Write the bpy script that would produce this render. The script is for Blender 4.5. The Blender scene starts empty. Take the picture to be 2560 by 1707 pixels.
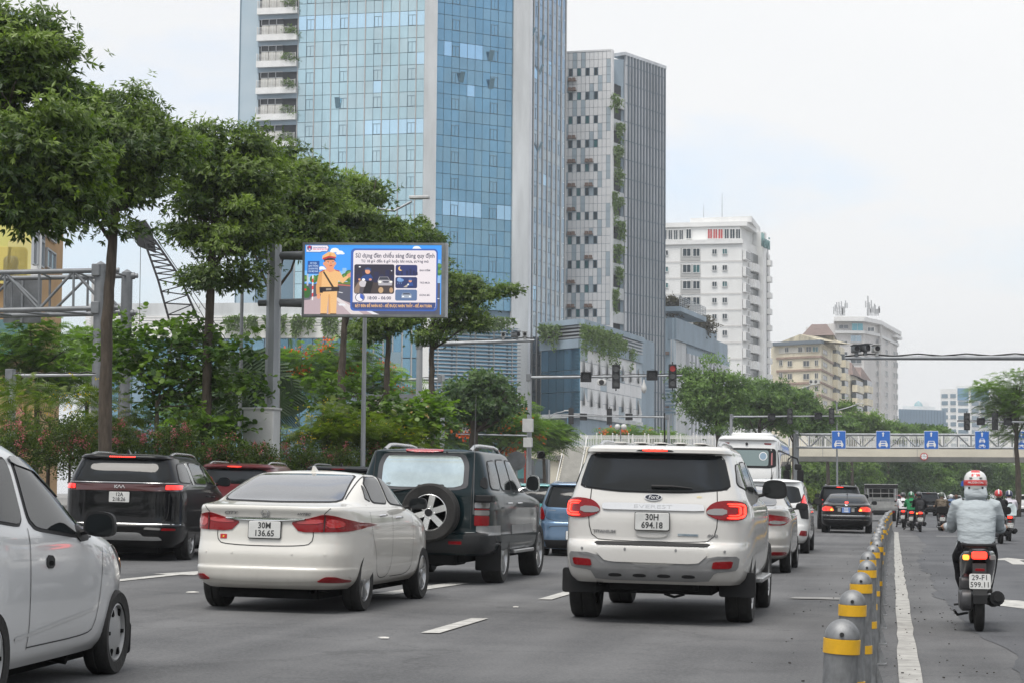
import bpy, bmesh, math, random
import numpy as np
from math import radians, sin, cos, pi, atan2, sqrt
from mathutils import Vector, Matrix
from mathutils.bvhtree import BVHTree

# ------------------------------------------------------------------ camera, sky, sun, exposure
SC = bpy.context.scene
COL = SC.collection
W0, H0, FPX = 2560.0, 1707.0, 2560.0 * 70 / 36
CAM_H, YAW, PITCH, ROLL = 1.27, radians(10.7), radians(4.42), radians(-0.45)
cam_data = bpy.data.cameras.new('camera'); cam = bpy.data.objects.new('camera', cam_data); COL.objects.link(cam)
cam_data.sensor_width = 36; cam_data.lens = 70; cam_data.clip_start = 0.1; cam_data.clip_end = 6000
cam.location = (0, 0, CAM_H)
RM = Matrix.Rotation(YAW, 3, 'Z') @ Matrix.Rotation(pi / 2 + PITCH, 3, 'X') @ Matrix.Rotation(-ROLL, 3, 'Z')
cam.rotation_euler = RM.to_euler()
SC.camera = cam

SUN_EL, SUN_AZ = radians(64), radians(190)      # azimuth clockwise from +Y (north): behind and to the left
world = bpy.data.worlds.new('World'); SC.world = world; world.use_nodes = True
nt = world.node_tree; nt.nodes.clear()
def wn(t, **k):
 n = nt.nodes.new(t)
 for a, b in k.items(): setattr(n, a, b)
 return n
sky = wn('ShaderNodeTexSky', sky_type='NISHITA', sun_disc=False)
sky.sun_elevation = SUN_EL; sky.sun_rotation = SUN_AZ; sky.air_density = 1.2; sky.dust_density = 2.5
skyb = wn('ShaderNodeMix', data_type='RGBA', blend_type='MULTIPLY'); skyb.inputs[0].default_value = 1
nt.links.new(sky.outputs[0], skyb.inputs['A']); skyb.inputs['B'].default_value = (1.75, 2.1, 2.5, 1)
tc = wn('ShaderNodeTexCoord')
mp = wn('ShaderNodeMapping'); mp.inputs['Scale'].default_value = (1.0, 1.0, 2.6); mp.inputs['Location'].default_value = (3.1, 1.7, 0.4)
nt.links.new(tc.outputs['Generated'], mp.inputs[0])
nz = wn('ShaderNodeTexNoise'); nz.inputs['Scale'].default_value = 2.3; nz.inputs['Detail'].default_value = 7; nz.inputs['Roughness'].default_value = .55
nt.links.new(mp.outputs[0], nz.inputs[0])
cr = wn('ShaderNodeValToRGB')       # cloud cover mask: thin gaps where the blue shows faintly
cr.color_ramp.elements[0].position = .37; cr.color_ramp.elements[0].color = (.55, .55, .55, 1)
cr.color_ramp.elements[1].position = .5; cr.color_ramp.elements[1].color = (.985, .985, .985, 1)
nt.links.new(nz.outputs[0], cr.inputs[0])
cc = wn('ShaderNodeValToRGB')       # brightness of the cloud layer itself
cc.color_ramp.elements[0].position = .3; cc.color_ramp.elements[0].color = (8.7, 8.85, 9.05, 1)
cc.color_ramp.elements[1].position = .65; cc.color_ramp.elements[1].color = (9.7, 9.7, 9.65, 1)
nz2 = wn('ShaderNodeTexNoise'); nz2.inputs['Scale'].default_value = 1.1; nz2.inputs['Detail'].default_value = 5
nt.links.new(mp.outputs[0], nz2.inputs[0]); nt.links.new(nz2.outputs[0], cc.inputs[0])
mx = wn('ShaderNodeMix', data_type='RGBA')
nt.links.new(cr.outputs[0], mx.inputs[0]); nt.links.new(skyb.outputs['Result'], mx.inputs['A']); nt.links.new(cc.outputs[0], mx.inputs['B'])
bg = wn('ShaderNodeBackground'); bg.inputs['Strength'].default_value = 0.097
nt.links.new(mx.outputs['Result'], bg.inputs[0])
out = wn('ShaderNodeOutputWorld'); nt.links.new(bg.outputs[0], out.inputs[0])

sun_d = bpy.data.lights.new('sun', 'SUN'); sun = bpy.data.objects.new('sun', sun_d); COL.objects.link(sun)
sun_d.energy = 2.5; sun_d.angle = radians(28); sun_d.color = (1, .955, .89)
sd = Vector((sin(SUN_AZ) * cos(SUN_EL), cos(SUN_AZ) * cos(SUN_EL), sin(SUN_EL)))
sun.rotation_euler = sd.to_track_quat('Z', 'Y').to_euler(); sun.location = sd * 60

SC.view_settings.view_transform = 'Standard'; SC.view_settings.look = 'None'
SC.view_settings.exposure = 0.14; SC.view_settings.gamma = 1; SC.view_settings.use_curve_mapping = False
SC.render.engine = 'CYCLES'
SC.cycles.max_bounces = 6; SC.cycles.diffuse_bounces = 3; SC.cycles.glossy_bounces = 3
SC.cycles.transmission_bounces = 4; SC.cycles.transparent_max_bounces = 6; SC.cycles.volume_bounces = 0
SC.cycles.caustics_reflective = False; SC.cycles.caustics_refractive = False
SC.cycles.sample_clamp_indirect = 4; SC.cycles.use_denoising = True

# ------------------------------------------------------------------ picture -> place
CAMLOC = Vector((0, 0, CAM_H))
FWD = Vector((-sin(YAW), cos(YAW), 0)); RGT = Vector((cos(YAW), sin(YAW), 0))
def gz(x):                      # the carriageway rises gently towards the left kerb
 return 0.015 * min(max(-x - 1.0, 0.0), 15.0)
def ray(px, py):
 v = Vector(((px - W0 / 2) / FPX, -(py - H0 / 2) / FPX, -1.0))
 return (RM @ v)
def at(px, py, d):              # point seen at a pixel, d metres ahead (along the level view axis)
 r = ray(px, py); return CAMLOC + r * (d / r.dot(FWD))
def gpt(px, py, dz=0.0):        # pixel -> ground
 r = ray(px, py); z = 0.0; p = None
 for _ in range(12):
  t = (z + dz - CAM_H) / r.z; p = CAMLOC + r * t; z = gz(p.x)
 return p
def gx(px, d):                  # ground point under a picture column at depth d
 p = at(px, 1238, d); return Vector((p.x, p.y, gz(p.x)))
def zat(px, py, d): return at(px, py, d).z

# ------------------------------------------------------------------ materials
MATS = {}
def mat(name, col, rough=.5, metal=0.0, var=0.0, vscale=4.0, bump=0.0, bscale=60.0, coat=0.0, emis=None, estr=1.0, spec=.5,
  col2=None, detail=4, world=False, trans=0.0, stretch=None, bdist=.02, croughn=.05, alpha=1.0):
 if name in MATS: return MATS[name]
 m = bpy.data.materials.new(name); m.use_nodes = True; n = m.node_tree.nodes; l = m.node_tree.links
 b = n['Principled BSDF']
 b.inputs['Base Color'].default_value = (*col, 1); b.inputs['Roughness'].default_value = rough; b.inputs['Metallic'].default_value = metal
 b.inputs['Specular IOR Level'].default_value = spec
 b.inputs['Coat Weight'].default_value = coat; b.inputs['Coat Roughness'].default_value = croughn
 if trans: b.inputs['Transmission Weight'].default_value = trans
 if alpha < 1: b.inputs['Alpha'].default_value = alpha
 if emis: b.inputs['Emission Color'].default_value = (*emis, 1); b.inputs['Emission Strength'].default_value = estr
 if var or bump:
  if world:
   g = n.new('ShaderNodeNewGeometry'); src = g.outputs['Position']
  else:
   g = n.new('ShaderNodeTexCoord'); src = g.outputs['Object']
  if stretch:
   mpn = n.new('ShaderNodeMapping'); mpn.inputs['Scale'].default_value = stretch; l.new(src, mpn.inputs[0]); src = mpn.outputs[0]
 if var:
  t = n.new('ShaderNodeTexNoise'); t.inputs['Scale'].default_value = vscale; t.inputs['Detail'].default_value = detail; t.inputs['Roughness'].default_value = .62
  l.new(src, t.inputs[0])
  r = n.new('ShaderNodeValToRGB'); r.color_ramp.elements[0].position = .3; r.color_ramp.elements[1].position = .72
  c2 = col2 or tuple(c * (1 - var) for c in col)
  c1 = col if col2 else tuple(min(1, c * (1 + var * .5)) for c in col)
  r.color_ramp.elements[0].color = (*c2, 1); r.color_ramp.elements[1].color = (*c1, 1)
  l.new(t.outputs[0], r.inputs[0]); l.new(r.outputs[0], b.inputs['Base Color'])
 if bump:
  t2 = n.new('ShaderNodeTexNoise'); t2.inputs['Scale'].default_value = bscale; t2.inputs['Detail'].default_value = 3; l.new(src, t2.inputs[0])
  bp = n.new('ShaderNodeBump'); bp.inputs['Strength'].default_value = bump; bp.inputs['Distance'].default_value = bdist
  l.new(t2.outputs[0], bp.inputs['Height']); l.new(bp.outputs[0], b.inputs['Normal'])
 MATS[name] = m; return m

# ------------------------------------------------------------------ objects
def tag(o, label=None, cat=None, group=None, kind=None):
 if label: o['label'] = label
 if cat: o['category'] = cat
 if group: o['group'] = group
 if kind: o['kind'] = kind
 return o
def thing(name, label, cat, loc=(0, 0, 0), rotz=0.0, group=None):
 o = bpy.data.objects.new(name, None); COL.objects.link(o); o.empty_display_size = .2
 o.location = loc; o.rotation_euler = (0, 0, rotz)
 return tag(o, label, cat, group)
def link(name, me, parent=None, m=None):
 o = bpy.data.objects.new(name, me); COL.objects.link(o)
 if parent: o.parent = parent
 if m is not None and len(me.materials) == 0: me.materials.append(m)
 return o
def copy_tree(o, parent=None, loc=None, rotz=None, label=None, group=None):
 c = o.copy(); COL.objects.link(c)
 if parent: c.parent = parent
 for ch in o.children: copy_tree(ch, c)
 if loc is not None: c.location = loc
 if rotz is not None: c.rotation_euler = (0, 0, rotz)
 if label: c['label'] = label
 if group: c['group'] = group
 return c

def frame(a, b):
 d = (b - a); L = d.length; d = d / L if L else Vector((0, 0, 1))
 up = Vector((0, 0, 1)) if abs(d.z) < .95 else Vector((1, 0, 0))
 s = d.cross(up).normalized(); u = s.cross(d)
 return d, s, u

class MB:
 """collects shapes for ONE mesh"""
 def __init__(s): s.v = []; s.f = []; s.mi = []; s.cur = 0
 def add(s, vs, fs):
  o = len(s.v); s.v.extend([tuple(v) for v in vs])
  for f in fs: s.f.append([i + o for i in f]); s.mi.append(s.cur)
  return s
 def box(s, c, d, rz=0.0, M=None):
  x, y, z = (k / 2 for k in d); vs = []
  for sx, sy, sz in ((-1,-1,-1),(1,-1,-1),(1,1,-1),(-1,1,-1),(-1,-1,1),(1,-1,1),(1,1,1),(-1,1,1)):
   v = Vector((sx * x, sy * y, sz * z))
   if M is not None: v = M @ v
   elif rz: v = Matrix.Rotation(rz, 3, 'Z') @ v
   vs.append(v + Vector(c))
  return s.add(vs, [(3,2,1,0),(4,5,6,7),(0,1,5,4),(1,2,6,5),(2,3,7,6),(3,0,4,7)])
 def bb(s, x0, x1, y0, y1, z0, z1): return s.box(((x0+x1)/2,(y0+y1)/2,(z0+z1)/2),(abs(x1-x0),abs(y1-y0),abs(z1-z0)))
 def rbox(s, c, d, r, rz=0.0, ax='z', n=3):      # box with rounded edges round one axis
  q = {'z': (0,1,2), 'y': (0,2,1), 'x': (1,2,0)}[ax]
  a, b, h = d[q[0]]/2, d[q[1]]/2, d[q[2]]/2; r = min(r, a*.99, b*.99); pts = []
  for (sx, sy, a0) in ((1,1,0),(-1,1,90),(-1,-1,180),(1,-1,270)):
   for k in range(n+1):
    t = radians(a0 + 90*k/n); pts.append((sx*(a-r)+r*cos(t), sy*(b-r)+r*sin(t)))
  R = Matrix.Rotation(rz, 3, 'Z'); vs = []
  ch = min(r*.35, h*.5)
  rings = ((-h, (a-ch)/a), (-h+ch, 1), (h-ch, 1), (h, (a-ch)/a))
  for z, k in rings:
   for p in pts:
    w = [0,0,0]; w[q[0]] = p[0]*k; w[q[1]] = p[1]*(1-(1-k)*a/b); w[q[2]] = z
    vs.append(R @ Vector(w) + Vector(c))
  m = len(pts); fs = []
  for i in range(3):
   for j in range(m): fs.append((i*m+j, i*m+(j+1)%m, (i+1)*m+(j+1)%m, (i+1)*m+j))
  fs.append(tuple(range(m-1,-1,-1))); fs.append(tuple(range(3*m,4*m)))
  return s.add(vs, fs)
 def cyl(s, a, b, r0, r1=None, n=12, cap=True):
  a = Vector(a); b = Vector(b); r1 = r0 if r1 is None else r1
  d, u, w = frame(a, b); vs = []
  for p, r in ((a, r0), (b, r1)):
   for k in range(n):
    t = 2*pi*k/n; vs.append(p + (u*cos(t) + w*sin(t))*r)
  fs = [(k, (k+1)%n, n+(k+1)%n, n+k) for k in range(n)]
  if cap: fs += [tuple(range(n-1,-1,-1)), tuple(range(n,2*n))]
  return s.add(vs, fs)
 def tube(s, pts, r, n=8, cap=True):
  pts = [Vector(p) for p in pts]; rs = r if hasattr(r, '__len__') else [r]*len(pts); vs = []; m = len(pts); pu = None
  for i, p in enumerate(pts):
   d = (pts[min(i+1,m-1)] - pts[max(i-1,0)]).normalized()
   if pu is None:
    up = Vector((0,0,1)) if abs(d.z) < .9 else Vector((1,0,0)); u = d.cross(up).normalized()
   else: u = (pu - d*pu.dot(d)).normalized()
   pu = u; w = u.cross(d)
   for k in range(n):
    t = 2*pi*k/n; vs.append(p + (u*cos(t) + w*sin(t))*rs[i])
  fs = []
  for i in range(m-1):
   for k in range(n): fs.append((i*n+k, (i+1)*n+k, (i+1)*n+(k+1)%n, i*n+(k+1)%n))
  if cap: fs += [tuple(range(n)), tuple(range(m*n-1, (m-1)*n-1, -1))]
  return s.add(vs, fs)
 def lathe(s, prof, n=24, M=None, close=False, cap=True):     # prof (r,z) about z
  vs = []
  for r, z in prof:
   for k in range(n):
    t = 2*pi*k/n; v = Vector((r*cos(t), r*sin(t), z)); vs.append(M @ v if M is not None else v)
  m = len(prof); fs = []
  for i in range(m if close else m-1):
   for k in range(n): fs.append((i*n+k, i*n+(k+1)%n, ((i+1)%m)*n+(k+1)%n, ((i+1)%m)*n+k))
  if not close and cap:
   if prof[0][0] > 1e-4: fs.append(tuple(range(n-1,-1,-1)))
   if prof[-1][0] > 1e-4: fs.append(tuple(range((m-1)*n, m*n)))
  return s.add(vs, fs)
 def prism(s, poly, h0, h1, M=None):               # poly (x,y) extruded along z, M places it
  n = len(poly); vs = [Vector((p[0], p[1], h0)) for p in poly] + [Vector((p[0], p[1], h1)) for p in poly]
  if M is not None: vs = [M @ v for v in vs]
  fs = [tuple(range(n-1,-1,-1)), tuple(range(n,2*n))] + [(k,(k+1)%n,n+(k+1)%n,n+k) for k in range(n)]
  return s.add(vs, fs)
 def mesh(s, name, mats=None, smooth=None):
  me = bpy.data.meshes.new(name); me.from_pydata(s.v, [], s.f)
  if mats is not None:
   for m in (mats if isinstance(mats, (list, tuple)) else [mats]): me.materials.append(m)
   if any(s.mi): me.polygons.foreach_set('material_index', s.mi)
  if smooth is not None: me.shade_smooth(); me.set_sharp_from_angle(angle=radians(smooth)) if smooth < 180 else None
  me.update(); return me
 def build(s, name, m, parent=None, smooth=None, loc=None):
  o = link(name, s.mesh(name, m, smooth), parent)
  if loc is not None: o.location = loc
  return o

def npmesh(name, v, f, m, smooth=False, attr=None, attr2=None):
 """numpy verts (n,3) and same-size faces (k,c) -> mesh, optional per-vertex float attribute"""
 me = bpy.data.meshes.new(name); k, c = f.shape
 me.vertices.add(len(v)); me.vertices.foreach_set('co', np.ascontiguousarray(v, dtype=np.float32).ravel())
 me.loops.add(k*c); me.loops.foreach_set('vertex_index', np.ascontiguousarray(f, dtype=np.int32).ravel())
 me.polygons.add(k); me.polygons.foreach_set('loop_start', np.arange(0, k*c, c, dtype=np.int32)); me.polygons.foreach_set('loop_total', np.full(k, c, dtype=np.int32))
 for nm, arr in (('tint', attr), ('tint2', attr2)):
  if arr is not None:
   a = me.attributes.new(nm, 'FLOAT', 'POINT'); a.data.foreach_set('value', np.ascontiguousarray(arr, dtype=np.float32))
 me.update(calc_edges=True); me.validate()
 if m is not None:
  for mm in (m if isinstance(m, (list, tuple)) else [m]): me.materials.append(mm)
 if smooth: me.shade_smooth()
 return me

TEXT_CACHE = {}
def text_mesh(body, size, depth=.004, align='CENTER', res=2, sx=1.0, shear=0.0, bold=0.0):
 key = (body, size, depth, align, res, sx, shear, bold)
 if key in TEXT_CACHE: return TEXT_CACHE[key]
 c = bpy.data.curves.new('t', 'FONT'); c.body = body; c.size = size; c.extrude = depth; c.align_x = align; c.align_y = 'CENTER'
 c.resolution_u = res; c.shear = shear; c.offset = bold
 o = bpy.data.objects.new('t', c); COL.objects.link(o)
 dg = bpy.context.evaluated_depsgraph_get(); me = bpy.data.meshes.new_from_object(o.evaluated_get(dg))
 bpy.data.objects.remove(o); bpy.data.curves.remove(c)
 if sx != 1.0: me.transform(Matrix.Diagonal((sx, 1, 1, 1)))
 me.materials.clear(); TEXT_CACHE[key] = me; return me
def text(name, body, size, M, m, parent=None, **k):
 """text in its own xy-plane, placed by 4x4 M"""
 me = text_mesh(body, size, **k).copy(); me.transform(M); me.materials.append(m)
 return link(name, me, parent)
def place(o, d, up=(0, 0, 1)):      # matrix: text plane whose normal is d
 z = Vector(d).normalized(); u = Vector(up); x = u.cross(z).normalized(); y = z.cross(x)
 return Matrix(((x.x, y.x, z.x, o[0]), (x.y, y.y, z.y, o[1]), (x.z, y.z, z.z, o[2]), (0, 0, 0, 1)))
# ------------------------------------------------------------------ ground, road, markings, kerb
def asphalt(name, c0, c1, seed):
 m = bpy.data.materials.new(name); m.use_nodes = True; n = m.node_tree.nodes; l = m.node_tree.links; b = n['Principled BSDF']
 g = n.new('ShaderNodeNewGeometry'); mp_ = n.new('ShaderNodeMapping'); mp_.inputs['Location'].default_value = (seed, seed*2, 0); l.new(g.outputs['Position'], mp_.inputs[0])
 big = n.new('ShaderNodeTexNoise'); big.inputs['Scale'].default_value = .35; big.inputs['Detail'].default_value = 6; big.inputs['Roughness'].default_value = .6; l.new(mp_.outputs[0], big.inputs[0])
 st = n.new('ShaderNodeMapping'); st.inputs['Scale'].default_value = (1.6, .08, 1); l.new(mp_.outputs[0], st.inputs[0])
 tr = n.new('ShaderNodeTexNoise'); tr.inputs['Scale'].default_value = 1.0; tr.inputs['Detail'].default_value = 3; l.new(st.outputs[0], tr.inputs[0])   # wheel tracks
 fine = n.new('ShaderNodeTexNoise'); fine.inputs['Scale'].default_value = 38; fine.inputs['Detail'].default_value = 4; fine.inputs['Roughness'].default_value = .8; l.new(mp_.outputs[0], fine.inputs[0])
 vor = n.new('ShaderNodeTexVoronoi'); vor.inputs['Scale'].default_value = 48; l.new(mp_.outputs[0], vor.inputs[0])
 def math(op, a, b_):
  q = n.new('ShaderNodeMath'); q.operation = op
  for i, x in enumerate((a, b_)):
   if hasattr(x, 'default_value'): l.new(x, q.inputs[i])
   else: q.inputs[i].default_value = x
  return q.outputs[0]
 s1 = math('MULTIPLY', big.outputs[0], .5); s2 = math('MULTIPLY', tr.outputs[0], .32); s3 = math('MULTIPLY', fine.outputs[0], .62)
 s = math('ADD', math('ADD', s1, s2), s3)
 r = n.new('ShaderNodeValToRGB'); r.color_ramp.elements[0].position = .54; r.color_ramp.elements[1].position = .87
 r.color_ramp.elements[0].color = (*c0, 1); r.color_ramp.elements[1].color = (*c1, 1); l.new(s, r.inputs[0])
 vr = n.new('ShaderNodeValToRGB'); vr.color_ramp.elements[0].position = .0; vr.color_ramp.elements[0].color = (1.5, 1.48, 1.42, 1); vr.color_ramp.elements[1].position = .22; vr.color_ramp.elements[1].color = (1, 1, 1, 1)
 l.new(vor.outputs['Distance'], vr.inputs[0])
 mm = n.new('ShaderNodeMix'); mm.data_type = 'RGBA'; mm.blend_type = 'MULTIPLY'; mm.inputs[0].default_value = .85
 l.new(r.outputs[0], mm.inputs['A']); l.new(vr.outputs[0], mm.inputs['B'])
 dn = n.new('ShaderNodeTexNoise'); dn.inputs['Scale'].default_value = .9; dn.inputs['Detail'].default_value = 8; dn.inputs['Roughness'].default_value = .72; l.new(st.inputs[0].links[0].from_socket, dn.inputs[0])
 dr = n.new('ShaderNodeValToRGB'); dr.color_ramp.elements[0].position = .56; dr.color_ramp.elements[0].color = (1, 1, 1, 1); dr.color_ramp.elements[1].position = .78; dr.color_ramp.elements[1].color = (.58, .58, .59, 1)
 l.new(dn.outputs[0], dr.inputs[0])                       # oil and rubber stains
 m2 = n.new('ShaderNodeMix'); m2.data_type = 'RGBA'; m2.blend_type = 'MULTIPLY'; m2.inputs[0].default_value = .8
 l.new(mm.outputs['Result'], m2.inputs['A']); l.new(dr.outputs[0], m2.inputs['B']); l.new(m2.outputs['Result'], b.inputs['Base Color'])
 cv = n.new('ShaderNodeTexVoronoi'); cv.feature = 'DISTANCE_TO_EDGE'; cv.inputs['Scale'].default_value = .42; wp = n.new('ShaderNodeVectorMath'); wp.operation = 'MULTIPLY_ADD'; l.new(dn.outputs['Color'], wp.inputs[0]); wp.inputs[1].default_value = (1.6, 1.6, 0); l.new(mp_.outputs[0], wp.inputs[2]); l.new(wp.outputs[0], cv.inputs[0])
 ck = n.new('ShaderNodeValToRGB'); ck.color_ramp.elements[0].position = .0; ck.color_ramp.elements[0].color = (.45, .45, .45, 1); ck.color_ramp.elements[1].position = .012; ck.color_ramp.elements[1].color = (1, 1, 1, 1); l.new(cv.outputs['Distance'], ck.inputs[0])
 m3 = n.new('ShaderNodeMix'); m3.data_type = 'RGBA'; m3.blend_type = 'MULTIPLY'; l.new(big.outputs[0], m3.inputs[0]); l.new(m2.outputs['Result'], m3.inputs['A']); l.new(ck.outputs[0], m3.inputs['B']); l.new(m3.outputs['Result'], b.inputs['Base Color'])   # hairline cracks
 b.inputs['Roughness'].default_value = .82; b.inputs['Specular IOR Level'].default_value = .35
 bp = n.new('ShaderNodeBump'); bp.inputs['Strength'].default_value = .55; bp.inputs['Distance'].default_value = .012; l.new(fine.outputs[0], bp.inputs['Height']); l.new(bp.outputs[0], b.inputs['Normal'])
 return m
M_ASPH = asphalt('old_asphalt', (.052, .053, .056), (.160, .160, .161), 0)
M_ASPH2 = asphalt('new_asphalt', (.046, .048, .053), (.120, .123, .130), 40)
M_PAINT = mat('road_paint', (.50, .49, .46), .8, var=.45, vscale=7, bump=.3, bscale=120, world=True, detail=8)
M_SOIL = mat('soil', (.07, .055, .035), .95, var=.5, vscale=2, world=True)
M_PAVE = mat('paving', (.24, .23, .215), .85, var=.3, vscale=.6, world=True)
M_KERB = mat('kerb_stone', (.33, .32, .30), .85, var=.35, vscale=5, world=True)

b = MB(); xs = [-1500, -400, -60, -19.2, -16, -1, 60, 400, 1500]; ys = [-300, 0, 300, 1600]
for y in ys:
 for x in xs: b.v.append((x, y, gz(x) - .02 - (0 if x > -13 else .0)))
for j in range(len(ys)-1):
 for i in range(len(xs)-1):
  a = j*len(xs)+i; b.f.append([a, a+1, a+len(xs)+1, a+len(xs)]); b.mi.append(0)
tag(b.build('ground', M_PAVE), 'pale paved ground under the whole district', None, kind='structure')

road = MB(); xs = [-13.4, -10, -7, -4, -1, 3, 8, 14.5]; ys = [-20, 20, 60, 120, 200, 420, 800]
for y in ys:
 for x in xs: road.v.append((x, y, gz(x)))
for j in range(len(ys)-1):
 for i in range(len(xs)-1):
  a = j*len(xs)+i; road.f.append([a, a+1, a+len(xs)+1, a+len(xs)]); road.mi.append(0)
ROAD = tag(road.build('road', M_ASPH), 'worn grey asphalt carriageway with white lane markings', None, kind='structure')
# crossing street at the junction and the newer asphalt patch on the motorbike side
b = MB(); b.add([(-120, 92, gz(-120)+.004), (-16, 92, gz(-16)+.004), (-16, 118, gz(-16)+.004), (-120, 118, gz(-120)+.004)], [(0,1,2,3)])
tag(b.build('side_street', M_ASPH), 'asphalt side street joining from the left', None, kind='structure')
rnd = random.Random(5); b = MB(); L = []
y = 3.0; ed = .75
while y < 300:
 ed += rnd.uniform(-.055, .055); ed = min(max(ed, .5), .95); L.append((ed + .10*sin(y*.13), y)); y += .35 if y < 60 else 3
for i in range(len(L)-1):
 (x0, y0), (x1, y1) = L[i], L[i+1]
 b.add([(x0, y0, .004), (14.5, y0, .004), (14.5, y1, .004), (x1, y1, .004)], [(0,1,2,3)])
b.build('asphalt_patch', M_ASPH2, ROAD)
def strip(name, pts, w=None, m=M_PAINT, dz=.009):
 """painted polygon on the road (world xy)"""
 b = MB(); b.add([(p[0], p[1], gz(p[0]) + dz) for p in pts], [tuple(range(len(pts)))]); return b.build(name, m, ROAD)
def dash(x, y0, y1, w=.15, wob=0.0):
 n = max(1, int((y1-y0)/1.2)); b = MB()
 for i in range(n):
  a, c = y0+(y1-y0)*i/n, y0+(y1-y0)*(i+1)/n
  b.add([(x-w/2, a, gz(x)+.009), (x+w/2, a, gz(x)+.009), (x+w/2, c, gz(x)+.009), (x-w/2, c, gz(x)+.009)], [(0,1,2,3)])
 return b.build('lane_dash', M_PAINT, ROAD)
# edge line beside the bollards, slightly wavy and patched
b = MB(); y = 2.0; rnd = random.Random(3); px_ = None
while y < 78:
 st = .9; x = .13 + .07*(y/60)**1.5*1.6 + rnd.uniform(-.008, .008); w = .155 + rnd.uniform(-.012, .012)
 cur = (x-w/2, x+w/2)
 if px_: b.add([(px_[0], y-st+.012, .0095), (px_[1], y-st+.012, .0095), (cur[1], y, .0095), (cur[0], y, .0095)], [(0,1,2,3)])
 px_ = cur; y += st
b.build('edge_line', mat('worn_paint', (.40, .39, .365), .85, var=.4, vscale=5, bump=.3, bscale=120, world=True, detail=9), ROAD)
p0, p1 = gpt(1077, 1583), gpt(1199, 1546)
XL = (p0.x + p1.x)/2
for k in range(0, 14): dash(XL, p0.y + k*6.0, p0.y + k*6.0 + (p1.y-p0.y)*1.0, .17)
for k in range(3, 14): dash(XL-3.4, p0.y + 1.5 + k*6.0, p0.y + 1.5 + k*6.0 + 2.1, .16)
def arrow(x, y, L=3.6, w=.16, turn=0):
 """painted lane arrow pointing along the road"""
 z = lambda xx: gz(xx)+.0092
 P = [(-w/2, 0), (w/2, 0), (w/2, L*.62), (w*1.5, L*.62), (0, L), (-w*1.5, L*.62), (-w/2, L*.62)]
 b = MB(); b.add([(x+p[0], y+p[1], z(x+p[0])) for p in P], [tuple(range(7))])
 if turn:
  Q = [(w/2*turn, L*.25), (w*1.9*turn, L*.42), (w*1.9*turn, L*.34), (w*3.4*turn, L*.5), (w*1.9*turn, L*.62), (w*1.9*turn, L*.53), (w/2*turn, L*.36)]
  if turn < 0: Q = Q[::-1]
  b.add([(x+p[0], y+p[1], z(x+p[0])+.0004) for p in Q], [tuple(range(7))])
 return b.build('lane_arrow', M_PAINT, ROAD)
g = gpt(400, 1440); arrow(g.x, g.y-2.2, 4.4, .20, 0)
a_, c_ = gpt(955, 1486), gpt(1150, 1457); strip('lane_dash', [(a_.x-.13, a_.y), (a_.x+.13, a_.y), (c_.x+.13, c_.y), (c_.x-.13, c_.y)])
g = gpt(1840, 1452); strip('worn_mark', [(g.x-.5, g.y), (g.x+.45, g.y+.1), (g.x+.4, g.y+.9), (g.x-.3, g.y+.7)], m=mat('faded_paint', (.25, .245, .235), .85, var=.4, vscale=3, world=True))
g = gpt(2040, 1498); strip('worn_mark', [(g.x-.35, g.y), (g.x+.3, g.y-.05), (g.x+.42, g.y+.5), (g.x-.28, g.y+.45)], m=MATS['faded_paint'])
g = gpt(2528, 1405); arrow(g.x+.1, g.y-1.4, 4.5, .30, 0)
g = gpt(2535, 1515); strip('zebra_stripe', [(g.x-.25, g.y+.2), (g.x+.5, g.y-1.6), (g.x+.9, g.y-1.6), (g.x+.15, g.y+1.3), (g.x-.05, g.y+1.5)])
for px_a, px_b, py in ((2340, 2402, 1339.5), (2262, 2345, 1321.5), (2385, 2400, 1401)):
 a, c = gpt(px_a, py), gpt(px_b, py); strip('stop_line', [(a.x, a.y-.22), (c.x, c.y-.22), (c.x, c.y+.22), (a.x, a.y+.22)])
M_GRIT = mat('grit', (.05, .045, .04), .95); M_PAPER = mat('paper', (.6, .58, .54), .9)
rnd = random.Random(11); b = MB()      # grit and crumbs gathered along the bollards
for k in range(560):
 y = 4 + rnd.random()**1.6*50; x = -.15 + rnd.choice((-1, 1))*abs(rnd.gauss(0, .55)) + .2; s = rnd.uniform(.004, .013)
 b.box((x, y, gz(x)+s*.4+.008), (s*1.5, s, s*.8), rnd.random()*3)
tag(b.build('road_grit', M_GRIT), 'dark grit and crumbs scattered along the bollards', 'grit', kind='stuff')
for (px, py, s) in ((480, 1482, .055), (962, 1597, .04), (1290, 1519, .035)):
 g = gpt(px, py); b = MB(); a = rnd.random()*3
 P = [(cos(t)*s*(1.6 if i % 2 else 1), sin(t)*s*.7) for i, t in enumerate([a, a+1.1, a+2.3, a+3.5, a+4.9])]
 b.prism(P, 0, .006, Matrix.Translation((g.x, g.y, g.z+.012)) @ Matrix.Rotation(.12, 4, 'X'))
 o = b.build('paper_scrap', M_PAPER); tag(o, {480: 'pale scrap of paper on the asphalt left of the white sedan', 962: 'small pale scrap lying in front on the asphalt near the lane dash', 1290: 'tiny pale scrap between the sedan and the white off-roader'}[px], 'litter')
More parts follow.
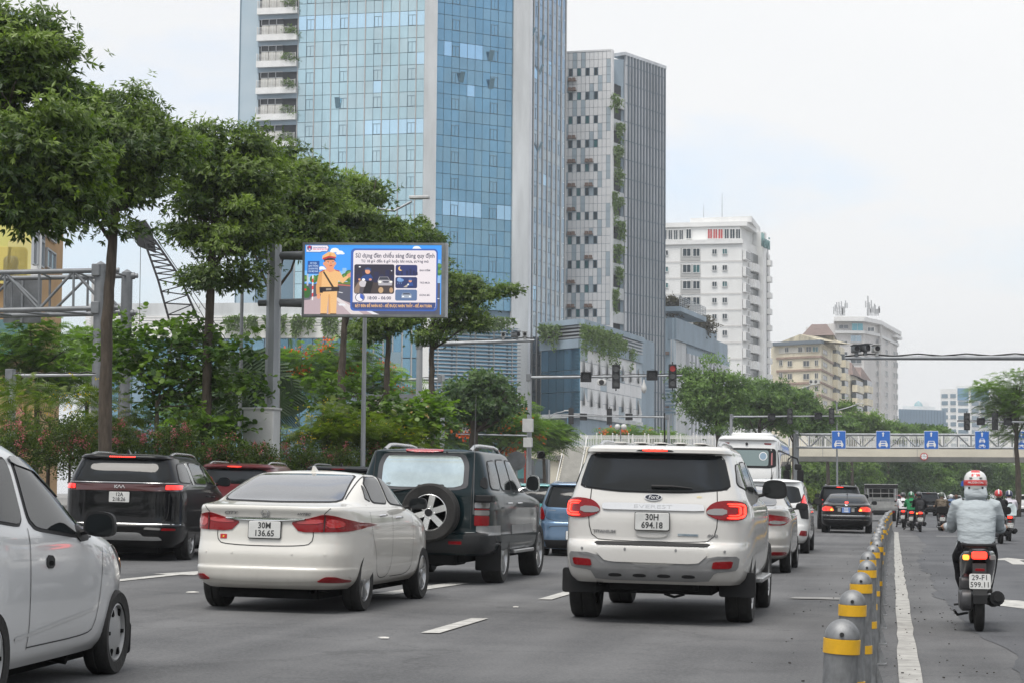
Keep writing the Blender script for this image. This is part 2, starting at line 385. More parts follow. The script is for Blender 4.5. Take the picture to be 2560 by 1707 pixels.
# left kerb and planting bed
KX = -13.4
b = MB(); y = -10.0
kerb = MB().box((0, .49, .07), (.2, .97, .16)).mesh('kerb_block', M_KERB)
KERB = tag(bpy.data.objects.new('kerb', None), 'pale stone kerb along the planting bed', None, kind='structure'); COL.objects.link(KERB)
for k in range(26):
 for half in (0,):
  o = link('kerb_block', kerb, KERB); o.location = (KX-.1, 24+k*1.0, gz(KX))
b = MB(); b.add([(KX-.2, -10, gz(KX)+.1), (KX-.2, 88, gz(KX)+.1), (-19, 88, gz(-19)+.1), (-19, -10, gz(-19)+.1)], [(0,3,2,1)])
tag(b.build('planting_bed', M_SOIL), 'strip of bare soil under the roadside trees', None, kind='structure')

# ------------------------------------------------------------------ bollards with linking rail
M_STEEL = mat('galvanised_steel', (.27, .275, .28), .58, .7, var=.6, vscale=11, stretch=(1, 1, .5), detail=9)
M_YEL = mat('yellow_reflective', (.72, .40, .015), .4, var=.2, vscale=12)
M_BOLT = mat('dark_bolt', (.02, .02, .02), .6)
R_ = .0585
post_me = MB().cyl((0,0,.0), (0,0,.80), R_, n=20).mesh('post', M_STEEL, 40)
cap_me = MB().lathe([(R_+.002,.80)] + [((R_+.002)*cos(t), .80+.064*sin(t)) for t in [radians(a) for a in range(10, 90, 12)]] + [(.0005,.864)], n=20).mesh('cap', M_STEEL, 60)
band_me = MB().lathe([(R_+.001,.748),(R_+.004,.749),(R_+.004,.797),(R_+.001,.798)], n=20).mesh('band', M_YEL, 40)
band2_me = MB().lathe([(R_+.001,.415),(R_+.004,.416),(R_+.004,.46),(R_+.001,.461)], n=20).mesh('band', M_YEL, 40)
foot_me = MB()
foot_me.box((0,0,.006),(.24,.24,.012))
for a in range(4):
 Mx = Matrix.Rotation(a*pi/2+pi/4*0, 4, 'Z') @ Matrix.Rotation(pi/2, 4, 'X')
 foot_me.prism([(R_-.004,.012),(.118,.012),(R_-.004,.2)], -.005, .005, Mx)
foot_me = foot_me.mesh('base_plate', M_STEEL)
rail_me = MB().tube([(0,.05,.655),(0,2.2-.05,.655)], .026, 10).mesh('rail', M_STEEL, 60)
bolt_me = MB().cyl((0,-R_-.006,.815),(0,-R_+.01,.815), .008, n=8).mesh('bolt', M_BOLT)
ORD = 'seventh eighth ninth tenth eleventh twelfth thirteenth fourteenth fifteenth sixteenth seventeenth eighteenth nineteenth twentieth'.split() + ['twenty-' + w for w in 'first second third fourth fifth sixth seventh eighth ninth'.split()] + ['thirtieth', 'last']
rnd = random.Random(8)
for k in range(31):
 y = 6.9 + k*2.2; x = -.20 + .06*min(1, (y-7)/6) + .25*(max(0, y-30)/45)**2
 far = ['nearest the camera', 'second from the camera', 'third from the camera', 'fourth from the camera', 'fifth from the camera', 'sixth from the camera'][k] if k < 6 else None
 lab = ('steel bollard with dome cap and yellow band, ' + far) if far else 'steel bollard with yellow band, %s in the row from the camera' % ORD[k-6]
 t = thing('bollard', lab, 'bollard', (x, y, gz(x)), 0, 'linked bollards dividing the road')
 t.rotation_euler = (rnd.gauss(0,.016), rnd.gauss(0,.022), 0)
 for nm, me in (('post', post_me), ('cap', cap_me), ('band', band_me), ('band', band2_me), ('base_plate', foot_me), ('bolt', bolt_me), ('rail', rail_me)): link(nm, me, t)
# ------------------------------------------------------------------ vegetation generators
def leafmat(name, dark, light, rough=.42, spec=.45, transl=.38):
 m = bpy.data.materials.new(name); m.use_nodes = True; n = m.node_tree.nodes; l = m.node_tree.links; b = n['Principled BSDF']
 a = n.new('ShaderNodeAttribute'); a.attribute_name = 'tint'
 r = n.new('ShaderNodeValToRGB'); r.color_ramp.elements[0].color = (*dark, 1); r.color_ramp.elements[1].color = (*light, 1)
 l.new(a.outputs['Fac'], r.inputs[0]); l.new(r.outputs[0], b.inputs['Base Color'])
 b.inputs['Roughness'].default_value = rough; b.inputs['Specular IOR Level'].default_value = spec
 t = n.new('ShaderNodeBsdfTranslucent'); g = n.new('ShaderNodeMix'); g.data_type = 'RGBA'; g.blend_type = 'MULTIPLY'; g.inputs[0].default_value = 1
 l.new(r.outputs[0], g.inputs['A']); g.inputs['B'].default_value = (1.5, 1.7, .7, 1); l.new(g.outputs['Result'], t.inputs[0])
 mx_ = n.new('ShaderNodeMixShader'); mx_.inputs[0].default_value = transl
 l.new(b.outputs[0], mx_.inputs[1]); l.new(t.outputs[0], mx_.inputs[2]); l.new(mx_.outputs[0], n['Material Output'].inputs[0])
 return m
L_ROW = leafmat('broad_leaf', (.032, .068, .010), (.20, .29, .038), .38, .5)
L_FLAME = leafmat('feather_leaf', (.05, .10, .022), (.20, .32, .05))
L_ROUND = leafmat('round_leaf', (.034, .078, .014), (.155, .25, .04))
L_SHRUB = leafmat('shrub_leaf', (.028, .052, .012), (.115, .165, .03))
L_SENNA = leafmat('senna_leaf', (.05, .09, .012), (.22, .28, .04))
L_FAR = leafmat('far_leaf', (.045, .095, .026), (.17, .28, .06))
L_DARK = leafmat('dark_leaf', (.03, .068, .026), (.12, .20, .055))
L_VINE = leafmat('vine_leaf', (.06, .11, .03), (.18, .26, .08))
L_BROWN = leafmat('dry_leaf', (.05, .045, .035), (.12, .10, .075))
F_PINK = leafmat('pink_flower', (.30, .07, .10), (.55, .22, .25), .7, .2, .3)
F_ORANGE = leafmat('orange_flower', (.55, .08, .02), (.85, .20, .05), .7, .2, .3)
F_YEL = leafmat('yellow_flower', (.55, .36, .02), (.75, .55, .05), .7, .2, .3)
M_BARK = mat('bark', (.085, .068, .052), .95, var=.55, vscale=3.5, bump=.9, bscale=18, stretch=(3, 3, .6))
M_BARK2 = mat('pale_bark', (.17, .14, .11), .95, var=.45, vscale=3, bump=.7, bscale=18, stretch=(3, 3, .6))

def unit(a): return a / np.maximum(np.linalg.norm(a, axis=-1, keepdims=True), 1e-9)
def perp(d, rng):
 r = rng.normal(size=d.shape); r -= (r*d).sum(-1, keepdims=True)*d; return unit(r)
def leaf_quads(base, d, side, L, Wd, fold=.18):
 """folded four-corner leaf: base, left, tip, right ; returns v (n*4,3), f (n*2,3)"""
 n = len(base); nor = np.cross(d, side)
 L = np.broadcast_to(np.asarray(L, float).reshape(-1, 1), (n, 1)); Wd = np.broadcast_to(np.asarray(Wd, float).reshape(-1, 1), (n, 1))
 mid = base + d*L*.45 + nor*Wd*fold
 v = np.stack([base, mid + side*Wd*.5, base + d*L - nor*L*.08, mid - side*Wd*.5], 1).reshape(-1, 3)
 i = np.arange(n)[:, None]*4
 f = np.concatenate([i + np.array([[0, 1, 2]]), i + np.array([[0, 2, 3]])], 1).reshape(-1, 3)
 return v, f
def leaf_round(base, d, side, L):
 n = len(base); nor = np.cross(d, side); L = np.broadcast_to(np.asarray(L, float).reshape(-1, 1), (n, 1))
 prof = [(0, .12), (.25, .46), (.65, .5), (1.0, .22)]
 pts = [base + d*L*a + side*L*w + nor*L*(.12*w/.5) for a, w in prof] + [base + d*L*a - side*L*w + nor*L*(.12*w/.5) for a, w in prof[::-1]]
 v = np.stack(pts, 1).reshape(-1, 3); i = np.arange(n)[:, None]*8
 f = np.concatenate([i + np.array([[a, b, c, e]]) for a, b, c, e in ((0,1,6,7),(1,2,5,6),(2,3,4,5))], 1).reshape(-1, 4)
 return v, f
def sample_blobs(blobs, n, rng, shell=.55, top=0.0):
 vol = np.array([b[3]*b[4]*b[5] for b in blobs])**.75; p = vol/vol.sum(); k = rng.choice(len(blobs), n, p=p); B = np.array(blobs)[k]
 u = unit(rng.normal(size=(n, 3))); u[:, 2] = np.where(rng.random(n) < top, np.abs(u[:, 2]), u[:, 2])
 r = (shell + (1-shell)*rng.random(n))[:, None]
 r = r*(1 + .16*rng.normal(size=(n, 1)))
 return B[:, :3] + u*r*B[:, 3:6], u
def gen_leaves(style, blobs, n, L, rng, Wd=None, clump=.35, shell=.5, nclump=None, up=.35, droop=.35, top=0.0, per=6):
 """returns v,f,tint arrays for a crown"""
 nc = nclump or max(20, n // 75)
 cc_, cu = sample_blobs(blobs, nc, rng, shell, top)
 ct = np.clip(.42 + .2*rng.normal(size=nc), 0, 1)
 k = rng.integers(0, nc, n); off = rng.normal(size=(n, 3))*np.array([clump, clump, clump*.42])
 off[:, 2] -= .12*clump*np.hypot(off[:, 0], off[:, 1])/clump
 c = cc_[k] + off
 d0 = unit(unit(cu[k]*np.array([1, 1, .4]) + off/clump*.6) + np.array([0, 0, up]) + .35*rng.normal(size=(n, 3)))
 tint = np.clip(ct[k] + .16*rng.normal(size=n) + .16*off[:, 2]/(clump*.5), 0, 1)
 tint = np.where(rng.random(n) < .03, 1.0, tint)
 if style == 'whorl':
  dd = np.repeat(d0, per, 0); cb = np.repeat(c, per, 0); tt = np.repeat(tint, per) + .08*rng.normal(size=n*per)
  ld = unit(perp(dd, rng)*.9 + dd*(.2 + .6*rng.random((n*per, 1))) + np.array([0, 0, -droop])*(.4 + 1.4*rng.random((n*per, 1))))
  sd_ = unit(np.cross(ld, dd) + 1e-4); LL = L*(.7 + .5*rng.random(n*per))
  v, f = leaf_quads(cb, ld, sd_, LL, LL*(Wd or .30)); return v, f, np.repeat(np.clip(tt, 0, 1), 4)
 if style == 'round':
  m = per; t = np.linspace(.1, 1, m)[None, :, None]; Ls = (.5 + .6*rng.random(n))[:, None, None]*L*6
  ax = d0[:, None, :]; p = c[:, None, :] + ax*t*Ls + np.array([0, 0, -1.0])*(t**2)*Ls*droop
  sg = np.where(np.arange(m) % 2 == 0, 1., -1.)[None, :, None]
  sdv = unit(np.cross(d0, np.array([0, 0, 1.]) + .3*rng.normal(size=(n, 3))))[:, None, :]
  ld = unit(sdv*sg + ax*.5 + np.array([0, 0, -.25]) + .25*rng.normal(size=(n, m, 3)))
  sd_ = unit(np.cross(ld, np.array([0, 0, 1.]) + .45*rng.normal(size=(n, m, 3))))
  v, f = leaf_round(p.reshape(-1, 3), ld.reshape(-1, 3), sd_.reshape(-1, 3), np.repeat(L*(.75 + .5*rng.random(n)), m))
  return v, f, np.repeat(np.clip(np.repeat(tint, m) + .1*rng.normal(size=n*m), 0, 1), 8)
 if style == 'frond':
  m = per; t = np.linspace(.12, 1, m)[None, :, None]; Ls = (.7 + .5*rng.random(n))[:, None, None]*L
  d0 = unit(d0*np.array([1, 1, .45])); ax = d0[:, None, :]
  p = c[:, None, :] + ax*t*Ls + np.array([0, 0, -1.0])*(t**2)*Ls*droop
  nrm = unit(np.array([0, 0, 1.]) + .45*rng.normal(size=(n, 3))); sdv = unit(np.cross(d0, nrm))
  pl = (Ls*.32*np.sin(np.clip(t*1.05, 0, 1)*pi*.8 + .35))
  vs = []
  for s in (1, -1):
   tip = p + (sdv[:, None, :]*s + ax*.35)*pl; wv = ax*Ls*.045
   vs.append(np.stack([p - wv, p + wv, tip], 2).reshape(-1, 3))
  v = np.concatenate(vs, 0); f = np.arange(len(v)).reshape(-1, 3)
  return v, f, np.tile(np.repeat(np.clip(tint, 0, 1), m*3), 2)
 ld = unit(d0 + .7*rng.normal(size=(n, 3)) + np.array([0, 0, -droop*.5])); sd_ = perp(ld, rng); LL = L*(.6 + .7*rng.random(n))
 v, f = leaf_quads(c, ld, sd_, LL, LL*(Wd or .55)); return v, f, np.repeat(tint, 4)
def flowers(centres, n, r, s, rng):
 k = rng.integers(0, len(centres), n); c = centres[k] + rng.normal(size=(n, 3))*np.array(r)
 d = unit(rng.normal(size=(n, 3))); v, f = leaf_quads(c, d, perp(d, rng), s*(.6+.7*rng.random(n)), s*.8); return v, f, np.repeat(rng.random(n), 4)
def mesh_from(name, parts, m): 
 v = np.concatenate([p[0] for p in parts]); t = np.concatenate([p[2] for p in parts]); o = 0; fs = []
 for p in parts: fs.append(p[1] + o); o += len(p[0])
 return npmesh(name, v, np.concatenate(fs), m, attr=t)

def plant(name, label, cat, px, d, trunk, blobs, style, n, L, lm, seed, Wd=None, rt=.14, bark=None, group=None, shell=.5, clump=.35, up=.35, droop=.35,
    per=6, top=0.0, flower=None, limbs=7, base=None, trunk_name='trunk', crown_name='crown', depth=1.0, nclump=None, bz=0.0):
 """trunk: list of (px,py) up the stem; blobs: (px,py,rx,ry[,ddepth]) in picture pixels at depth d"""
 rng = np.random.default_rng(seed); rnd = random.Random(seed)
 b0 = base or gx(px, d); b0 = Vector((b0.x, b0.y, b0.z+bz)); ppm = FPX/d
 t = thing(name, label, cat, b0, 0, group)
 pts = [Vector((0, 0, -.1))] + [at(a, b_, d) - b0 for a, b_ in trunk]
 B = []
 for q in blobs:
  dd = q[4] if len(q) > 4 else 0.0; c = at(q[0], q[1], d+dd) - b0; k = (d+dd)/FPX; B.append((c.x, c.y, c.z, q[2]*k, q[2]*k*depth, q[3]*k))
 tb = MB(); m = len(pts); fine = []
 for i in range(m-1):
  for s in range(4): fine.append(pts[i].lerp(pts[i+1], s/4) + Vector((rnd.gauss(0, rt*.12), rnd.gauss(0, rt*.12), 0)))
 fine.append(pts[-1]); K = len(fine)
 tb.tube(fine, [rt*(1.18 - .62*i/(K-1))*rnd.uniform(.94, 1.06) for i in range(K)], 10)
 for j in range(limbs):
  q = B[j % len(B)]; s = fine[int(K*rnd.uniform(.62, .98))-1 if K > 2 else 0]
  e = Vector((q[0] + q[3]*rnd.uniform(-.6, .6), q[1] + q[4]*rnd.uniform(-.6, .6), q[2] + q[5]*rnd.uniform(-.2, .6)))
  mid = s.lerp(e, .5) + Vector((0, 0, -.12*(e-s).length + rnd.uniform(0, .2)))
  tb.tube([s, s.lerp(mid, .5) + Vector((rnd.gauss(0,.05), 0, 0)), mid, mid.lerp(e, .5) + Vector((0, rnd.gauss(0,.05), .03)), e], [rt*.42, rt*.36, rt*.28, rt*.2, rt*.09], 6)
  for z in range(3):
   s2 = mid.lerp(e, rnd.uniform(0, .8)); e2 = s2 + Vector((rnd.gauss(0, q[3]*.35), rnd.gauss(0, q[4]*.35), rnd.uniform(-.1, .35)*q[5]))
   tb.tube([s2, s2.lerp(e2, .5) + Vector((0, 0, .05)), e2], [rt*.16, rt*.11, rt*.04], 5)
 tb.build(trunk_name, bark or M_BARK, t, 180)
 v, f, tt = gen_leaves(style, B, n, L, rng, Wd, clump, shell, nclump, up, droop, top, per)
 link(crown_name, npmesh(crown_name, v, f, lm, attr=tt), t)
 if flower:
  fm, nf, npp, fr, fs, tz = flower
  cs, u = sample_blobs(B, nf, rng, .92, tz); v, f, tt = flowers(cs, nf*npp, fr, fs, rng)
  tag(link('flowers', npmesh('flowers', v, f, fm, attr=tt), t), kind='stuff')
 return t
# ------------------------------------------------------------------ roadside row of broad-leaved trees (X = -15)
ROWG = 'row of tall street trees on the left verge'
plant('street_tree', 'nearest and tallest street tree, crown cut by the left picture edge', 'tree', -95, 32.5, [(-90, 900), (-80, 600), (-60, 380)],
   [(40, 330, 170, 210), (-40, 180, 150, 150), (110, 190, 110, 110, .4), (20, 470, 150, 90), (150, 420, 95, 110), (60, 90, 95, 70), (170, 280, 60, 70), (100, 540, 70, 50), (-20, 60, 90, 60)], 'whorl', 10440, .135, L_ROW, 1, rt=.115, group=ROWG, clump=.25, shell=.4, droop=.6)
plant('street_tree', 'street tree whose bare trunk crosses the steel truss columns', 'tree', 262, 39, [(266, 960), (270, 760), (283, 610), (288, 500), (300, 420)],
   [(300, 350, 150, 120), (225, 290, 90, 80), (375, 345, 85, 75), (190, 430, 100, 90), (320, 440, 110, 70), (300, 560, 45, 80), (200, 250, 70, 55), (130, 480, 70, 80), (350, 290, 70, 60), (435, 350, 55, 55), (230, 500, 70, 40)], 'whorl', 11020, .128, L_ROW, 2, rt=.115, group=ROWG, clump=.25, shell=.4, droop=.6)
plant('street_tree', 'street tree standing left of the octagonal billboard post', 'tree', 508, 44.7, [(514, 1050), (520, 900), (527, 720), (534, 600), (545, 500)],
   [(540, 420, 120, 100), (500, 340, 70, 60), (475, 450, 75, 80), (610, 460, 100, 90), (560, 560, 120, 80), (470, 575, 45, 40), (640, 560, 60, 60), (430, 360, 60, 55), (590, 370, 70, 55), (560, 690, 110, 38), (500, 720, 45, 30)], 'whorl', 10150, .128, L_ROW, 3, rt=.11, group=ROWG, clump=.23, shell=.4, droop=.6)
plant('street_tree', 'street tree mostly hidden behind the octagonal billboard post', 'tree', 688, 49.5, [(690, 1000), (692, 760), (695, 560)],
   [(700, 440, 100, 85), (650, 390, 60, 50), (760, 480, 90, 80), (680, 540, 110, 70), (790, 440, 55, 45), (740, 580, 80, 50)], 'whorl', 6090, .128, L_ROW, 4, rt=.11, group=ROWG, clump=.23, shell=.4, droop=.6)
plant('street_tree', 'street tree with a dark trunk directly below the billboard picture', 'tree', 852, 55.6, [(853, 1010), (856, 900), (864, 760), (868, 600)],
   [(860, 530, 110, 75), (910, 470, 70, 42), (800, 560, 80, 60), (930, 560, 70, 50), (870, 610, 110, 45), (850, 470, 60, 50)], 'whorl', 6090, .128, L_ROW, 5, rt=.11, group=ROWG, clump=.23, shell=.4, droop=.6)
plant('street_tree', 'slim street tree behind the middle of the billboard', 'tree', 966, 60.6, [(966, 1000), (970, 880), (976, 740), (978, 640)],
   [(980, 590, 100, 60), (930, 620, 70, 50), (1040, 600, 70, 45), (1000, 680, 80, 40), (970, 800, 80, 28), (920, 830, 45, 22)], 'whorl', 5510, .128, L_ROW, 6, rt=.09, group=ROWG, clump=.23, shell=.4, droop=.6)
plant('street_tree', 'last street tree of the row, drooping to the right of the billboard', 'tree', 1078, 65, [(1079, 1000), (1080, 900), (1083, 800), (1075, 740)],
   [(1120, 700, 75, 48), (1180, 740, 80, 48), (1060, 660, 80, 45), (1150, 790, 70, 34), (1245, 728, 42, 26), (1080, 830, 55, 28), (1195, 810, 40, 30)], 'whorl', 5510, .128, L_ROW, 7, rt=.10, group=ROWG, clump=.23, shell=.4, droop=.6)
# ------------------------------------------------------------------ planting under and behind the row
plant('orchid_tree', 'young round-leaved tree with forked stem left of the billboard post', 'tree', 392, 45.2, [(392, 1060), (393, 1000), (397, 985)],
   [(390, 890, 100, 65), (470, 870, 90, 55), (560, 890, 75, 50), (330, 850, 60, 50), (620, 930, 55, 35), (420, 820, 80, 35), (520, 800, 30, 50), (600, 985, 30, 35), (480, 950, 90, 40)], 'round', 470, .115, L_ROUND, 21, per=9, rt=.05, bark=M_BARK2, clump=.3, droop=.3, limbs=9)
plant('orchid_tree', 'low round-leaved sapling sprouting right of the flowering shrubs', 'tree', 470, 45, [(470, 1090)],
   [(500, 1065, 60, 28), (450, 1080, 50, 25), (545, 1085, 40, 25)], 'round', 130, .12, L_ROUND, 22, per=9, rt=.03, clump=.25, limbs=4)
plant('orchid_tree', 'round-leaved tree growing in front of the slim lamp pole', 'tree', 930, 51, [(928, 1080), (925, 1010)],
   [(900, 1000, 65, 40), (970, 990, 70, 42), (1040, 1030, 55, 40), (930, 1050, 90, 45), (850, 1020, 45, 45), (1065, 1060, 30, 25), (960, 960, 60, 25)], 'round', 430, .115, L_ROUND, 23, per=9, rt=.05, clump=.3, limbs=8)
SENG = 'yellow-green shrubs on the verge'
plant('senna_shrub', 'tall yellow-green feathery shrub at the far left edge', 'shrub', 120, 46, [(120, 1120), (125, 1050)],
   [(60, 1010, 90, 70), (170, 1000, 110, 70), (250, 1040, 90, 60), (120, 1080, 130, 60), (310, 1060, 70, 60), (200, 1110, 140, 50)], 'frond', 2300, .34, L_SENNA, 24, per=7, rt=.045, clump=.3, limbs=10, group=SENG, flower=(F_YEL, 60, 4, (.05,.05,.03), .05, .6))
plant('senna_shrub', 'rounded yellow-green shrub between billboard cabinet and lamp pole', 'shrub', 815, 49.5, [(815, 1150), (818, 1100)],
   [(760, 1080, 60, 55), (820, 1060, 75, 60), (880, 1080, 70, 60), (800, 1120, 90, 45), (730, 1110, 40, 40), (900, 1130, 60, 40)], 'frond', 1900, .32, L_SENNA, 25, per=7, rt=.04, clump=.28, limbs=10, group=SENG, flower=(F_YEL, 70, 4, (.05,.05,.03), .05, .6))
plant('senna_shrub', 'yellow-green shrub beside the right-hand edge of the lamp pole', 'shrub', 975, 50, [(975, 1150), (980, 1100)],
   [(950, 1090, 60, 50), (1010, 1100, 65, 50), (1050, 1120, 45, 40), (980, 1140, 80, 35)], 'frond', 1300, .32, L_SENNA, 26, per=7, rt=.04, clump=.28, limbs=8, group=SENG, flower=(F_YEL, 50, 4, (.05,.05,.03), .05, .6))
PNK = 'pink flowering shrubs along the verge'
for k, (px, py, rx, ry, dd, lab) in enumerate([
  (40, 1120, 80, 85, 41.5, 'pink flowering shrub at the left picture edge behind the white hatchback'),
  (175, 1105, 85, 75, 42, 'pink flowering shrub above the left roof rail of the black van'),
  (300, 1110, 85, 62, 42.5, 'pink flowering shrub above the roof aerial of the black van'),
  (430, 1110, 80, 55, 43, 'pink flowering shrub above the right roof rail of the black van'),
  (545, 1135, 70, 45, 44, 'pink flowering shrub above the red car roof'),
  (640, 1146, 62, 36, 44.6, 'pink flowering shrub right in front of the pale cabinet'),
  (745, 1150, 60, 48, 47, 'pink flowering shrub behind the white sedan roof'),
  (845, 1158, 60, 45, 48, 'pink flowering shrub left of the foot of the lamp pole'),
  (945, 1160, 60, 45, 49, 'pink flowering shrub behind the roof of the dark off-roader')]):
 plant('flowering_shrub', lab, 'shrub', px, dd, [(px, py+30), (px+3, py)], [(px, py, rx*.8, ry), (px-rx*.5, py+22, rx*.6, ry*.7), (px+rx*.5, py+18, rx*.6, ry*.75), (px+rx*.2, py-ry*.5, rx*.4, ry*.45)],
    'leaf', 5200, .062, L_SHRUB, 40+k, Wd=.5, rt=.03, group=PNK, clump=.16, nclump=130, up=.6, limbs=9, flower=(F_PINK, 17, 28, (.04,.04,.05), .042, .7), crown_name='foliage', trunk_name='stem')
FLG = 'flame trees behind the verge'
plant('flame_tree', 'flame tree with orange blossom spreading behind the billboard', 'tree', 815, 82, [(812, 1040), (815, 980), (822, 940)],
   [(760, 890, 80, 30), (840, 900, 90, 34), (910, 930, 75, 30), (700, 900, 60, 40), (800, 950, 110, 30), (960, 950, 50, 28), (720, 970, 60, 40), (860, 860, 60, 20), (1000, 980, 40, 25)], 'frond', 3600, .55, L_FLAME, 31, per=8, rt=.14, bark=M_BARK2, clump=.42, limbs=12, group=FLG, flower=(F_ORANGE, 26, 22, (.16,.16,.1), .12, .7), shell=.3)
plant('flame_tree', 'feathery flame tree at the far left under the steel truss', 'tree', 90, 62, [(92, 1000), (95, 900)],
   [(60, 840, 70, 45), (130, 880, 80, 40), (40, 900, 60, 50), (170, 930, 70, 40), (90, 950, 90, 40)], 'frond', 2400, .42, L_FLAME, 32, per=8, rt=.09, clump=.35, limbs=12, group=FLG, shell=.3)
plant('flame_tree', 'thin feathery tree between the steel columns and the crane', 'tree', 215, 66, [(218, 1000), (220, 930)],
   [(190, 880, 60, 50), (240, 870, 60, 55), (270, 920, 60, 40), (210, 950, 80, 40), (300, 880, 50, 50)], 'frond', 2300, .42, L_FLAME, 33, per=8, rt=.07, clump=.35, limbs=10, group=FLG, shell=.3)
plant('flame_tree', 'flame tree with red blossom behind the orchid tree', 'tree', 560, 72, [(560, 1060), (562, 1000)],
   [(520, 980, 80, 50), (590, 1000, 70, 45), (480, 1030, 70, 45), (560, 1040, 90, 40), (640, 1010, 50, 40)], 'frond', 2300, .45, L_FLAME, 34, per=8, rt=.08, clump=.38, limbs=10, group=FLG, flower=(F_ORANGE, 12, 20, (.12,.12,.08), .1, .7), shell=.3)
plant('flame_tree', 'flame tree with bright orange blossom around the signal post', 'tree', 1250, 118, [(1250, 1130), (1252, 1080)],
   [(1150, 1040, 60, 40), (1220, 1050, 70, 45), (1290, 1050, 60, 40), (1170, 1090, 80, 40), (1260, 1090, 90, 35), (1120, 1070, 50, 60), (1310, 1090, 45, 35)], 'frond', 3000, .75, L_FLAME, 35, per=7, rt=.11, clump=.55, limbs=10, group=FLG, flower=(F_ORANGE, 22, 46, (.32,.32,.18), .22, .8), shell=.3)
plant('flame_tree', 'green feathery tree above the footbridge stairs', 'tree', 1362, 150, [(1360, 1160), (1362, 1120)],
   [(1340, 1078, 50, 28), (1388, 1083, 38, 26), (1360, 1105, 55, 26), (1320, 1100, 40, 28)], 'frond', 2400, .85, L_FLAME, 36, per=7, rt=.14, clump=.55, limbs=8, group=FLG, shell=.3)
plant('flame_tree', 'flowering tree top above the footbridge railing', 'tree', 1590, 215, [(1590, 1130), (1592, 1100)],
   [(1560, 1085, 45, 18), (1610, 1082, 50, 18), (1650, 1090, 40, 14), (1535, 1095, 30, 14)], 'frond', 1500, 1.0, L_FLAME, 37, per=6, rt=.11, clump=.7, limbs=6, group=FLG, flower=(F_ORANGE, 8, 26, (.4,.4,.2), .3, .9), shell=.3)
plant('almond_tree', 'tiered umbrella-shaped tree above the dark off-roader', 'tree', 1187, 88, [(1186, 1140), (1187, 1060), (1188, 990)],
   [(1190, 945, 62, 16), (1150, 975, 70, 18), (1230, 965, 75, 17), (1190, 1005, 92, 18), (1260, 1000, 60, 16), (1140, 1015, 60, 16), (1200, 1040, 80, 22), (1290, 990, 32, 12), (1185, 930, 35, 10)], 'whorl', 2600, .20, L_DARK, 38, per=7, rt=.22, clump=.4, limbs=14, shell=.2, Wd=.4)
# big traveller's palm behind the billboard post
def fan_palm():
 d = 52.0; b0 = gx(625, d); t = thing('travellers_palm', 'large fan palm with dark pleated leaves behind the billboard post', 'palm', b0)
 rnd = random.Random(4); st = MB(); 
 M_PLF = mat('palm_leaf', (.035, .075, .02), .45, var=.4, vscale=3); M_PLS = mat('palm_stem', (.10, .16, .03), .5, var=.3, vscale=2)
 c0 = at(640, 1060, d) - b0
 st.tube([(0, 0, 0), c0*.6, c0], [.16, .14, .1], 10)
 st.build('stem', M_PLS, t, 180)
 for k, (px, py) in enumerate(((575, 900), (600, 880), (640, 875), (690, 905), (720, 940), (740, 975), (728, 1020), (560, 950), (570, 1000), (610, 925))):
  e = at(px, py, d + rnd.uniform(-.5, .5)) - b0; p0 = c0; b = MB(); N = 14; ax = (e - p0); u = ax.normalized(); s = u.cross(Vector((0, 1, .2)).normalized()).normalized(); nn = s.cross(u)
  for sg in (-1, 1):
   for i in range(N):
    f0, f1 = .30 + .7*i/N, .30 + .7*(i+.92)/N; wd = .34*sin(min(1, (i+2)/N)*pi*.62)*(1.15 if i < N-2 else .8) + .05
    a, c = p0 + ax*f0, p0 + ax*f1; q = (u*.35 + s*sg).normalized()*wd*1.25 - Vector((0, 0, .05*wd)) + nn*rnd.uniform(-.03, .03)
    b.add([a, c, c + q*.98 + nn*.03, a + q - nn*.02], [(0, 1, 2, 3)])
  b.tube([p0, p0 + ax*.5 + nn*.03, e], [.03, .02, .008], 5)
  b.build('frond', M_PLF, t)
fan_palm()
# ------------------------------------------------------------------ trees on the far side of the junction
FARG = 'trees lining the far carriageway'
def far_tree(lab, px, d, trunk, blobs, seed, n=3600, L=.22, lm=None, rt=.2, style='whorl', **k):
 return plant('roadside_tree', lab, 'tree', px, d, trunk, blobs, style, n, L, lm or L_FAR, seed, rt=rt, group=FARG, clump=k.pop('clump', .55), per=k.pop('per', 5), **k)
far_tree('large tree left of the yellow flats, its crown over the signal arm', 1795, 150, [(1795, 1100), (1793, 1000), (1790, 960)],
   [(1780, 950, 60, 55), (1740, 990, 55, 55), (1830, 980, 60, 60), (1765, 1020, 65, 45), (1730, 940, 35, 30), (1800, 1045, 55, 35)], 51, 5200, .27, shell=.35)
far_tree('second tree from the grey-blue block, in front of the white tower', 1900, 165, [(1900, 1110), (1898, 1040)],
   [(1880, 980, 50, 50), (1925, 1000, 60, 55), (1890, 1040, 65, 40), (1955, 1030, 45, 40)], 52, 4600, .29, shell=.35)
far_tree('third tree from the grey-blue block, below the yellow flats', 1985, 180, [(1985, 1110), (1984, 1060)],
   [(1965, 1020, 50, 42), (2010, 1010, 55, 35), (2030, 1040, 55, 35), (1975, 1055, 60, 30)], 53, 4200, .31, shell=.35)
far_tree('tree crown just left of the first blue lane sign', 2070, 215, [(2070, 1120), (2070, 1090)],
   [(2050, 1060, 50, 30), (2095, 1055, 45, 25), (2075, 1085, 60, 26)], 54, 3600, .36, shell=.35)
far_tree('spreading tree crown above the first blue lane sign', 2130, 230, [(2130, 1130), (2130, 1090)],
   [(2120, 1045, 50, 28), (2165, 1060, 50, 26), (2140, 1080, 65, 22), (2105, 1020, 25, 14)], 55, 3600, .38, lm=L_FLAME, shell=.35)
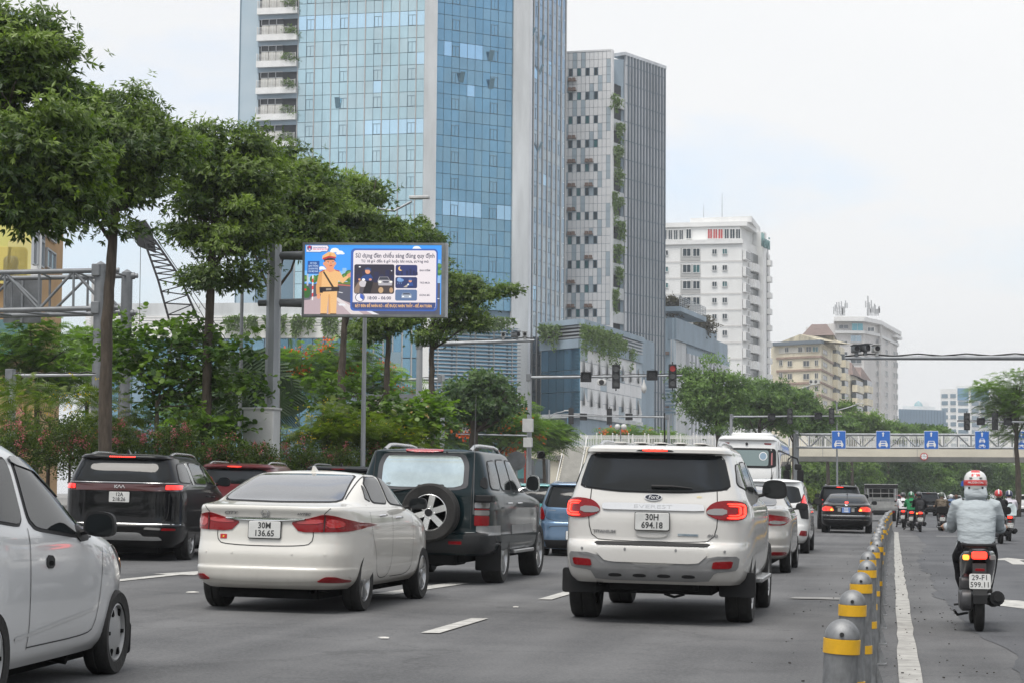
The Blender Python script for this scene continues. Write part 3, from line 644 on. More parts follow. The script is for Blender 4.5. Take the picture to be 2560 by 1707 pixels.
far_tree('tree crown between the first and second blue lane signs', 2220, 245, [(2220, 1130), (2220, 1100)],
   [(2200, 1068, 45, 20), (2245, 1072, 45, 18), (2225, 1088, 60, 16)], 56, 3000, .4, shell=.35)
far_tree('tree crown between the second and third blue lane signs', 2320, 260, [(2320, 1130), (2320, 1105)],
   [(2295, 1072, 45, 17), (2345, 1075, 40, 16), (2320, 1090, 60, 14)], 57, 2800, .42, shell=.35)
# darker trees behind the footbridge
for k, (px, py, rx, ry, d, lm, lab) in enumerate([
  (2085, 1195, 55, 55, 232, L_DARK, 'dark tree under the footbridge behind the black off-roader'),
  (2150, 1190, 50, 50, 238, L_FLAME, 'paler green tree under the footbridge right of the lamp pole'),
  (2205, 1205, 50, 55, 246, L_DARK, 'dark tree under the footbridge behind the cage truck'),
  (2262, 1190, 55, 60, 250, L_DARK, 'dark tree under the footbridge left of the height-limit sign'),
  (2318, 1200, 52, 55, 255, L_FAR, 'mid-green tree under the footbridge below the height-limit sign'),
  (2375, 1195, 55, 62, 262, L_DARK, 'dark tree under the footbridge just left of the striped helmet'),
  (2440, 1195, 55, 62, 268, L_DARK, 'dark tree under the footbridge behind the striped helmet'),
  (2505, 1195, 55, 60, 272, L_FAR, 'tree under the footbridge right of the striped helmet'),
  (2565, 1205, 50, 60, 276, L_FLAME, 'paler tree under the footbridge at the right picture edge'),
  (2030, 1190, 45, 60, 225, L_FLAME, 'light green tree between the bus mirror and the black off-roader')]):
 rn = random.Random(k)
 plant('roadside_tree', lab, 'tree', px, d, [(px, 1235), (px+3, 1200)], [(px, py-18, rx*.7, ry*.6), (px-rx*.5, py+8, rx*.6, ry*.6), (px+rx*.5, py+4, rx*.6, ry*.62), (px+rx*.15, py+28, rx*.8, ry*.4), (px-rx*.2, py-40, rx*.6, ry*.4)],
    'whorl', 2900, .36, lm, 70+k, rt=.2, group='trees beyond the footbridge', clump=.75, per=5, shell=.35, limbs=6)
plant('roadside_tree', 'open-crowned tree at the right edge behind the signals', 'tree', 2545, 150, [(2545, 1180), (2540, 1060), (2530, 1000)],
   [(2520, 950, 55, 28), (2560, 930, 60, 30), (2490, 1000, 40, 24), (2540, 1010, 60, 30), (2570, 980, 50, 40), (2455, 1020, 30, 16), (2510, 1045, 55, 22), (2470, 975, 28, 16), (2600, 950, 70, 50), (2590, 1020, 70, 40), (2550, 1070, 60, 25)], 'frond', 3400, .75, L_FLAME, 91, per=7, rt=.2, group=FARG, clump=.55, limbs=14, shell=.3)
for k, (px, py, s, lab) in enumerate(((2010, 1255, 45, 'low shrub left of the black off-roader'), (1960, 1245, 40, 'low shrub beside the bus mirror'))):
 plant('roadside_shrub', lab, 'shrub', px, 190, [(px, 1262)], [(px, py, s, 18), (px+20, py-14, s*.6, 14)], 'leaf', 2600, .3, L_SENNA, 95+k, rt=.1, clump=.5, crown_name='foliage', trunk_name='stem')
# ------------------------------------------------------------------ buildings
class Facade:
 """vertical wall plane between two picture columns at given depths; s runs left to right, o outwards to the viewer"""
 def __init__(f, pa, da, pb, db, base=None):
  f.a = at(pa, 1238, da); f.b = at(pb, 1238, db); f.a.z = f.b.z = 0; f.t = (f.b - f.a); f.L = f.t.length; f.t /= f.L
  f.n = Vector((f.t.y, -f.t.x, 0)); f.ang = atan2(f.t.y, f.t.x); f.base = Vector((0, 0, 0)) if base is None else base
 def hit(f, px, py):
  r = ray(px, py); k = (f.a - CAMLOC).dot(f.n)/r.dot(f.n); p = CAMLOC + r*k; return (p - f.a).dot(f.t), p.z
 def s(f, px): return f.hit(px, 1000)[0]
 def z(f, px, py): return f.hit(px, py)[1]
 def P(f, s, z, o=0.0): return f.a + f.t*s + f.n*o + Vector((0, 0, z)) - f.base
 def box(f, mb, s0, s1, z0, z1, o0=0.0, o1=.1):
  v = [f.P(s, z, o) for z in (z0, z1) for (s, o) in ((s0, o1), (s1, o1), (s1, o0), (s0, o0))]
  mb.add(v, [(0,1,5,4),(1,2,6,5),(2,3,7,6),(3,0,4,7),(4,5,6,7),(3,2,1,0)]); return mb
 def put(f, name, me, s, z, parent, o=0.0):
  ob = link(name, me, parent); ob.location = f.P(s, z, o); ob.rotation_euler = (0, 0, f.ang); return ob
def panel_mesh(name, w, h, dpt, m): return MB().bb(0, w, -dpt, 0, 0, h).mesh(name, m)     # local x along wall, -y outwards
def frame_mb(w, h, t, d0, d1, bars=(), hbars=()):
 b = MB(); b.bb(0, w, -d1, -d0, 0, t).bb(0, w, -d1, -d0, h-t, h).bb(0, t, -d1, -d0, t, h-t).bb(w-t, w, -d1, -d0, t, h-t)
 for x in bars: b.bb(x-t*.4, x+t*.4, -d1, -d0, t, h-t)
 for z in hbars: b.bb(t, w-t, -d1+.004, -d0, z-t*.4, z+t*.4)
 return b
def glass(name, col, rough=.12, metal=.75, var=.18, vs=.25, spec=.6):
 return mat(name, col, rough, metal, var=var, vscale=vs, spec=spec, world=True, stretch=(1, 1, .5), bump=.05, bscale=.5)
G1 = glass('blue_glass', (.44, .61, .675)); G1b = glass('blue_glass_dull', (.46, .60, .65)); G1c = glass('sky_reflect_glass', (.50, .71, .86), .08, .8, .1)  # sky reflection on the brighter panes is put into their glass colour
G2 = glass('dim_blue_glass', (.165, .33, .455)); G2b = glass('dim_blue_glass_dull', (.19, .345, .45)); G2c = glass('pale_sky_reflect_glass', (.35, .56, .74), .08, .85, .1)  # same glass: dimmer reflections painted into the darker colours, sky reflection into the paler
G3 = glass('grey_blue_glass', (.24, .34, .43)); G3b = glass('grey_glass', (.31, .385, .44)); G4 = glass('podium_glass', (.11, .24, .33), .1)
GW = mat('dark_window', (.035, .05, .06), .12, 0, spec=.9, var=.4, vscale=.4, world=True); GWb = mat('teal_window', (.05, .16, .17), .15, 0, spec=.9, var=.4, vscale=.4, world=True)
M_MULL = mat('mullion', (.15, .225, .28), .5, .3); M_MULL2 = mat('pale_mullion', (.42, .41, .40), .5, .4)
M_CONC = mat('weathered_concrete', (.58, .60, .61), .85, var=.28, vscale=.35, world=True, stretch=(1, 1, .18), detail=8)
M_CONC2 = mat('blue_grey_render', (.29, .365, .43), .85, var=.25, vscale=.25, world=True, stretch=(1, 1, .4), detail=8)
M_PATCH = mat('patched_render', (.44, .52, .575), .85, var=.3, vscale=.18, world=True, col2=(.36, .46, .53), detail=3)
M_WHITE = mat('white_render', (.80, .80, .785), .8, var=.14, vscale=.15, world=True, stretch=(1, 1, .25), detail=8)
M_WHITE2 = mat('white_trim', (.74, .74, .73), .6, var=.1, vscale=1, world=True)
M_PANW = mat('white_cladding', (.74, .74, .745), .6, var=.12, vscale=.3, world=True, stretch=(1, 1, .3)); M_PANG = mat('blue_grey_cladding', (.40, .475, .53), .6, var=.15, vscale=.3, world=True)
M_FIN = mat('fin_grey', (.62, .64, .67), .6, .2, var=.25, vscale=.5, world=True, stretch=(1, 1, .2)); M_FIND = mat('fin_dark', (.13, .16, .19), .6)
M_CREAM = mat('cream_render', (.76, .69, .53), .85, var=.3, vscale=.2, world=True, stretch=(1, 1, .3), detail=9); M_CREAM2 = mat('stained_cream', (.60, .54, .40), .9, var=.75, vscale=.45, world=True, detail=10, stretch=(1, 1, .4))
M_GREYT = mat('grey_render', (.64, .62, .60), .85, var=.2, vscale=.12, world=True, stretch=(1, 1, .3), detail=8); M_TRIM = mat('brown_trim', (.34, .24, .19), .8, var=.3, vscale=1, world=True)
M_ROOF = mat('rusty_roof', (.20, .14, .12), .8, var=.4, vscale=.8, world=True); M_AC = mat('aircon_white', (.55, .54, .50), .6, var=.3, vscale=2); M_RUST = mat('rusty_bracket', (.23, .16, .13), .9, var=.5, vscale=3)
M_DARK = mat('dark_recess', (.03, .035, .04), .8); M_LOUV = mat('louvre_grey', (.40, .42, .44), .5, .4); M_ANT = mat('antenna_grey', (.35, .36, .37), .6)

def body(name, pts, z0, z1, m, parent, base):
 b = MB(); P = [p - base for p in pts]; n = len(P)
 b.add([(p.x, p.y, z0) for p in P] + [(p.x, p.y, z1) for p in P], [tuple(range(n)), tuple(range(2*n-1, n-1, -1))] + [(k, n+k, n+(k+1) % n, (k+1) % n) for k in range(n)])
 return b.build(name, m, parent)
def gnd(px, d): p = at(px, 1238, d); p.z = 0; return p

# ---------------- glass office tower
def glass_tower():
 base = gnd(1064, 262); base.z = gz(base.x)
 t = thing('glass_tower', 'tall blue glass office tower with pale corner pillars and left-hand balconies', 'building', base)
 rnd = random.Random(2); base0 = Vector((base.x, base.y, 0)); TOP = 84
 pts = [gnd(*q) for q in ((581, 261), (628, 260.3), (727, 259.2), (1050, 255.4), (1078, 255.6), (1274, 261), (1313, 262), (1407, 275))]
 c = gnd(1300, 300); c2 = gnd(640, 300)
 inner = [p + (gnd(1064, 290) - p).normalized()*.25 for p in pts]
 body('core_wall', inner + [c, c2], -base.z, TOP, M_MULL, t, base)
 def mk(pa, da, pb, db): f = Facade(pa, da, pb, db, base); return f
 fW, fB, f1, fp1, f2, fp2, f3 = [mk(*q) for q in ((581, 261, 628, 260.3), (628, 260.3, 727, 259.2), (727, 259.2, 1050, 255.4), (1050, 255.4, 1078, 255.6), (1078, 255.6, 1274, 261), (1274, 261, 1313, 262), (1313, 262, 1407, 275))]
 b = MB(); fW.box(b, 0, fW.L, 14, TOP, -.6, .0); b.build('blank_wall', M_PATCH, t)
 b = MB(); fW.box(b, -.18, 0, 14, TOP, -.4, .06); b.build('wall_edge', M_MULL, t)
 b = MB(); fp1.box(b, -.1, fp1.L+.1, 0, TOP, -.6, .55); b.build('corner_pillar', M_CONC, t)
 b = MB(); fp2.box(b, -.05, fp2.L+.05, 0, TOP, -.6, .35); b.build('corner_pillar', M_CONC, t)
 b = MB(); fp2.box(b, fp2.L+.05, fp2.L+.5, 0, TOP, -.6, .2); b.build('pillar_trim', M_FIN, t)
 count = [0]; rest = {}
 frT = {}
 def wall(f, cols, ztop, fl, vis, zbot, zmax, mats, bright, tees, double, limit, mull, seed):
  r = random.Random(seed); w = f.L/cols; nfl = int((zmax - ztop)/fl) + 1
  me = {(k, h): panel_mesh('glass_pane', w-.06, hh-.06, .05, m) for k, m in enumerate(mats) for h, hh in (('v', vis), ('s', fl-vis))}
  tee = frame_mb(w-.12, vis*.72, .05, .0, .035, bars=((w-.12)/2,)); tee.bb(.0, w-.12, -.035, 0, vis*.72, vis*.72+.02); tee = tee.mesh('window_frame', M_MULL)
  z = ztop + nfl*fl
  while z - vis > zbot:
   for kind, hh, zz in (('v', vis, z-vis), ('s', fl-vis, z-fl)):
    if zz < zbot-.5: continue
    for c_ in range(cols):
     k = 0 if r.random() < .62 else 1
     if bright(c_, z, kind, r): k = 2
     if count[0] < 300 and limit(c_, zz, kind):
      count[0] += 1; o = f.put('glass_pane', me[(k, kind)], c_*w+.03, zz+.03, t)
      if kind == 'v' and c_ in tees:
       fr = link('window_frame', tee, o); fr.location = (.03, -.05, .0)
     else:
      mb = rest.setdefault(mats[k].name, MB()); f.box(mb, c_*w+.03, (c_+1)*w-.03, zz+.03, zz+hh-.03, 0, .05)
      if kind == 'v' and c_ in tees:
       mb = rest.setdefault('mullion', MB()); s0 = c_*w+.06; f.box(mb, s0+w*.45, s0+w*.5, zz+.03, zz+vis*.72, .05, .085); f.box(mb, s0, s0+w-.12, zz+vis*.72, zz+vis*.72+.05, .05, .085)
       f.box(mb, s0, s0+.05, zz+.03, zz+vis*.72, .05, .085); f.box(mb, s0+w-.17, s0+w-.12, zz+.03, zz+vis*.72, .05, .085)
   z -= fl
  for c_ in double:
   b = MB(); f.box(b, c_*w-mull, c_*w+mull, zbot-.5, TOP, .0, .16); b.build('mullion', M_MULL2, t)
 zt = f1.z(727, 42.8); fl = 68.3*259.2/FPX
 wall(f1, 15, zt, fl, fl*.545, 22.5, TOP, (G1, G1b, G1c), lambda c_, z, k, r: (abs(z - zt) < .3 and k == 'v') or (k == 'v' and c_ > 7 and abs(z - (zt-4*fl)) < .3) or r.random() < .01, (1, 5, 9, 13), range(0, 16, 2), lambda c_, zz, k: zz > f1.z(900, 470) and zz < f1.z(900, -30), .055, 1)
 zt2 = f2.z(1085, 33.5); fl2 = 68.0*255.8/FPX
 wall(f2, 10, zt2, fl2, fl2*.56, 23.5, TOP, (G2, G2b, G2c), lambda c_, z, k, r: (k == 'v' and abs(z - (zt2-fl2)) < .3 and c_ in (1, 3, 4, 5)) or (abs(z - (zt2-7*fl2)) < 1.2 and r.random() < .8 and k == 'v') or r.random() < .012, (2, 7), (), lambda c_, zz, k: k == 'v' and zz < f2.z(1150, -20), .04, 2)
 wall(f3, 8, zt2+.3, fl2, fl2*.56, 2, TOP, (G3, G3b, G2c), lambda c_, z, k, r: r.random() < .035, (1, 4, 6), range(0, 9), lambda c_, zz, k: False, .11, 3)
 for nm, mb in rest.items(): tag(mb.build('glass_panes', bpy.data.materials[nm], t), kind='stuff')
 # tilted casements
 cas = MB(); cas.box((.35, -.32, .75), (.7, .05, 1.5), M=Matrix.Rotation(.42, 3, 'X')); cas = cas.mesh('open_casement', G2b)
 for f, px, py in ((f2, 1152, 196), (f2, 1225, 142), (f2, 1226, 212), (f3, 1327, 85), (f3, 1350, 103), (f3, 1347, 176), (f3, 1344, 370), (f1, 846, 260)):
  s, z = f.hit(px, py); f.put('open_casement', cas, s-.35, z-.7, t)
 # balconies
 fl3 = 68*260/FPX; zr = fB.z(700, 99)
 slab = MB().bb(-.15, fB.L, -.75, .1, -.28, .55).mesh('balcony_slab', M_WHITE2)
 rail = MB(); w = fB.L
 for k in range(6): rail.bb(-.1, w-.1, -.70, -.66, .62+k*.17, .66+k*.17)
 for k in range(6): rail.bb(-.1+k*(w/5.05), -.05+k*(w/5.05), -.72, -.65, .55, 1.6)
 for k in range(6): rail.bb(-.12, -.08, -.7, .3, .62+k*.17, .66+k*.17)
 rail = rail.mesh('railing', M_WHITE2)
 vent = frame_mb(.98, .78, .06, .0, .2).mesh('vent_frame', M_LOUV); vdark = MB().bb(.03, .95, -.06, 0, .03, .75).mesh('vent', M_DARK)
 cream = MB().bb(0, .93, -.35, 0, 0, 1.25).mesh('aircon_panel', M_AC)
 for k in range(-3, 8):
  z = zr - k*fl3
  bp = fB.put('balcony', slab, 0, z, t)
  link('railing', rail, bp)
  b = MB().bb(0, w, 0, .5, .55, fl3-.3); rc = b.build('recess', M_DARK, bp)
  b = MB().bb(-.1, w, -.2, .3, fl3-.9, fl3-.28); b.build('beam', M_CONC2, bp)
  for j in range(3):
   o = link('vent', vdark, bp); o.location = (.45+j*1.03, -.25, 1.86)
   o = link('aircon_panel', cream, bp); o.location = (.47+j*1.03, -.1, .6)
  fr = MB()
  for j in range(3): fr.bb(.42+j*1.03, 1.41+j*1.03, -.5, -.42, 1.82, 1.88).bb(.42+j*1.03, 1.41+j*1.03, -.5, -.42, 2.6, 2.66).bb(.42+j*1.03, .47+j*1.03, -.5, -.1, 1.82, 2.66)
  fr.build('vent_frame', M_LOUV, bp)
  rng = np.random.default_rng(100+k); v, f_, tt = gen_leaves('leaf', [(w-1.2, -.6, 1.2, .8, .3, .5), (w-.6, -.7, .7, .5, .2, .4)], 260, .28, rng, clump=.22)
  link('balcony_plant', npmesh('balcony_plant', v, f_, L_VINE, attr=tt), bp)
 # podium: band with louvres and planted ledge, glass below
 pd = Facade(205, 226, 868, 222, base); ps = Facade(868, 222, 905, 231, base)
 zp = [pd.z(600, y) for y in (758, 789, 822, 846)]
 poly = [gnd(205, 226), gnd(868, 222), gnd(905, 231), gnd(1060, 232), gnd(1060, 256), gnd(205, 258)]
 ins = [p + (gnd(600, 245)-p).normalized()*.5 for p in poly]
 body('podium_wall', ins, -base.z, zp[0]-.5, M_CONC2, t, base)
 b = MB(); pd.box(b, 0, pd.L, zp[1], zp[0], -.3, .1); ps.box(b, .02, ps.L, zp[1], zp[0], -.3, .08); b.build('parapet', M_CONC, t)
 b = MB(); pd.box(b, 0, pd.L, zp[3], zp[2], -.3, .5); ps.box(b, .02, ps.L, zp[3], zp[2], -.3, .48); b.build('planter_ledge', M_WHITE, t)
 for k in range(5):
  z = zp[2] + (zp[1]-zp[2])*(k+.5)/5; b = MB(); pd.box(b, 0, pd.L, z-.12, z+.12, .1, .3); b.build('louvre', M_WHITE2, t)
 for k in range(22):
  s0 = k*pd.L/22
  for j in range(4):
   if zp[3]-3.6*j-3.5 < -.2: continue
   mm = (G4, G4, G3, G2b)[rnd.randrange(4)]; b = MB(); pd.box(b, s0+.05, s0+pd.L/22-.05, zp[3]-3.6*j-3.5, zp[3]-3.6*j-.06, 0.02, .08); b.build('podium_pane', mm, t)
 # glass wall right of the ledge
 g = Facade(905, 231, 1048, 232, base); zg = g.z(1000, 790)
 for k in range(6):
  s0 = k*g.L/6; b = MB(); g.box(b, s0-.09, s0+.06, 0, zg, .05, .3); b.build('mullion', M_MULL2, t)
  for j in range(4):
   z1 = zg - j*4.9; mm = (G2, G2b, G4, G2)[(k+j) % 4]; b = MB(); g.box(b, s0+.08, s0+g.L/6-.1, max(0, z1-4.82), z1-.05, .0, .06); b.build('podium_pane', mm, t)
 for px, py in ((928, 910), (982, 905), (992, 905)):
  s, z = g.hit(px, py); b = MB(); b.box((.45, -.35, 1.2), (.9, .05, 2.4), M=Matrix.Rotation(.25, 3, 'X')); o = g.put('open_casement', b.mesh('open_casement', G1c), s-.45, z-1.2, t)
 b = MB(); g.box(b, g.L, g.L+.9, 0, zg+1, -.3, .4); b.build('pillar', M_WHITE, t)
 # louvred screen
 sc = Facade(1066, 236, 1300, 242, base); z0, z1 = sc.z(1180, 1090), sc.z(1180, 815)
 b = MB(); sc.box(b, .2, sc.L-.2, 0, z1, -1.2, -.6); b.build('screen_glass', G2, t)
 n = 30
 for k in range(n):
  z = z0 + (z1-z0)*(k+.5)/n; b = MB(); P = []
  for q in range(9):
   s = sc.L*q/8; o = .35 - (.5 if q in (0, 8) else .12 if q in (1, 7) else 0); P.append(sc.P(s, z, o))
  b.tube(P, .085, 6); b.build('screen_louvre', M_LOUV, t)
 for k in range(5):
  b = MB(); s = sc.L*(k+.5)/5; sc.box(b, s-.06, s+.06, 0, z1, -.1, .15); b.build('screen_post', M_LOUV, t)
 b = MB(); sc.box(b, 0, sc.L, z1, z1+1.2, -1.4, -.3); b.build('screen_ledge', M_CONC, t)
 return t
glass_tower()

# ---------------- slab tower with chequered cladding, fins and its podium
def clad_tower():
 base = gnd(1525, 292); base.z = gz(base.x)
 t = thing('clad_tower', 'narrow office tower with white and blue-grey chequered cladding and vertical fins', 'building', base)
 F = Facade(1405, 289.9, 1523, 288, base); R = Facade(1557, 293.3, 1657, 302.5, base); zt = F.z(1523, 128); zr = R.z(1557, 139)
 pts = [gnd(1405, 289.9), gnd(1523, 288), gnd(1527, 292.5), gnd(1556, 292.8), gnd(1557, 293.3), gnd(1657, 302.5), gnd(1640, 325), gnd(1405, 320)]
 ins = [p + (gnd(1530, 308)-p).normalized()*.3 for p in pts]
 body('core_wall', ins, -base.z, zt-.4, M_CONC2, t, base)
 rnd = random.Random(9); cols = 11; w = F.L/cols; fl = 61.3*289/FPX; h = fl/3; n = 0
 pw = [panel_mesh('cladding_panel', w-.05, h-.05, .06, m) for m in (M_PANW, M_PANG)]
 z1 = F.z(1440, 168); win_h = h*.98
 wf = frame_mb(w*.86, win_h, .06, .02, .07).mesh('window_frame', M_MULL); wg = [MB().bb(.05, w*.86-.05, -.03, .0, .05, win_h-.05).mesh('window', m) for m in (GW, GWb)]
 acb = MB().bb(0, w*2, -.55, 0, 0, .12); [acb.bb(k*w*.95+.08, k*w*.95+w*.85, -.5, -.08, .12, .5) for k in range(2)]; acb = acb.mesh('aircon_bracket', M_RUST)
 rest = [MB(), MB()]; grey = {}
 for c_ in range(cols):
  if c_ in (0, 2, 4, 6, 8, 10):
   r0 = rnd.randrange(5)
   for r in range(0, 40): grey[(c_, r)] = ((r + r0 + c_) % 6) in ((0, 1) if c_ != 10 else (0, 1, 2))
 nrow = int((zt - 20)/h)
 for r in range(nrow):
  z = zt - (r+1)*h
  fr = (r - 2) % 3 == 0 and r >= 2
  for c_ in range(cols):
   if fr and c_ in (1, 3, 5, 7):
    continue
   k = 1 if grey.get((c_, r)) else 0
   if n < 300: n += 1; F.put('cladding_panel', pw[k], c_*w+.025, z+.025, t, .0)
   else: F.box(rest[k], c_*w+.025, (c_+1)*w-.025, z+.025, z+h-.025, 0, .06)
  if fr:
   for c_ in (1, 3, 5, 7):
    o = F.put('window', wg[rnd.random() < .2], c_*w+w*.07, z, t); link('window_frame', wf, o)
   if rnd.random() < .6: F.put('aircon_bracket', acb, w*.9, z-.75 if r < 5 else z+h+.2, t)
   if rnd.random() < .5: F.put('aircon_bracket', acb, w*5.0, z-.75 if r < 5 else z+h+.2, t)
 for k in range(2): tag(rest[k].build('cladding_panels', (M_PANW, M_PANG)[k], t), kind='stuff')
 b = MB(); F.box(b, F.L, F.L+.25, 8, zt+.2, -1, .1); F.box(b, 0, F.L, zt, zt+.25, -1, .12); b.build('parapet', M_PANW, t)
 # recessed balconies with trailing plants
 Bc = Facade(1525, 289.2, 1557, 293.0, base)
 for k in range(12):
  z = Bc.z(1530, 232) - k*fl
  if z < 12: break
  b = MB(); Bc.box(b, .1, Bc.L, z-1.9, z-.2, -.3, .05); o = b.build('balcony_parapet', M_CONC, t)
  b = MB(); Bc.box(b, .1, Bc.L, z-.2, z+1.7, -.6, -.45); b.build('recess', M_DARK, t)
 # fins
 nf = 13
 for k in range(nf):
  s0 = R.L*k/nf; b = MB(); R.box(b, s0, s0+R.L/nf*.6, 0, zr - .0, 0, .28); b.build('fin_strip', M_FIN, t)
  b = MB(); R.box(b, s0+R.L/nf*.61, s0+R.L/nf*.74, 0, zr, 0, .55); b.build('fin', M_FIND, t)
  b = MB(); R.box(b, s0+R.L/nf*.74, s0+R.L/nf*.99, 0, zr, 0, .12); b.build('glass_strip', G3b, t)
 jb = MB()
 for k in range(26):
  z = zr - 1.5 - k*fl*.8
  if z > 2: R.box(jb, .0, R.L, z, z+.12, .1, .3)
 jb.build('floor_joints', M_MULL, t)
 b = MB(); R.box(b, -.4, R.L+.2, zr, zr+.5, -2, .4); b.build('roof_edge', M_FIN, t)
 # podium
 A = Facade(1352, 246, 1449, 240, base); B = Facade(1449, 240, 1602, 268, base); C = Facade(1602, 268, 1640, 275, base)
 z = [A.z(1449, y) for y in (798, 812, 847, 869, 1032)]
 poly = [gnd(1352, 246), gnd(1449, 240), gnd(1640, 275), gnd(1600, 285), gnd(1352, 275)]
 ins = [p + (gnd(1480, 265)-p).normalized()*.45 for p in poly]
 body('podium_wall', ins, -base.z, z[0]-.3, M_CONC2, t, base)
 for f in (A, B):
  b = MB(); f.box(b, 0, f.L, z[1], z[0], -.4, .5); b.build('parapet', M_CONC2, t)
  b = MB(); f.box(b, 0, f.L, z[3], z[2], -.4, .35); b.build('planter_ledge', M_CONC2, t)
  for k in range(4):
   zz = z[2] + (z[1]-z[2])*(k+.5)/4; b = MB(); f.box(b, 0, f.L, zz-.1, zz+.1, 0, .25); b.build('louvre', M_LOUV, t)
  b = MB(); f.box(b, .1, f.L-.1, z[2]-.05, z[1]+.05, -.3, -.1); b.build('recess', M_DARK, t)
 for k in range(5):
  for j in range(3):
   z1 = z[3] - (z[3]-z[4])*j/3; z2 = z[3] - (z[3]-z[4])*(j+1)/3; b = MB(); A.box(b, A.L*k/5+.04, A.L*(k+1)/5-.04, z2+.04, z1-.04, 0, .1); b.build('podium_pane', (G4, G2)[(k == 3) or (j+k) % 5 == 0], t)
 b = MB(); A.box(b, 0, A.L, z[4]-.5, z[4], -.3, .3); B.box(b, 0.3, B.L, z[4]-.5, z[4], -.3, .28); b.build('soffit_beam', M_CONC, t)
 for k in range(10):
  for j in range(5):
   z1 = z[3] - (z[3]-z[4])*j/5; z2 = z[3] - (z[3]-z[4])*(j+1)/5; b = MB(); B.box(b, B.L*k/10+.03, B.L*(k+1)/10-.03, z2+.03, z1-.03, 0, .08); b.build('cladding_panel', M_PANG if (k*7+j*3) % 9 == 0 else M_PANW, t)
 vent = MB(); vent.add([(0, 0, 0), (.55, 0, 0), (.28, 0, 2.2), (.25, -.5, .02), (.75, -.5, .02)], [(2, 4, 1)]); vent = vent.mesh('tilted_window', M_PANW)
 vd = MB(); vd.add([(-.2, -.02, .02), (.52, -.02, .02), (.27, -.02, 2.2)], [(0, 1, 2)]); vd = vd.mesh('window_gap', M_DARK)
 for row, (y0, y1) in enumerate(((890+20, 955), (995, 1030))):
  for k in range(9):
   px = 1457 + k*19.5; s, zz = B.hit(px, (915 if row == 0 else 990) + k*(3.2 if row == 0 else 3.6))
   if s < B.L - .8: o = B.put('tilted_window', vent, s-.4, zz-1.1, t, .1); link('window_gap', vd, o).location = (0, -.12, 0)
 for k in range(8):      # lower part of the side below the soffit
  b = MB(); B.box(b, B.L*k/8+.03, B.L*(k+1)/8-.03, 0, z[4]-.5, -1.6, -1.5); b.build('lower_panel', M_PANG if k % 3 else G2, t)
 return t
clad_tower()

def vines(name, label, f, spans, seed, L=.26, dens=420):
 """trailing plants: spans of (px,py_top,py_bottom,width_px) hanging off a facade"""
 rng = np.random.default_rng(seed); P = []; T = []
 s0, z0 = f.hit(spans[0][0], spans[0][1]); base = f.P(s0, z0)
 for px, y0, y1, wpx in spans:
  n = int(dens*wpx*(y1-y0)/1600)+20; d = 1.0
  st = max(3, int(wpx/2.2)); sx = px + (rng.random(st)-.5)*wpx; ln = (.35 + .65*rng.random(st)); k = rng.integers(0, st, n); fr = rng.random(n)**1.25
  for i in range(n):
   s, z = f.hit(sx[k[i]] + rng.normal()*1.1, y0 + (y1-y0)*ln[k[i]]*fr[i]); P.append(f.P(s, z, .25 + .35*rng.random())); T.append(.3+.5*rng.random())
 P = np.array([tuple(p - base) for p in P]); d = unit(rng.normal(size=P.shape) + np.array([0, 0, -.9])); v, fc = leaf_quads(P, d, perp(d, rng), L*(.6+.8*rng.random(len(P))), L*.5)
 o = link(name, npmesh(name, v, fc, L_VINE, attr=np.repeat(np.array(T), 4))); o.location = base; tag(o, label, 'plant', kind='stuff'); return o
_p = Facade(205, 225.4, 868, 221.4)
vines('trailing_plants', 'trailing green plants on the ledge of the left podium', _p, [(595, 792, 838, 70), (690, 790, 846, 55), (640, 795, 850, 20), (760, 792, 840, 50), (830, 792, 850, 45), (740, 795, 880, 12), (870, 800, 850, 20)], 1, .5, 160)
_p = Facade(1352, 245.3, 1449, 239.3); vines('trailing_plants', 'trailing plants at the left corner of the grey podium', _p, [(1375, 812, 862, 34), (1395, 815, 880, 22), (1360, 815, 850, 14)], 2, .4, 260)
_p = Facade(1449, 239.3, 1602, 267.3); vines('trailing_plants', 'long hanging vines on the right face of the grey podium', _p, [(1458, 812, 900, 26), (1485, 820, 890, 26), (1505, 826, 940, 30), (1530, 840, 930, 26), (1552, 850, 900, 24), (1575, 870, 935, 12), (1478, 815, 860, 50), (1520, 835, 880, 60)], 3, .36, 330)
_p = Facade(1525, 288.7, 1557, 292.5); vines('trailing_plants', 'vines cascading down the balconies of the slab tower', _p, [(1530 + 8*(k % 2) + (k*7) % 9, 235 + k*61 + (k*13) % 17, 285 + k*61 + (k*29) % 40, 15) for k in range(9)] + [(1545, 250 + k*61, 275 + k*61, 18) for k in range(8)], 4, .4, 420)
_p = Facade(1060, 235, 1300, 241); vines('trailing_plants', 'shrubs on the ledge above the louvred screen', _p, [(1200, 805, 832, 90), (1260, 795, 830, 60), (1130, 815, 835, 60)], 5, .45, 260)

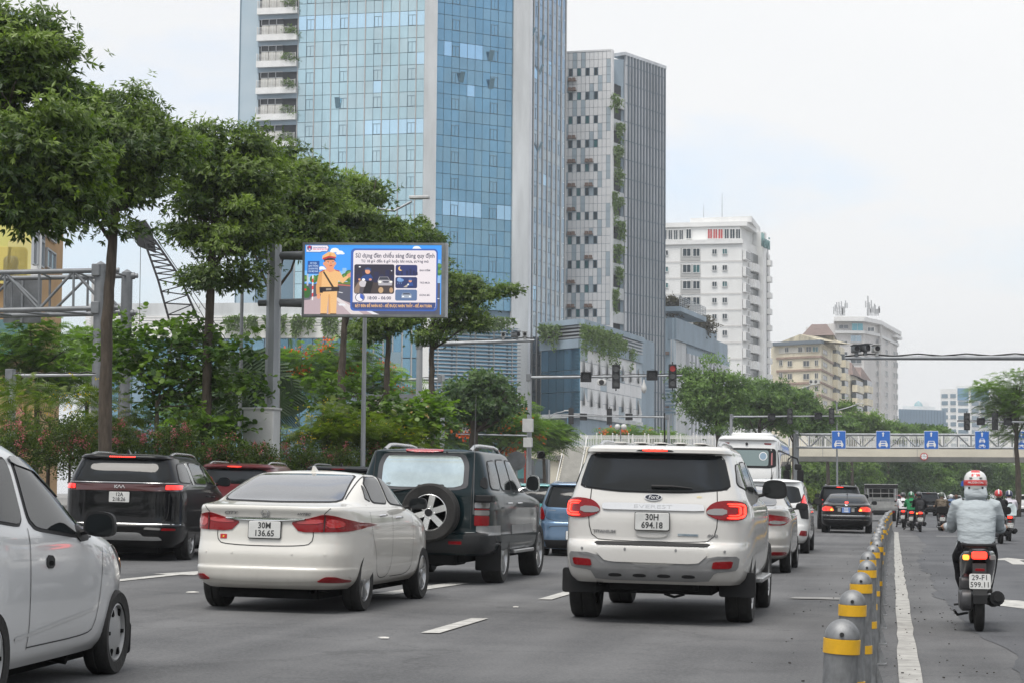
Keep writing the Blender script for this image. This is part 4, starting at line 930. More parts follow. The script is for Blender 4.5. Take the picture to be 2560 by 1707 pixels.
# ---------------- grey-blue block behind the slab tower
def blue_block():
 base = gnd(1740, 345); base.z = gz(base.x); t = thing('grey_blue_block', 'low peeling grey-blue block with fins and rooftop shrubs', 'building', base)
 A = Facade(1655, 330, 1683, 328, base); B = Facade(1683, 328, 1820, 372, base); za = A.z(1683, 795)
 poly = [gnd(1655, 330), gnd(1683, 328), gnd(1820, 372), gnd(1780, 390), gnd(1640, 370)]
 body('wall', [p + (gnd(1720, 355)-p).normalized()*.2 for p in poly], -base.z, za-1.2, M_CONC2, t, base)
 b = MB(); A.box(b, 0, A.L, 0, za, -.5, .1); b.build('end_wall', M_PATCH, t)
 b = MB(); B.box(b, 0, B.L*.72, za-3.6, za, -1, .5); b.build('parapet', M_CONC2, t)
 b = MB(); B.box(b, 0, B.L*.45, za+1.1, za+1.9, -4, 1.2); b.build('roof_canopy', M_CONC2, t)
 rl = MB()
 for k in range(16): s = B.L*.45*k/15; B.box(rl, s-.04, s+.04, za+1.9, za+3.6, 1.0, 1.1)
 for k in range(5): B.box(rl, 0, B.L*.45, za+2.2+k*.34, za+2.26+k*.34, 1.0, 1.1)
 rl.build('railing', M_LOUV, t)
 b = MB(); B.box(b, B.L*.0, B.L*.2, 0, za-3.6, -.5, .15); b.build('side_wall', M_CONC, t)
 for k in range(12):
  s = B.L*(.2+.8*k/12); b = MB(); B.box(b, s, s+B.L*.026, 0, za-5.2, 0, .7); b.build('fin', M_FIN, t)
  b = MB(); B.box(b, s+B.L*.028, s+B.L*.064, 0, za-5.4, -.1, .1); b.build('fin_gap', M_FIND, t)
 b = MB(); B.box(b, B.L*.2, B.L, za-5.2, za-4.2, -.5, .3); b.build('band', M_CONC2, t)
 for k in range(9):
  zz = A.z(1670, 960) + k*(A.z(1670, 1040)-A.z(1670, 960))/9; b = MB(); Facade(1655, 326, 1690, 326, base).box(b, 0, 2.2, zz-.2, zz+.1, 0, .2); b.build('louvre', M_MULL, t)
 b = MB(); A.box(b, .5, 1.7, za-6, za-5.5, .1, .7); A.box(b, .5, 1.7, za-15, za-14.4, .1, .7); b.build('aircon_bracket', M_RUST, t)
 for (px, py, lab, sd) in ((1676, 765, 'dark shrub on the canopy of the grey-blue block', 1), (1760, 812, 'bushy dark shrub on the roof end of the grey-blue block', 2)):
  d = 333 if sd == 1 else 352
  plant('rooftop_shrub', lab, 'shrub', px, d, [(px, py)], [(px, py-6, 22, 18), (px-8, py+8, 18, 14), (px+12, py+6, 18, 16)], 'leaf', 1300, .55, L_BROWN, 200+sd, rt=.12, clump=.6, base=at(px, py+26, d), crown_name='foliage', trunk_name='stem', nclump=40)
blue_block()

# ---------------- apartment towers further off
def win_set(F, t, items, fm=None, gm=None, o=.0):
 """items: (px0,py0,px1,py1,glass)"""
 for (x0, y0, x1, y1, g) in items:
  s0, z1 = F.hit(x0, y0); s1, _ = F.hit(x1, y0); _, z0 = F.hit(x0, y1); w, h = s1-s0, z1-z0
  b = MB().bb(.05, w-.05, -.04-o, .02, .05, h-.05); ob = F.put('window', b.mesh('window', g), s0, z0, t)
  f = frame_mb(w, h, .1, -.02, .14+o, bars=(w/2,)); f = f.build('window_frame', fm or M_WHITE2, ob)
def white_flats():
 base = gnd(1850, 412); base.z = gz(base.x); t = thing('white_apartment_tower', 'bright white apartment tower with red curtains on the top floor', 'building', base)
 F = Facade(1630, 408, 1856, 404, base); R = Facade(1856, 404, 1900, 418, base); R2 = Facade(1900, 418, 1928, 430, base); zt = F.z(1856, 602); zr = F.z(1856, 572)
 poly = [gnd(1630, 408), gnd(1856, 404), gnd(1900, 418), gnd(1928, 430), gnd(1905, 450), gnd(1640, 445)]
 body('wall', [p + (gnd(1780, 425)-p).normalized()*.15 for p in poly], -base.z, zt, M_WHITE, t, base)
 b = MB(); F.box(b, 0, F.L+.2, zt-.6, zt+.3, -1, .35); b.build('cornice', M_WHITE2, t)
 # penthouse
 pp = [gnd(1635, 409.5), gnd(1850, 405.5), gnd(1892, 420), gnd(1918, 431), gnd(1640, 440)]
 body('penthouse_wall', pp, zt, zr+.5, M_WHITE, t, base)
 body('roof_slab', [gnd(1635, 409), gnd(1868, 404.8), gnd(1900, 420), gnd(1640, 440)], zr+.5, F.z(1800, 556), M_WHITE, t, base)
 body('roof_crown', [gnd(1725, 410), gnd(1880, 406), gnd(1902, 424), gnd(1725, 435)], F.z(1800, 556), F.z(1800, 541), M_WHITE2, t, base)
 M_RED = mat('red_curtain', (.50, .06, .06), .8, var=.3, vscale=1.5, world=True)
 P = Facade(1635, 409.3, 1850, 405.3, base)
 def z6(x, y): return (1620 + x/2.502, 500 + y/2.502)
 for k in range(4): a, b_ = z6(92+k*34, 188), z6(120+k*34, 252); win_set(P, t, [(a[0], a[1], b_[0], b_[1], GW)])
 for x0, x1, g in ((238, 272, GW), (372, 404, M_RED), (406, 436, M_RED), (438, 470, M_RED), (477, 508, GW), (511, 545, GW), (548, 580, GW)):
  a, b_ = z6(x0, 182), z6(x1, 246); win_set(P, t, [(a[0], a[1], b_[0], b_[1], g)])
 rnd = random.Random(6)
 for k in range(13):
  y = 308 + k*101.5
  for (x0, x1, y0, y1, g) in ((95, 128, 8, 42, GWb), (400, 432, 0, 34, GW), (464, 497, -2, 34, GWb if k < 4 else GW)):
   a, b_ = z6(x0, y+y0), z6(x1, y+y1); win_set(F, t, [(a[0], a[1], b_[0], b_[1], g if rnd.random() < .6 else GW)])
  a, b_ = z6(203, y-6), z6(327, y+72)
  s0, z1 = F.hit(*a); s1, z0 = F.hit(*b_)
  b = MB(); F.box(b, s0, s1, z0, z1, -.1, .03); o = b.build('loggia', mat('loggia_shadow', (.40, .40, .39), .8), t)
  a, b_ = z6(216, y-4), z6(270, y+48); win_set(F, t, [(a[0], a[1], b_[0], b_[1], GW)])
  a, b_ = z6(280, y-4), z6(326, y+48); win_set(F, t, [(a[0], a[1], b_[0], b_[1], GW if k != 1 else GWb)])
  zz = F.z(1856, 500 + (y+68)/2.502 + 2); b = MB(); F.box(b, 0, F.L, zz-.06, zz+.06, .0, .06); b.build('floor_joint', M_GREYT, t)
  # corner balconies and side windows
  a = z6(592, y+8); s0, z1 = R.hit(*a); s1, _ = R.hit(*z6(620, y)); 
  b = MB(); R.box(b, s0, s1, z1-1.9, z1, 0, .7); o = b.build('bay_window', M_WHITE2, t); b = MB(); R.box(b, s0+.2, s1-.2, z1-1.7, z1-.2, .7, .74); b.build('window', GW, o)
  s0, z1 = R.hit(*z6(629, y+14)); s1, _ = R.hit(*z6(688, y+14))
  b = MB(); R.box(b, s0, s1, z1-2.0, z1, .0, .05); b.build('balcony_opening', GW, t)
  b = MB(); n = 6; w = s1-s0
  for q in range(n):
   o0 = .9*sin(pi*(q+.5)/n); R.box(b, s0+w*q/n, s0+w*(q+1)/n, z1-4.0, z1-2.3, 0, .15+o0)
  b.build('curved_balcony', M_WHITE2, t)
  s0, z1 = R2.hit(*z6(744, y+60+18)); b = MB(); R2.box(b, s0, s0+1.5, z1, z1+4.2, .0, .05); b.build('window', GW, t)
  b = MB(); R2.box(b, s0-.1, s0+2.2, z1-.9, z1+.3, .05, .8); b.build('balcony', M_WHITE2, t)
 b = MB(); R.box(b, R.L-1.6, R.L+1.2, 0, zr+1, -1, 1.2); b.build('stair_shaft', M_WHITE, t)
 an = MB(); p = P.P(14, F.z(1800, 541)); an.cyl(p, p+Vector((0, 0, 5)), .08, .04, 6); p = P.P(10.2, F.z(1800, 541)); an.cyl(p, p+Vector((0, 0, 2.6)), .06, .03, 6); an.build('mast', M_ANT, t)
 s, z = R.hit(1892, 600); text('rooftop_letters', 'Hanoi', 4.2, Matrix.Translation(R.P(s-1.5, z-.3, 1.4)) @ Matrix.Rotation(R.ang, 4, 'Z') @ Matrix.Rotation(pi/2, 4, 'X'), mat('green_letter', (.12, .25, .25), .5), t, depth=.15, align='LEFT', sx=.7)
white_flats()

def yellow_flats():
 base = gnd(2010, 512); base.z = 0; t = thing('yellow_flats', 'stained cream-yellow block of flats with a rusty hipped roof', 'building', base)
 def q(x, y): return (1900 + x/4.9, 700 + y/4.9)
 F = Facade(1928, 510, 2053, 500, base); S = Facade(2053, 500, 2100, 540, base); zt = F.z(2000, 858); W = Facade(2100, 548, 2176, 600, base)
 poly = [gnd(1928, 510), gnd(2053, 500), gnd(2100, 540), gnd(2080, 570), gnd(1928, 560)]
 body('wall', [p + (gnd(2010, 530)-p).normalized()*.1 for p in poly], 0, zt, M_CREAM, t, base)
 z2 = F.z(2040, 833); body('upper_wall', [gnd(2006, 512), gnd(2086, 508), gnd(2100, 541), gnd(2010, 556)], zt, z2, M_CREAM2, t, base)
 b = MB(); P = [gnd(2004, 510)-base, gnd(2088, 506)-base, gnd(2102, 543)-base, gnd(2004, 558)-base]; pk = gnd(2050, 530)-base
 zk = zat(2050, 811, 530)
 b.add([(p.x, p.y, z2) for p in P] + [(pk.x-2, pk.y, zk), (pk.x+2, pk.y, zk)], [(0, 1, 5, 4), (1, 2, 5), (2, 3, 4, 5), (3, 0, 4), (3, 2, 1, 0)]); b.build('roof', M_ROOF, t)
 s0, s1 = F.s(1942), F.s(2063); zg = F.z(2000, 856); b = MB(); zp = F.z(2000, 836)
 b.add([F.P(s0, zg, .3), F.P(s1, zg, .3), F.P((s0+s1)/2, zp, .3), F.P(s0, zg, -12), F.P(s1, zg, -12), F.P((s0+s1)/2, zp, -12)], [(0, 1, 2), (0, 2, 5, 3), (1, 4, 5, 2), (3, 5, 4)]); b.build('gable', M_CREAM2, t)
 b = MB(); F.box(b, s0-.8, s1-.4, zg-.6, zg+.3, -.3, 1.2); b.build('eave', M_FIND, t)
 rows = (885, 910, 925, 957)
 for k, y in enumerate((893, 925, 957, 989, 1021, 1050)):
  z = F.z(2000, y); b = MB(); F.box(b, s0, F.L, z-.25, z+.25, -.2, .3); S.box(b, .05, S.L, z-.25, z+.25, -.2, .28); b.build('floor_band', M_TRIM, t)
 M_WP = mat('white_panel', (.66, .63, .56), .8, var=.2, vscale=.4, world=True)
 b = MB(); F.box(b, F.s(1948), F.s(2013), F.z(2000, 881), F.z(2000, 868), .0, .12); b.build('enclosed_balcony', M_WP, t)
 win_set(F, t, [(1963, 868, 1973, 881, GW), (1996, 867, 2007, 881, GW), (2016, 866, 2030, 880, GW), (2032, 866, 2047, 880, GWb)], M_WP, o=.1)
 for k in range(6):
  y = 901 + k*32
  win_set(F, t, [(1948, y-2, 1957, y+13, GW), (1969, y, 1981, y+15, GW), (2008, y, 2024, y+15, GW), (2037, y-2, 2046, y+13, GW)], M_WP)
  win_set(S, t, [(2057, y-30, 2067, y-18, GW)], M_WP)
  s0_, z1 = S.hit(2082, y-29); s1_, z0 = S.hit(2092, y-12); b = MB(); S.box(b, s0_, s1_, z0-2.4, z0, 0, 1.3); o = b.build('balcony', M_CREAM, t)
  b = MB(); S.box(b, s0_, s1_, z0, z1, 0, .9); b.build('balcony_cage', mat('balcony_cage', (.14, .15, .15), .6, var=.5, vscale=1, world=True), o)
  # stepped wings to the right
  for (xa, xb, top) in ((2101, 2110, 870), (2130, 2147, 940), (2158, 2170, 950)):
   if y-10 > top: 
    s0_, z1 = W.hit(xa, y-16); s1_, z0 = W.hit(xb, y+2); b = MB(); W.box(b, s0_, s1_, z0, z1, 0, 1.2); o = b.build('window', GW, t); b = MB(); W.box(b, s0_-.2, s1_+.2, z0-2, z0, 0, 1.5); b.build('balcony', M_CREAM, t)
 for k, (xa, xb, yt) in enumerate(((2098, 2112, 865), (2112, 2128, 945), (2128, 2148, 936), (2148, 2176, 945))):
  s0_, s1_ = W.s(xa), W.s(xb); zz = W.z(xa, yt); b = MB(); W.box(b, s0_, s1_, 0, zz, -12, .0 - .2*k); b.build('wing_wall', M_CREAM if k != 1 else M_CREAM2, t)
  if k >= 2:
   b = MB(); a_, c_ = W.P(s0_-.5, zz, .6), W.P(s1_+.3, zz, .6); m_ = W.P((s0_+s1_)/2, zz+4, -1); m2 = W.P((s0_+s1_)/2, zz+4, -12); d_, e_ = W.P(s0_-.5, zz, -12), W.P(s1_+.3, zz, -12)
   b.add([a_, c_, m_, m2, d_, e_], [(0, 1, 2), (0, 2, 3, 4), (1, 5, 3, 2)]); b.build('wing_roof', M_ROOF, t)
 fan = MB().bb(0, 1.5, -.7, 0, 0, 1.1).mesh('aircon', M_AC); fd = MB().cyl((.55, -.72, .55), (.55, -.69, .55), .4, n=14).mesh('fan', M_DARK)
 for px, py in ((2033, 953), (2045, 953), (2036, 986)):
  s, z = F.hit(px, py); o = F.put('aircon', fan, s-.75, z-.6, t); link('fan', fd, o)
yellow_flats()

def grey_tower():
 base = gnd(2190, 660); base.z = 0; t = thing('grey_apartment_tower', 'pale grey apartment tower topped with phone aerials', 'building', base)
 F = Facade(2092, 640, 2162, 640, base); M = Facade(2162, 640, 2198, 652, base); S = Facade(2198, 652, 2246, 690, base); z0 = F.z(2130, 834); zt = F.z(2130, 805)
 poly = [gnd(2092, 640), gnd(2162, 640), gnd(2198, 652), gnd(2246, 690), gnd(2220, 730), gnd(2092, 700)]
 body('wall', [p + (gnd(2150, 670)-p).normalized()*.2 for p in poly], 0, zt, M_GREYT, t, base)
 for zz, m, ex, hh in ((F.z(2130, 834), M_WHITE2, 1.2, .9), (zt, M_WHITE2, 3.0, 1.3)):
  body('cornice', [p + (p - gnd(2150, 670)).normalized()*ex for p in poly], zz, zz+hh, m, t, base)
 zr = F.z(2130, 788); body('roof_house', [gnd(2095, 646), gnd(2168, 646), gnd(2205, 670), gnd(2100, 690)], zt+1.3, zr, M_GREYT, t, base)
 body('side_slab', [gnd(2016, 655), gnd(2055, 652), gnd(2055, 680), gnd(2020, 690)], F.z(2020, 816), F.z(2020, 808), M_WHITE2, t, base)
 body('side_wing', [gnd(2052, 650), gnd(2092, 645), gnd(2092, 690), gnd(2052, 690)], 0, F.z(2060, 805), M_GREYT, t, base)
 win_set(F, t, [(2097, 812, 2121, 822, GW), (2129, 808, 2158, 829, mat('turquoise_glass', (.10, .45, .55), .2, spec=.8)), (2168, 818, 2186, 829, GW)], M_WHITE2)
 for k in range(10):
  y = 838 + k*26.5
  win_set(F, t, [(2100, y+14, 2119, y+23, GW), (2126, y, 2154, y+17, GW if k % 3 else G3b)], M_WHITE2)
  win_set(M, t, [(2190, y+8, 2196, y+22, GW)], M_WHITE2)
  win_set(S, t, [(2213, y+8, 2219, y+22, GW), (2233, y+12, 2237, y+26, GW), (2239, y+13, 2244, y+27, GW)], M_WHITE2)
 b = MB(); S.box(b, S.L*.72, S.L+1, S.z(2240, 848), S.z(2240, 842), -2, 1.6); b.build('side_cornice', M_WHITE2, t)
 b = MB(); S.box(b, .1, 3.2, 0, zt, 0, .8); b.build('buttress', M_GREYT, t)
 rnd = random.Random(3)
 for (x0, x1, n) in ((2090, 2112, 7), (2168, 2196, 9)):
  for k in range(n):
   px = x0 + (x1-x0)*k/(n-1); d = 655 + rnd.uniform(-4, 6); b = MB(); p0 = at(px, 790, d) - base; h = rnd.uniform(12, 30)*d/FPX*1.1
   b.cyl(p0, p0+Vector((0, 0, h)), .16, .1, 6); 
   for j in range(2): b.box(p0+Vector((rnd.uniform(-.8, .8), -.3, h*rnd.uniform(.55, .95))), (.4, .3, rnd.uniform(1.6, 2.6)))
   b.build('aerial', M_ANT, t)
 p0 = at(2170, 790, 655)-base; b = MB(); b.cyl(p0, p0+Vector((0, 0, 6.6)), .28, .2, 8); b.build('mast', M_ANT, t)
grey_tower()

def far_blocks():
 base = gnd(2306, 830); base.z = 0; t = thing('far_glass_block', 'low hazy grey-blue glass block on the skyline', 'building', base)
 F = Facade(2248, 830, 2366, 840, base); z = F.z(2300, 1023); G = mat('far_glass', (.17, .25, .33), .35, .4)
 body('wall', [gnd(2248, 830), gnd(2366, 840), gnd(2366, 900), gnd(2248, 900)], 0, z-.2, mat('far_mullion', (.22, .29, .35), .6), t, base)
 for k in range(16): b = MB(); F.box(b, F.L*k/16+.1, F.L*(k+1)/16-.1, 0, z, .1, .3); b.build('glass_strip', G, t)
 body('roof_house', [gnd(2258, 840), gnd(2340, 846), gnd(2340, 880), gnd(2258, 880)], z, F.z(2300, 1012), M_WHITE, t, base)
 b = MB(); p = gnd(2298, 850)-base; b.lathe([(1.9, 0), (1.7, 1.1), (1.0, 2.0), (.05, 2.6)], 12, Matrix.Translation((p.x, p.y, F.z(2300, 1012)))); b.build('dome', mat('teal_dome', (.20, .38, .42), .5), t, 60)
 s = F.s(2308); b = MB()
 for k in range(9): F.box(b, s+k*.8, s+k*.8+.1, F.z(2300, 1012), F.z(2300, 1003), -5, -4.9)
 for k in range(4): F.box(b, s, s+6.4, F.z(2300, 1012)+k*.5, F.z(2300, 1012)+k*.5+.08, -5, -4.9)
 b.build('roof_lattice', M_WHITE2, t)
 base = gnd(2400, 960); base.z = 0; t = thing('far_white_towers', 'pair of hazy white and glass apartment towers on the right skyline', 'building', base)
 F1 = Facade(2353, 960, 2397, 956, base); F2 = Facade(2392, 950, 2428, 948, base); F3 = Facade(2428, 948, 2475, 965, base); z1 = F1.z(2370, 971); z2 = F2.z(2420, 963)
 G2_ = mat('far_pane', (.16, .24, .30), .3, .4)
 body('wall', [gnd(2353, 960), gnd(2397, 956), gnd(2397, 1000), gnd(2353, 1000)], 0, z1, M_WHITE, t, base)
 body('wall', [gnd(2392, 950), gnd(2428, 948), gnd(2475, 965), gnd(2475, 1010), gnd(2392, 1000)], 0, z2, M_WHITE, t, base)
 body('wall', [gnd(2475, 980), gnd(2560, 985), gnd(2560, 1030), gnd(2475, 1030)], 0, z2-8, M_WHITE, t, base)
 for F, cols, zt in ((F1, 2, z1), (F2, 1, z2), (F3, 2, z2)):
  for c_ in range(cols):
   for r in range(15):
    z = zt - 2.5 - r*3.4 - (5 if F is not F1 else 0)
    s0 = F.L*(c_+.15)/cols; s1 = F.L*(c_+.85)/cols; b = MB(); F.box(b, s0, s1, z-1.9, z, .02, .2); b.build('window', G2_, t)
  if F is not F1: b = MB(); F.box(b, .8, F.L-.8, zt-7, zt-1.2, .05, .35); b.build('sky_lounge', mat('far_blue_pane', (.14, .30, .45), .2, .5), t)
far_blocks()

# ---------------- orange building with advert at the far left
def orange_block():
 base = gnd(40, 131); base.z = gz(base.x); t = thing('orange_block', 'ochre block at the far left with a large yellow advert panel', 'building', base)
 F = Facade(-120, 128, 80, 128, base); S = Facade(80, 128, 142, 138, base)
 M_OCH = mat('ochre_render', (.42, .26, .12), .85, var=.15, vscale=.4, world=True)
 zt = F.z(80, 520); body('wall', [gnd(-120, 128.3), gnd(80, 128.3), gnd(142, 138.3), gnd(130, 160), gnd(-120, 160)], -base.z, zt, M_OCH, t, base)
 s1 = F.s(73); z0, z1 = F.z(40, 676), F.z(40, 500)
 b = MB(); F.box(b, .3, s1, z0, z1, 0, .25); ad = b.build('advert_panel', mat('yellow_advert', (.55, .50, .09), .5, var=.35, vscale=.18, world=True, col2=(.66, .63, .22)), t)
 for (px, py, w, h, c_) in ((10, 665, 3.2, 2.4, (.62, .50, .12)), (52, 665, 1.6, 3.4, (.66, .58, .22)), (30, 672, 1.0, 1.6, (.70, .62, .35))):
  s, z = F.hit(px, py); b = MB(); b.rbox((0, 0, 0), (w, .04, h), .3, ax='y'); o = F.put('printed_shape', b.mesh('printed_shape', mat('print_%d' % px, c_, .5)), s, z, ad, .28); 
 b = MB(); F.box(b, s1, s1+.55, z0-.5, z1+2, 0, .5); b.build('white_edge', M_WHITE2, t)
 def q(x, y): return (x/3.733, 480+y/3.733)
 for (x0, y0, x1, y1, g) in ((300, 410, 328, 680, GW), (342, 418, 404, 682, G3b), (300, 330, 405, 408, GW), (428, 518, 510, 705, G3b), (300, 180, 520, 320, GWb)):
  a, b_ = q(x0, y0), q(x1, y1); win_set(S, t, [(a[0], a[1], b_[0], b_[1], g)], M_LOUV)
 b = MB(); a, c = S.hit(*q(412, 320)), S.hit(*q(522, 440))
 for k in range(9): z = c[1] + (a[1]-c[1])*k/8; S.box(b, a[0], c[0], z-.04, z+.04, .2, .3)
 for k in range(6): s = a[0] + (c[0]-a[0])*k/5; S.box(b, s-.04, s+.04, c[1], a[1], .3, .36)
 b.build('white_grille', M_WHITE2, t)
 b = MB(); F.box(b, .2, F.L, F.z(40, 885), F.z(40, 862), 0, .4); b.build('teal_band', mat('teal_band', (.08, .35, .33), .5), t)
 b = MB(); F.box(b, .2, F.s(66), F.z(40, 862), F.z(40, 800), 0, .2); b.build('shopfront_glass', GWb, t)
 base2 = gnd(-30, 300); base2.z = 0; t2 = thing('background_block', 'sliver of a pale block above the top-left tree crown', 'building', base2)
 body('wall', [gnd(-100, 300), gnd(30, 300), gnd(30, 320), gnd(-100, 320)], 0, zat(10, 30, 300), M_CONC2, t2, base2)
 Fb = Facade(-100, 300, 30, 300, base2)
 for k in range(8): b = MB(); z = zat(10, 60+k*65, 300); Fb.box(b, .5, Fb.L-.5, z-2, z, 0, .1); b.build('window_band', GW, t2)
orange_block()
# ------------------------------------------------------------------ vehicle toolkit
def carpaint(name, col, metal=0.0, rough=.32, dirt=.35, coat=1.0, dz=.75, spec=.5):
 m = bpy.data.materials.new(name); m.use_nodes = True; n = m.node_tree.nodes; l = m.node_tree.links; b = n['Principled BSDF']
 b.inputs['Specular IOR Level'].default_value = spec; b.inputs['Roughness'].default_value = rough; b.inputs['Metallic'].default_value = metal; b.inputs['Coat Weight'].default_value = coat; b.inputs['Coat Roughness'].default_value = .04
 tcn = n.new('ShaderNodeTexCoord'); sp = n.new('ShaderNodeSeparateXYZ'); l.new(tcn.outputs['Object'], sp.inputs[0])
 mr = n.new('ShaderNodeMapRange'); mr.inputs[1].default_value = dz; mr.inputs[2].default_value = .15; mr.inputs[3].default_value = .06; mr.inputs[4].default_value = 1.0; l.new(sp.outputs[2], mr.inputs[0])
 nz_ = n.new('ShaderNodeTexNoise'); nz_.inputs['Scale'].default_value = 3.2; nz_.inputs['Detail'].default_value = 8; nz_.inputs['Roughness'].default_value = .65
 mpg = n.new('ShaderNodeMapping'); mpg.inputs['Scale'].default_value = (1, 1, .45); l.new(tcn.outputs['Object'], mpg.inputs[0]); l.new(mpg.outputs[0], nz_.inputs[0])
 mu = n.new('ShaderNodeMath'); mu.operation = 'MULTIPLY'; l.new(mr.outputs[0], mu.inputs[0]); l.new(nz_.outputs[0], mu.inputs[1])
 mu2 = n.new('ShaderNodeMath'); mu2.operation = 'MULTIPLY'; mu2.use_clamp = True; mu2.inputs[1].default_value = dirt*2; l.new(mu.outputs[0], mu2.inputs[0])
 mx_ = n.new('ShaderNodeMix'); mx_.data_type = 'RGBA'; mx_.inputs['A'].default_value = (*col, 1); mx_.inputs['B'].default_value = (.24, .21, .175, 1)
 l.new(mu2.outputs[0], mx_.inputs[0]); l.new(mx_.outputs['Result'], b.inputs['Base Color'])
 cm = n.new('ShaderNodeMath'); cm.operation = 'SUBTRACT'; cm.inputs[0].default_value = coat; l.new(mu2.outputs[0], cm.inputs[1]); cm.use_clamp = True; l.new(cm.outputs[0], b.inputs['Coat Weight'])
 return m
C_WHITE = carpaint('pearl_white_paint', (.62, .605, .575), dirt=.45); C_WHITE2 = carpaint('white_paint', (.74, .74, .73), dirt=.22); C_IVORY = carpaint('ivory_white_paint', (.66, .64, .59), dirt=.4)
C_BLACK = carpaint('black_paint', (.004, .004, .005), dirt=.015, coat=.55, spec=.05); C_BLACK2 = carpaint('black_gloss_paint', (.005, .005, .006), dirt=.02, coat=.55, spec=.05); C_GREEN = carpaint('dark_green_paint', (.003, .013, .016), .1, dirt=.02, coat=.55, spec=.05)
C_BLUE = carpaint('steel_blue_paint', (.085, .16, .26), .5, dirt=.15); C_SILVER = carpaint('champagne_paint', (.45, .43, .40), .5, dirt=.2); C_RED = carpaint('dark_red_paint', (.12, .006, .010), .3, dirt=.04, coat=.6)
C_TEAL = carpaint('teal_paint', (.02, .30, .30), 0, dirt=.1); C_SPARK = carpaint('cool_white_paint', (.62, .63, .64), dirt=.25); C_DGREY = carpaint('dark_grey_paint', (.015, .016, .018), .2, dirt=.05, coat=.5, spec=.1)
K_PLAST = mat('black_plastic', (.016, .016, .017), .6, var=.3, vscale=4, spec=.3); K_RUB = mat('tyre_rubber', (.022, .021, .020), .85, var=.5, vscale=5, bump=.3, bscale=40); K_UNDER = mat('underbody', (.008, .008, .008), .95, spec=.1)
K_GLASS = mat('tinted_glass', (.010, .012, .013), .04, 0, spec=.34); K_MIRROR = mat('mirror_film_glass', (.60, .68, .665), .08, .9, var=.3, vscale=1.3)
K_CHROME = mat('chrome', (.78, .78, .78), .08, 1.0); K_ALU = mat('alloy', (.42, .42, .42), .3, .9, var=.2, vscale=6); K_DALU = mat('dark_alloy', (.10, .10, .105), .35, .8); K_COVER = mat('wheel_cover', (.36, .36, .36), .45, .3)
K_RED = mat('red_lens', (.20, .004, .007), .12, 0, coat=.2, spec=.3); K_REDL = mat('lit_red_lens', (.5, .01, .01), .1, 0, coat=1.0, emis=(1, .025, .015), estr=1.1); K_LED = mat('lit_led', (.8, .05, .03), .2, emis=(1, .035, .02), estr=2.6)
K_ORANGEL = mat('lit_orange_lens', (.8, .25, .02), .2, emis=(1, .33, .05), estr=2.2); K_CLEAR = mat('clear_lens', (.24, .23, .225), .1, .2, coat=.5); K_GREYT = mat('grey_trim', (.25, .25, .25), .45, .3, var=.2, vscale=4)
K_PLATE = mat('plate_white', (.62, .62, .60), .45, var=.15, vscale=8); K_PTXT = mat('plate_text', (.04, .04, .04), .5); K_PBLUE = mat('plate_blue', (.12, .22, .50), .4); K_WTXT = mat('white_letter', (.75, .75, .75), .5); K_SEAM = mat('panel_gap', (.03, .03, .03), .8)
K_AMBER = mat('amber_lens', (.6, .22, .03), .1, coat=1.0); K_FLAGR = mat('flag_red', (.45, .02, .02), .5); K_FLAGY = mat('flag_yellow', (.8, .6, .05), .5); K_RAIL = mat('roof_rail', (.16, .16, .165), .35, .6); K_SRAIL = mat('silver_rail', (.5, .5, .5), .25, .8)

def pchip(y, sub):
 """monotone cubic through rows of y (k,c), sub steps per interval"""
 y = np.asarray(y, float); d = np.diff(y, axis=0); m = np.zeros_like(y); m[0] = d[0]; m[-1] = d[-1]
 a, b = d[:-1], d[1:]; same = a*b > 0; h = np.where(same, 2*a*b/np.where(same, a+b, 1), 0); m[1:-1] = h
 out_ = []
 for i in range(len(y)-1):
  for s in range(sub):
   t = s/sub; out_.append((2*t**3-3*t**2+1)*y[i] + (t**3-2*t**2+t)*m[i] + (-2*t**3+3*t**2)*y[i+1] + (t**3-t**2)*m[i+1])
 out_.append(y[-1]); return np.array(out_)
def outline(yr, yf, w, pr, pf, N):
 """closed plan outline, starting rear centre going to the right side; N even"""
 v = np.concatenate([-1 + (np.linspace(0, 1, 260)**4), 1 - (np.linspace(1, 0, 260)**4)[1:]]); v = np.unique(np.clip(v, -1, 1))
 p = np.where(v < 0, pr, pf); x = w*(1 - np.abs(v)**p)**(1/p); y = (yr+yf)/2 + v*(yf-yr)/2
 ds = np.hypot(np.diff(x, prepend=0), np.diff(y, prepend=y[0])); s = np.cumsum(ds); q = np.linspace(0, s[-1] , N//2+1)
 # finer towards the ends where the corners are
 tt = np.linspace(0, 1, N//2+1); tt = tt - .16*np.sin(2*pi*tt)/(2*pi)*2; q = tt*s[-1]
 X = np.interp(q, s, x); Y = np.interp(q, s, y); X[0] = 0; X[-1] = 0; Y[0] = yr; Y[-1] = yf
 return np.concatenate([X, -X[-2:0:-1]]), np.concatenate([Y, Y[-2:0:-1]])
def smooth_poly(P, it=2, keep=.25):
 P = [Vector((p[0], p[1])) for p in P]
 for _ in range(it):
  Q = []
  for i in range(len(P)):
   a, b = P[i], P[(i+1) % len(P)]; Q += [a.lerp(b, keep), a.lerp(b, 1-keep)]
  P = Q
 return P
def resample(P, n):
 P = [Vector((p[0], p[1])) for p in P]; L = [(P[(i+1) % len(P)]-P[i]).length for i in range(len(P))]; T = sum(L); out_ = []; i = 0; acc = 0
 for k in range(n):
  t = T*k/n
  while acc + L[i] < t: acc += L[i]; i += 1
  out_.append(P[i].lerp(P[(i+1) % len(P)], (t-acc)/L[i] if L[i] else 0))
 return out_
BODIES = {}
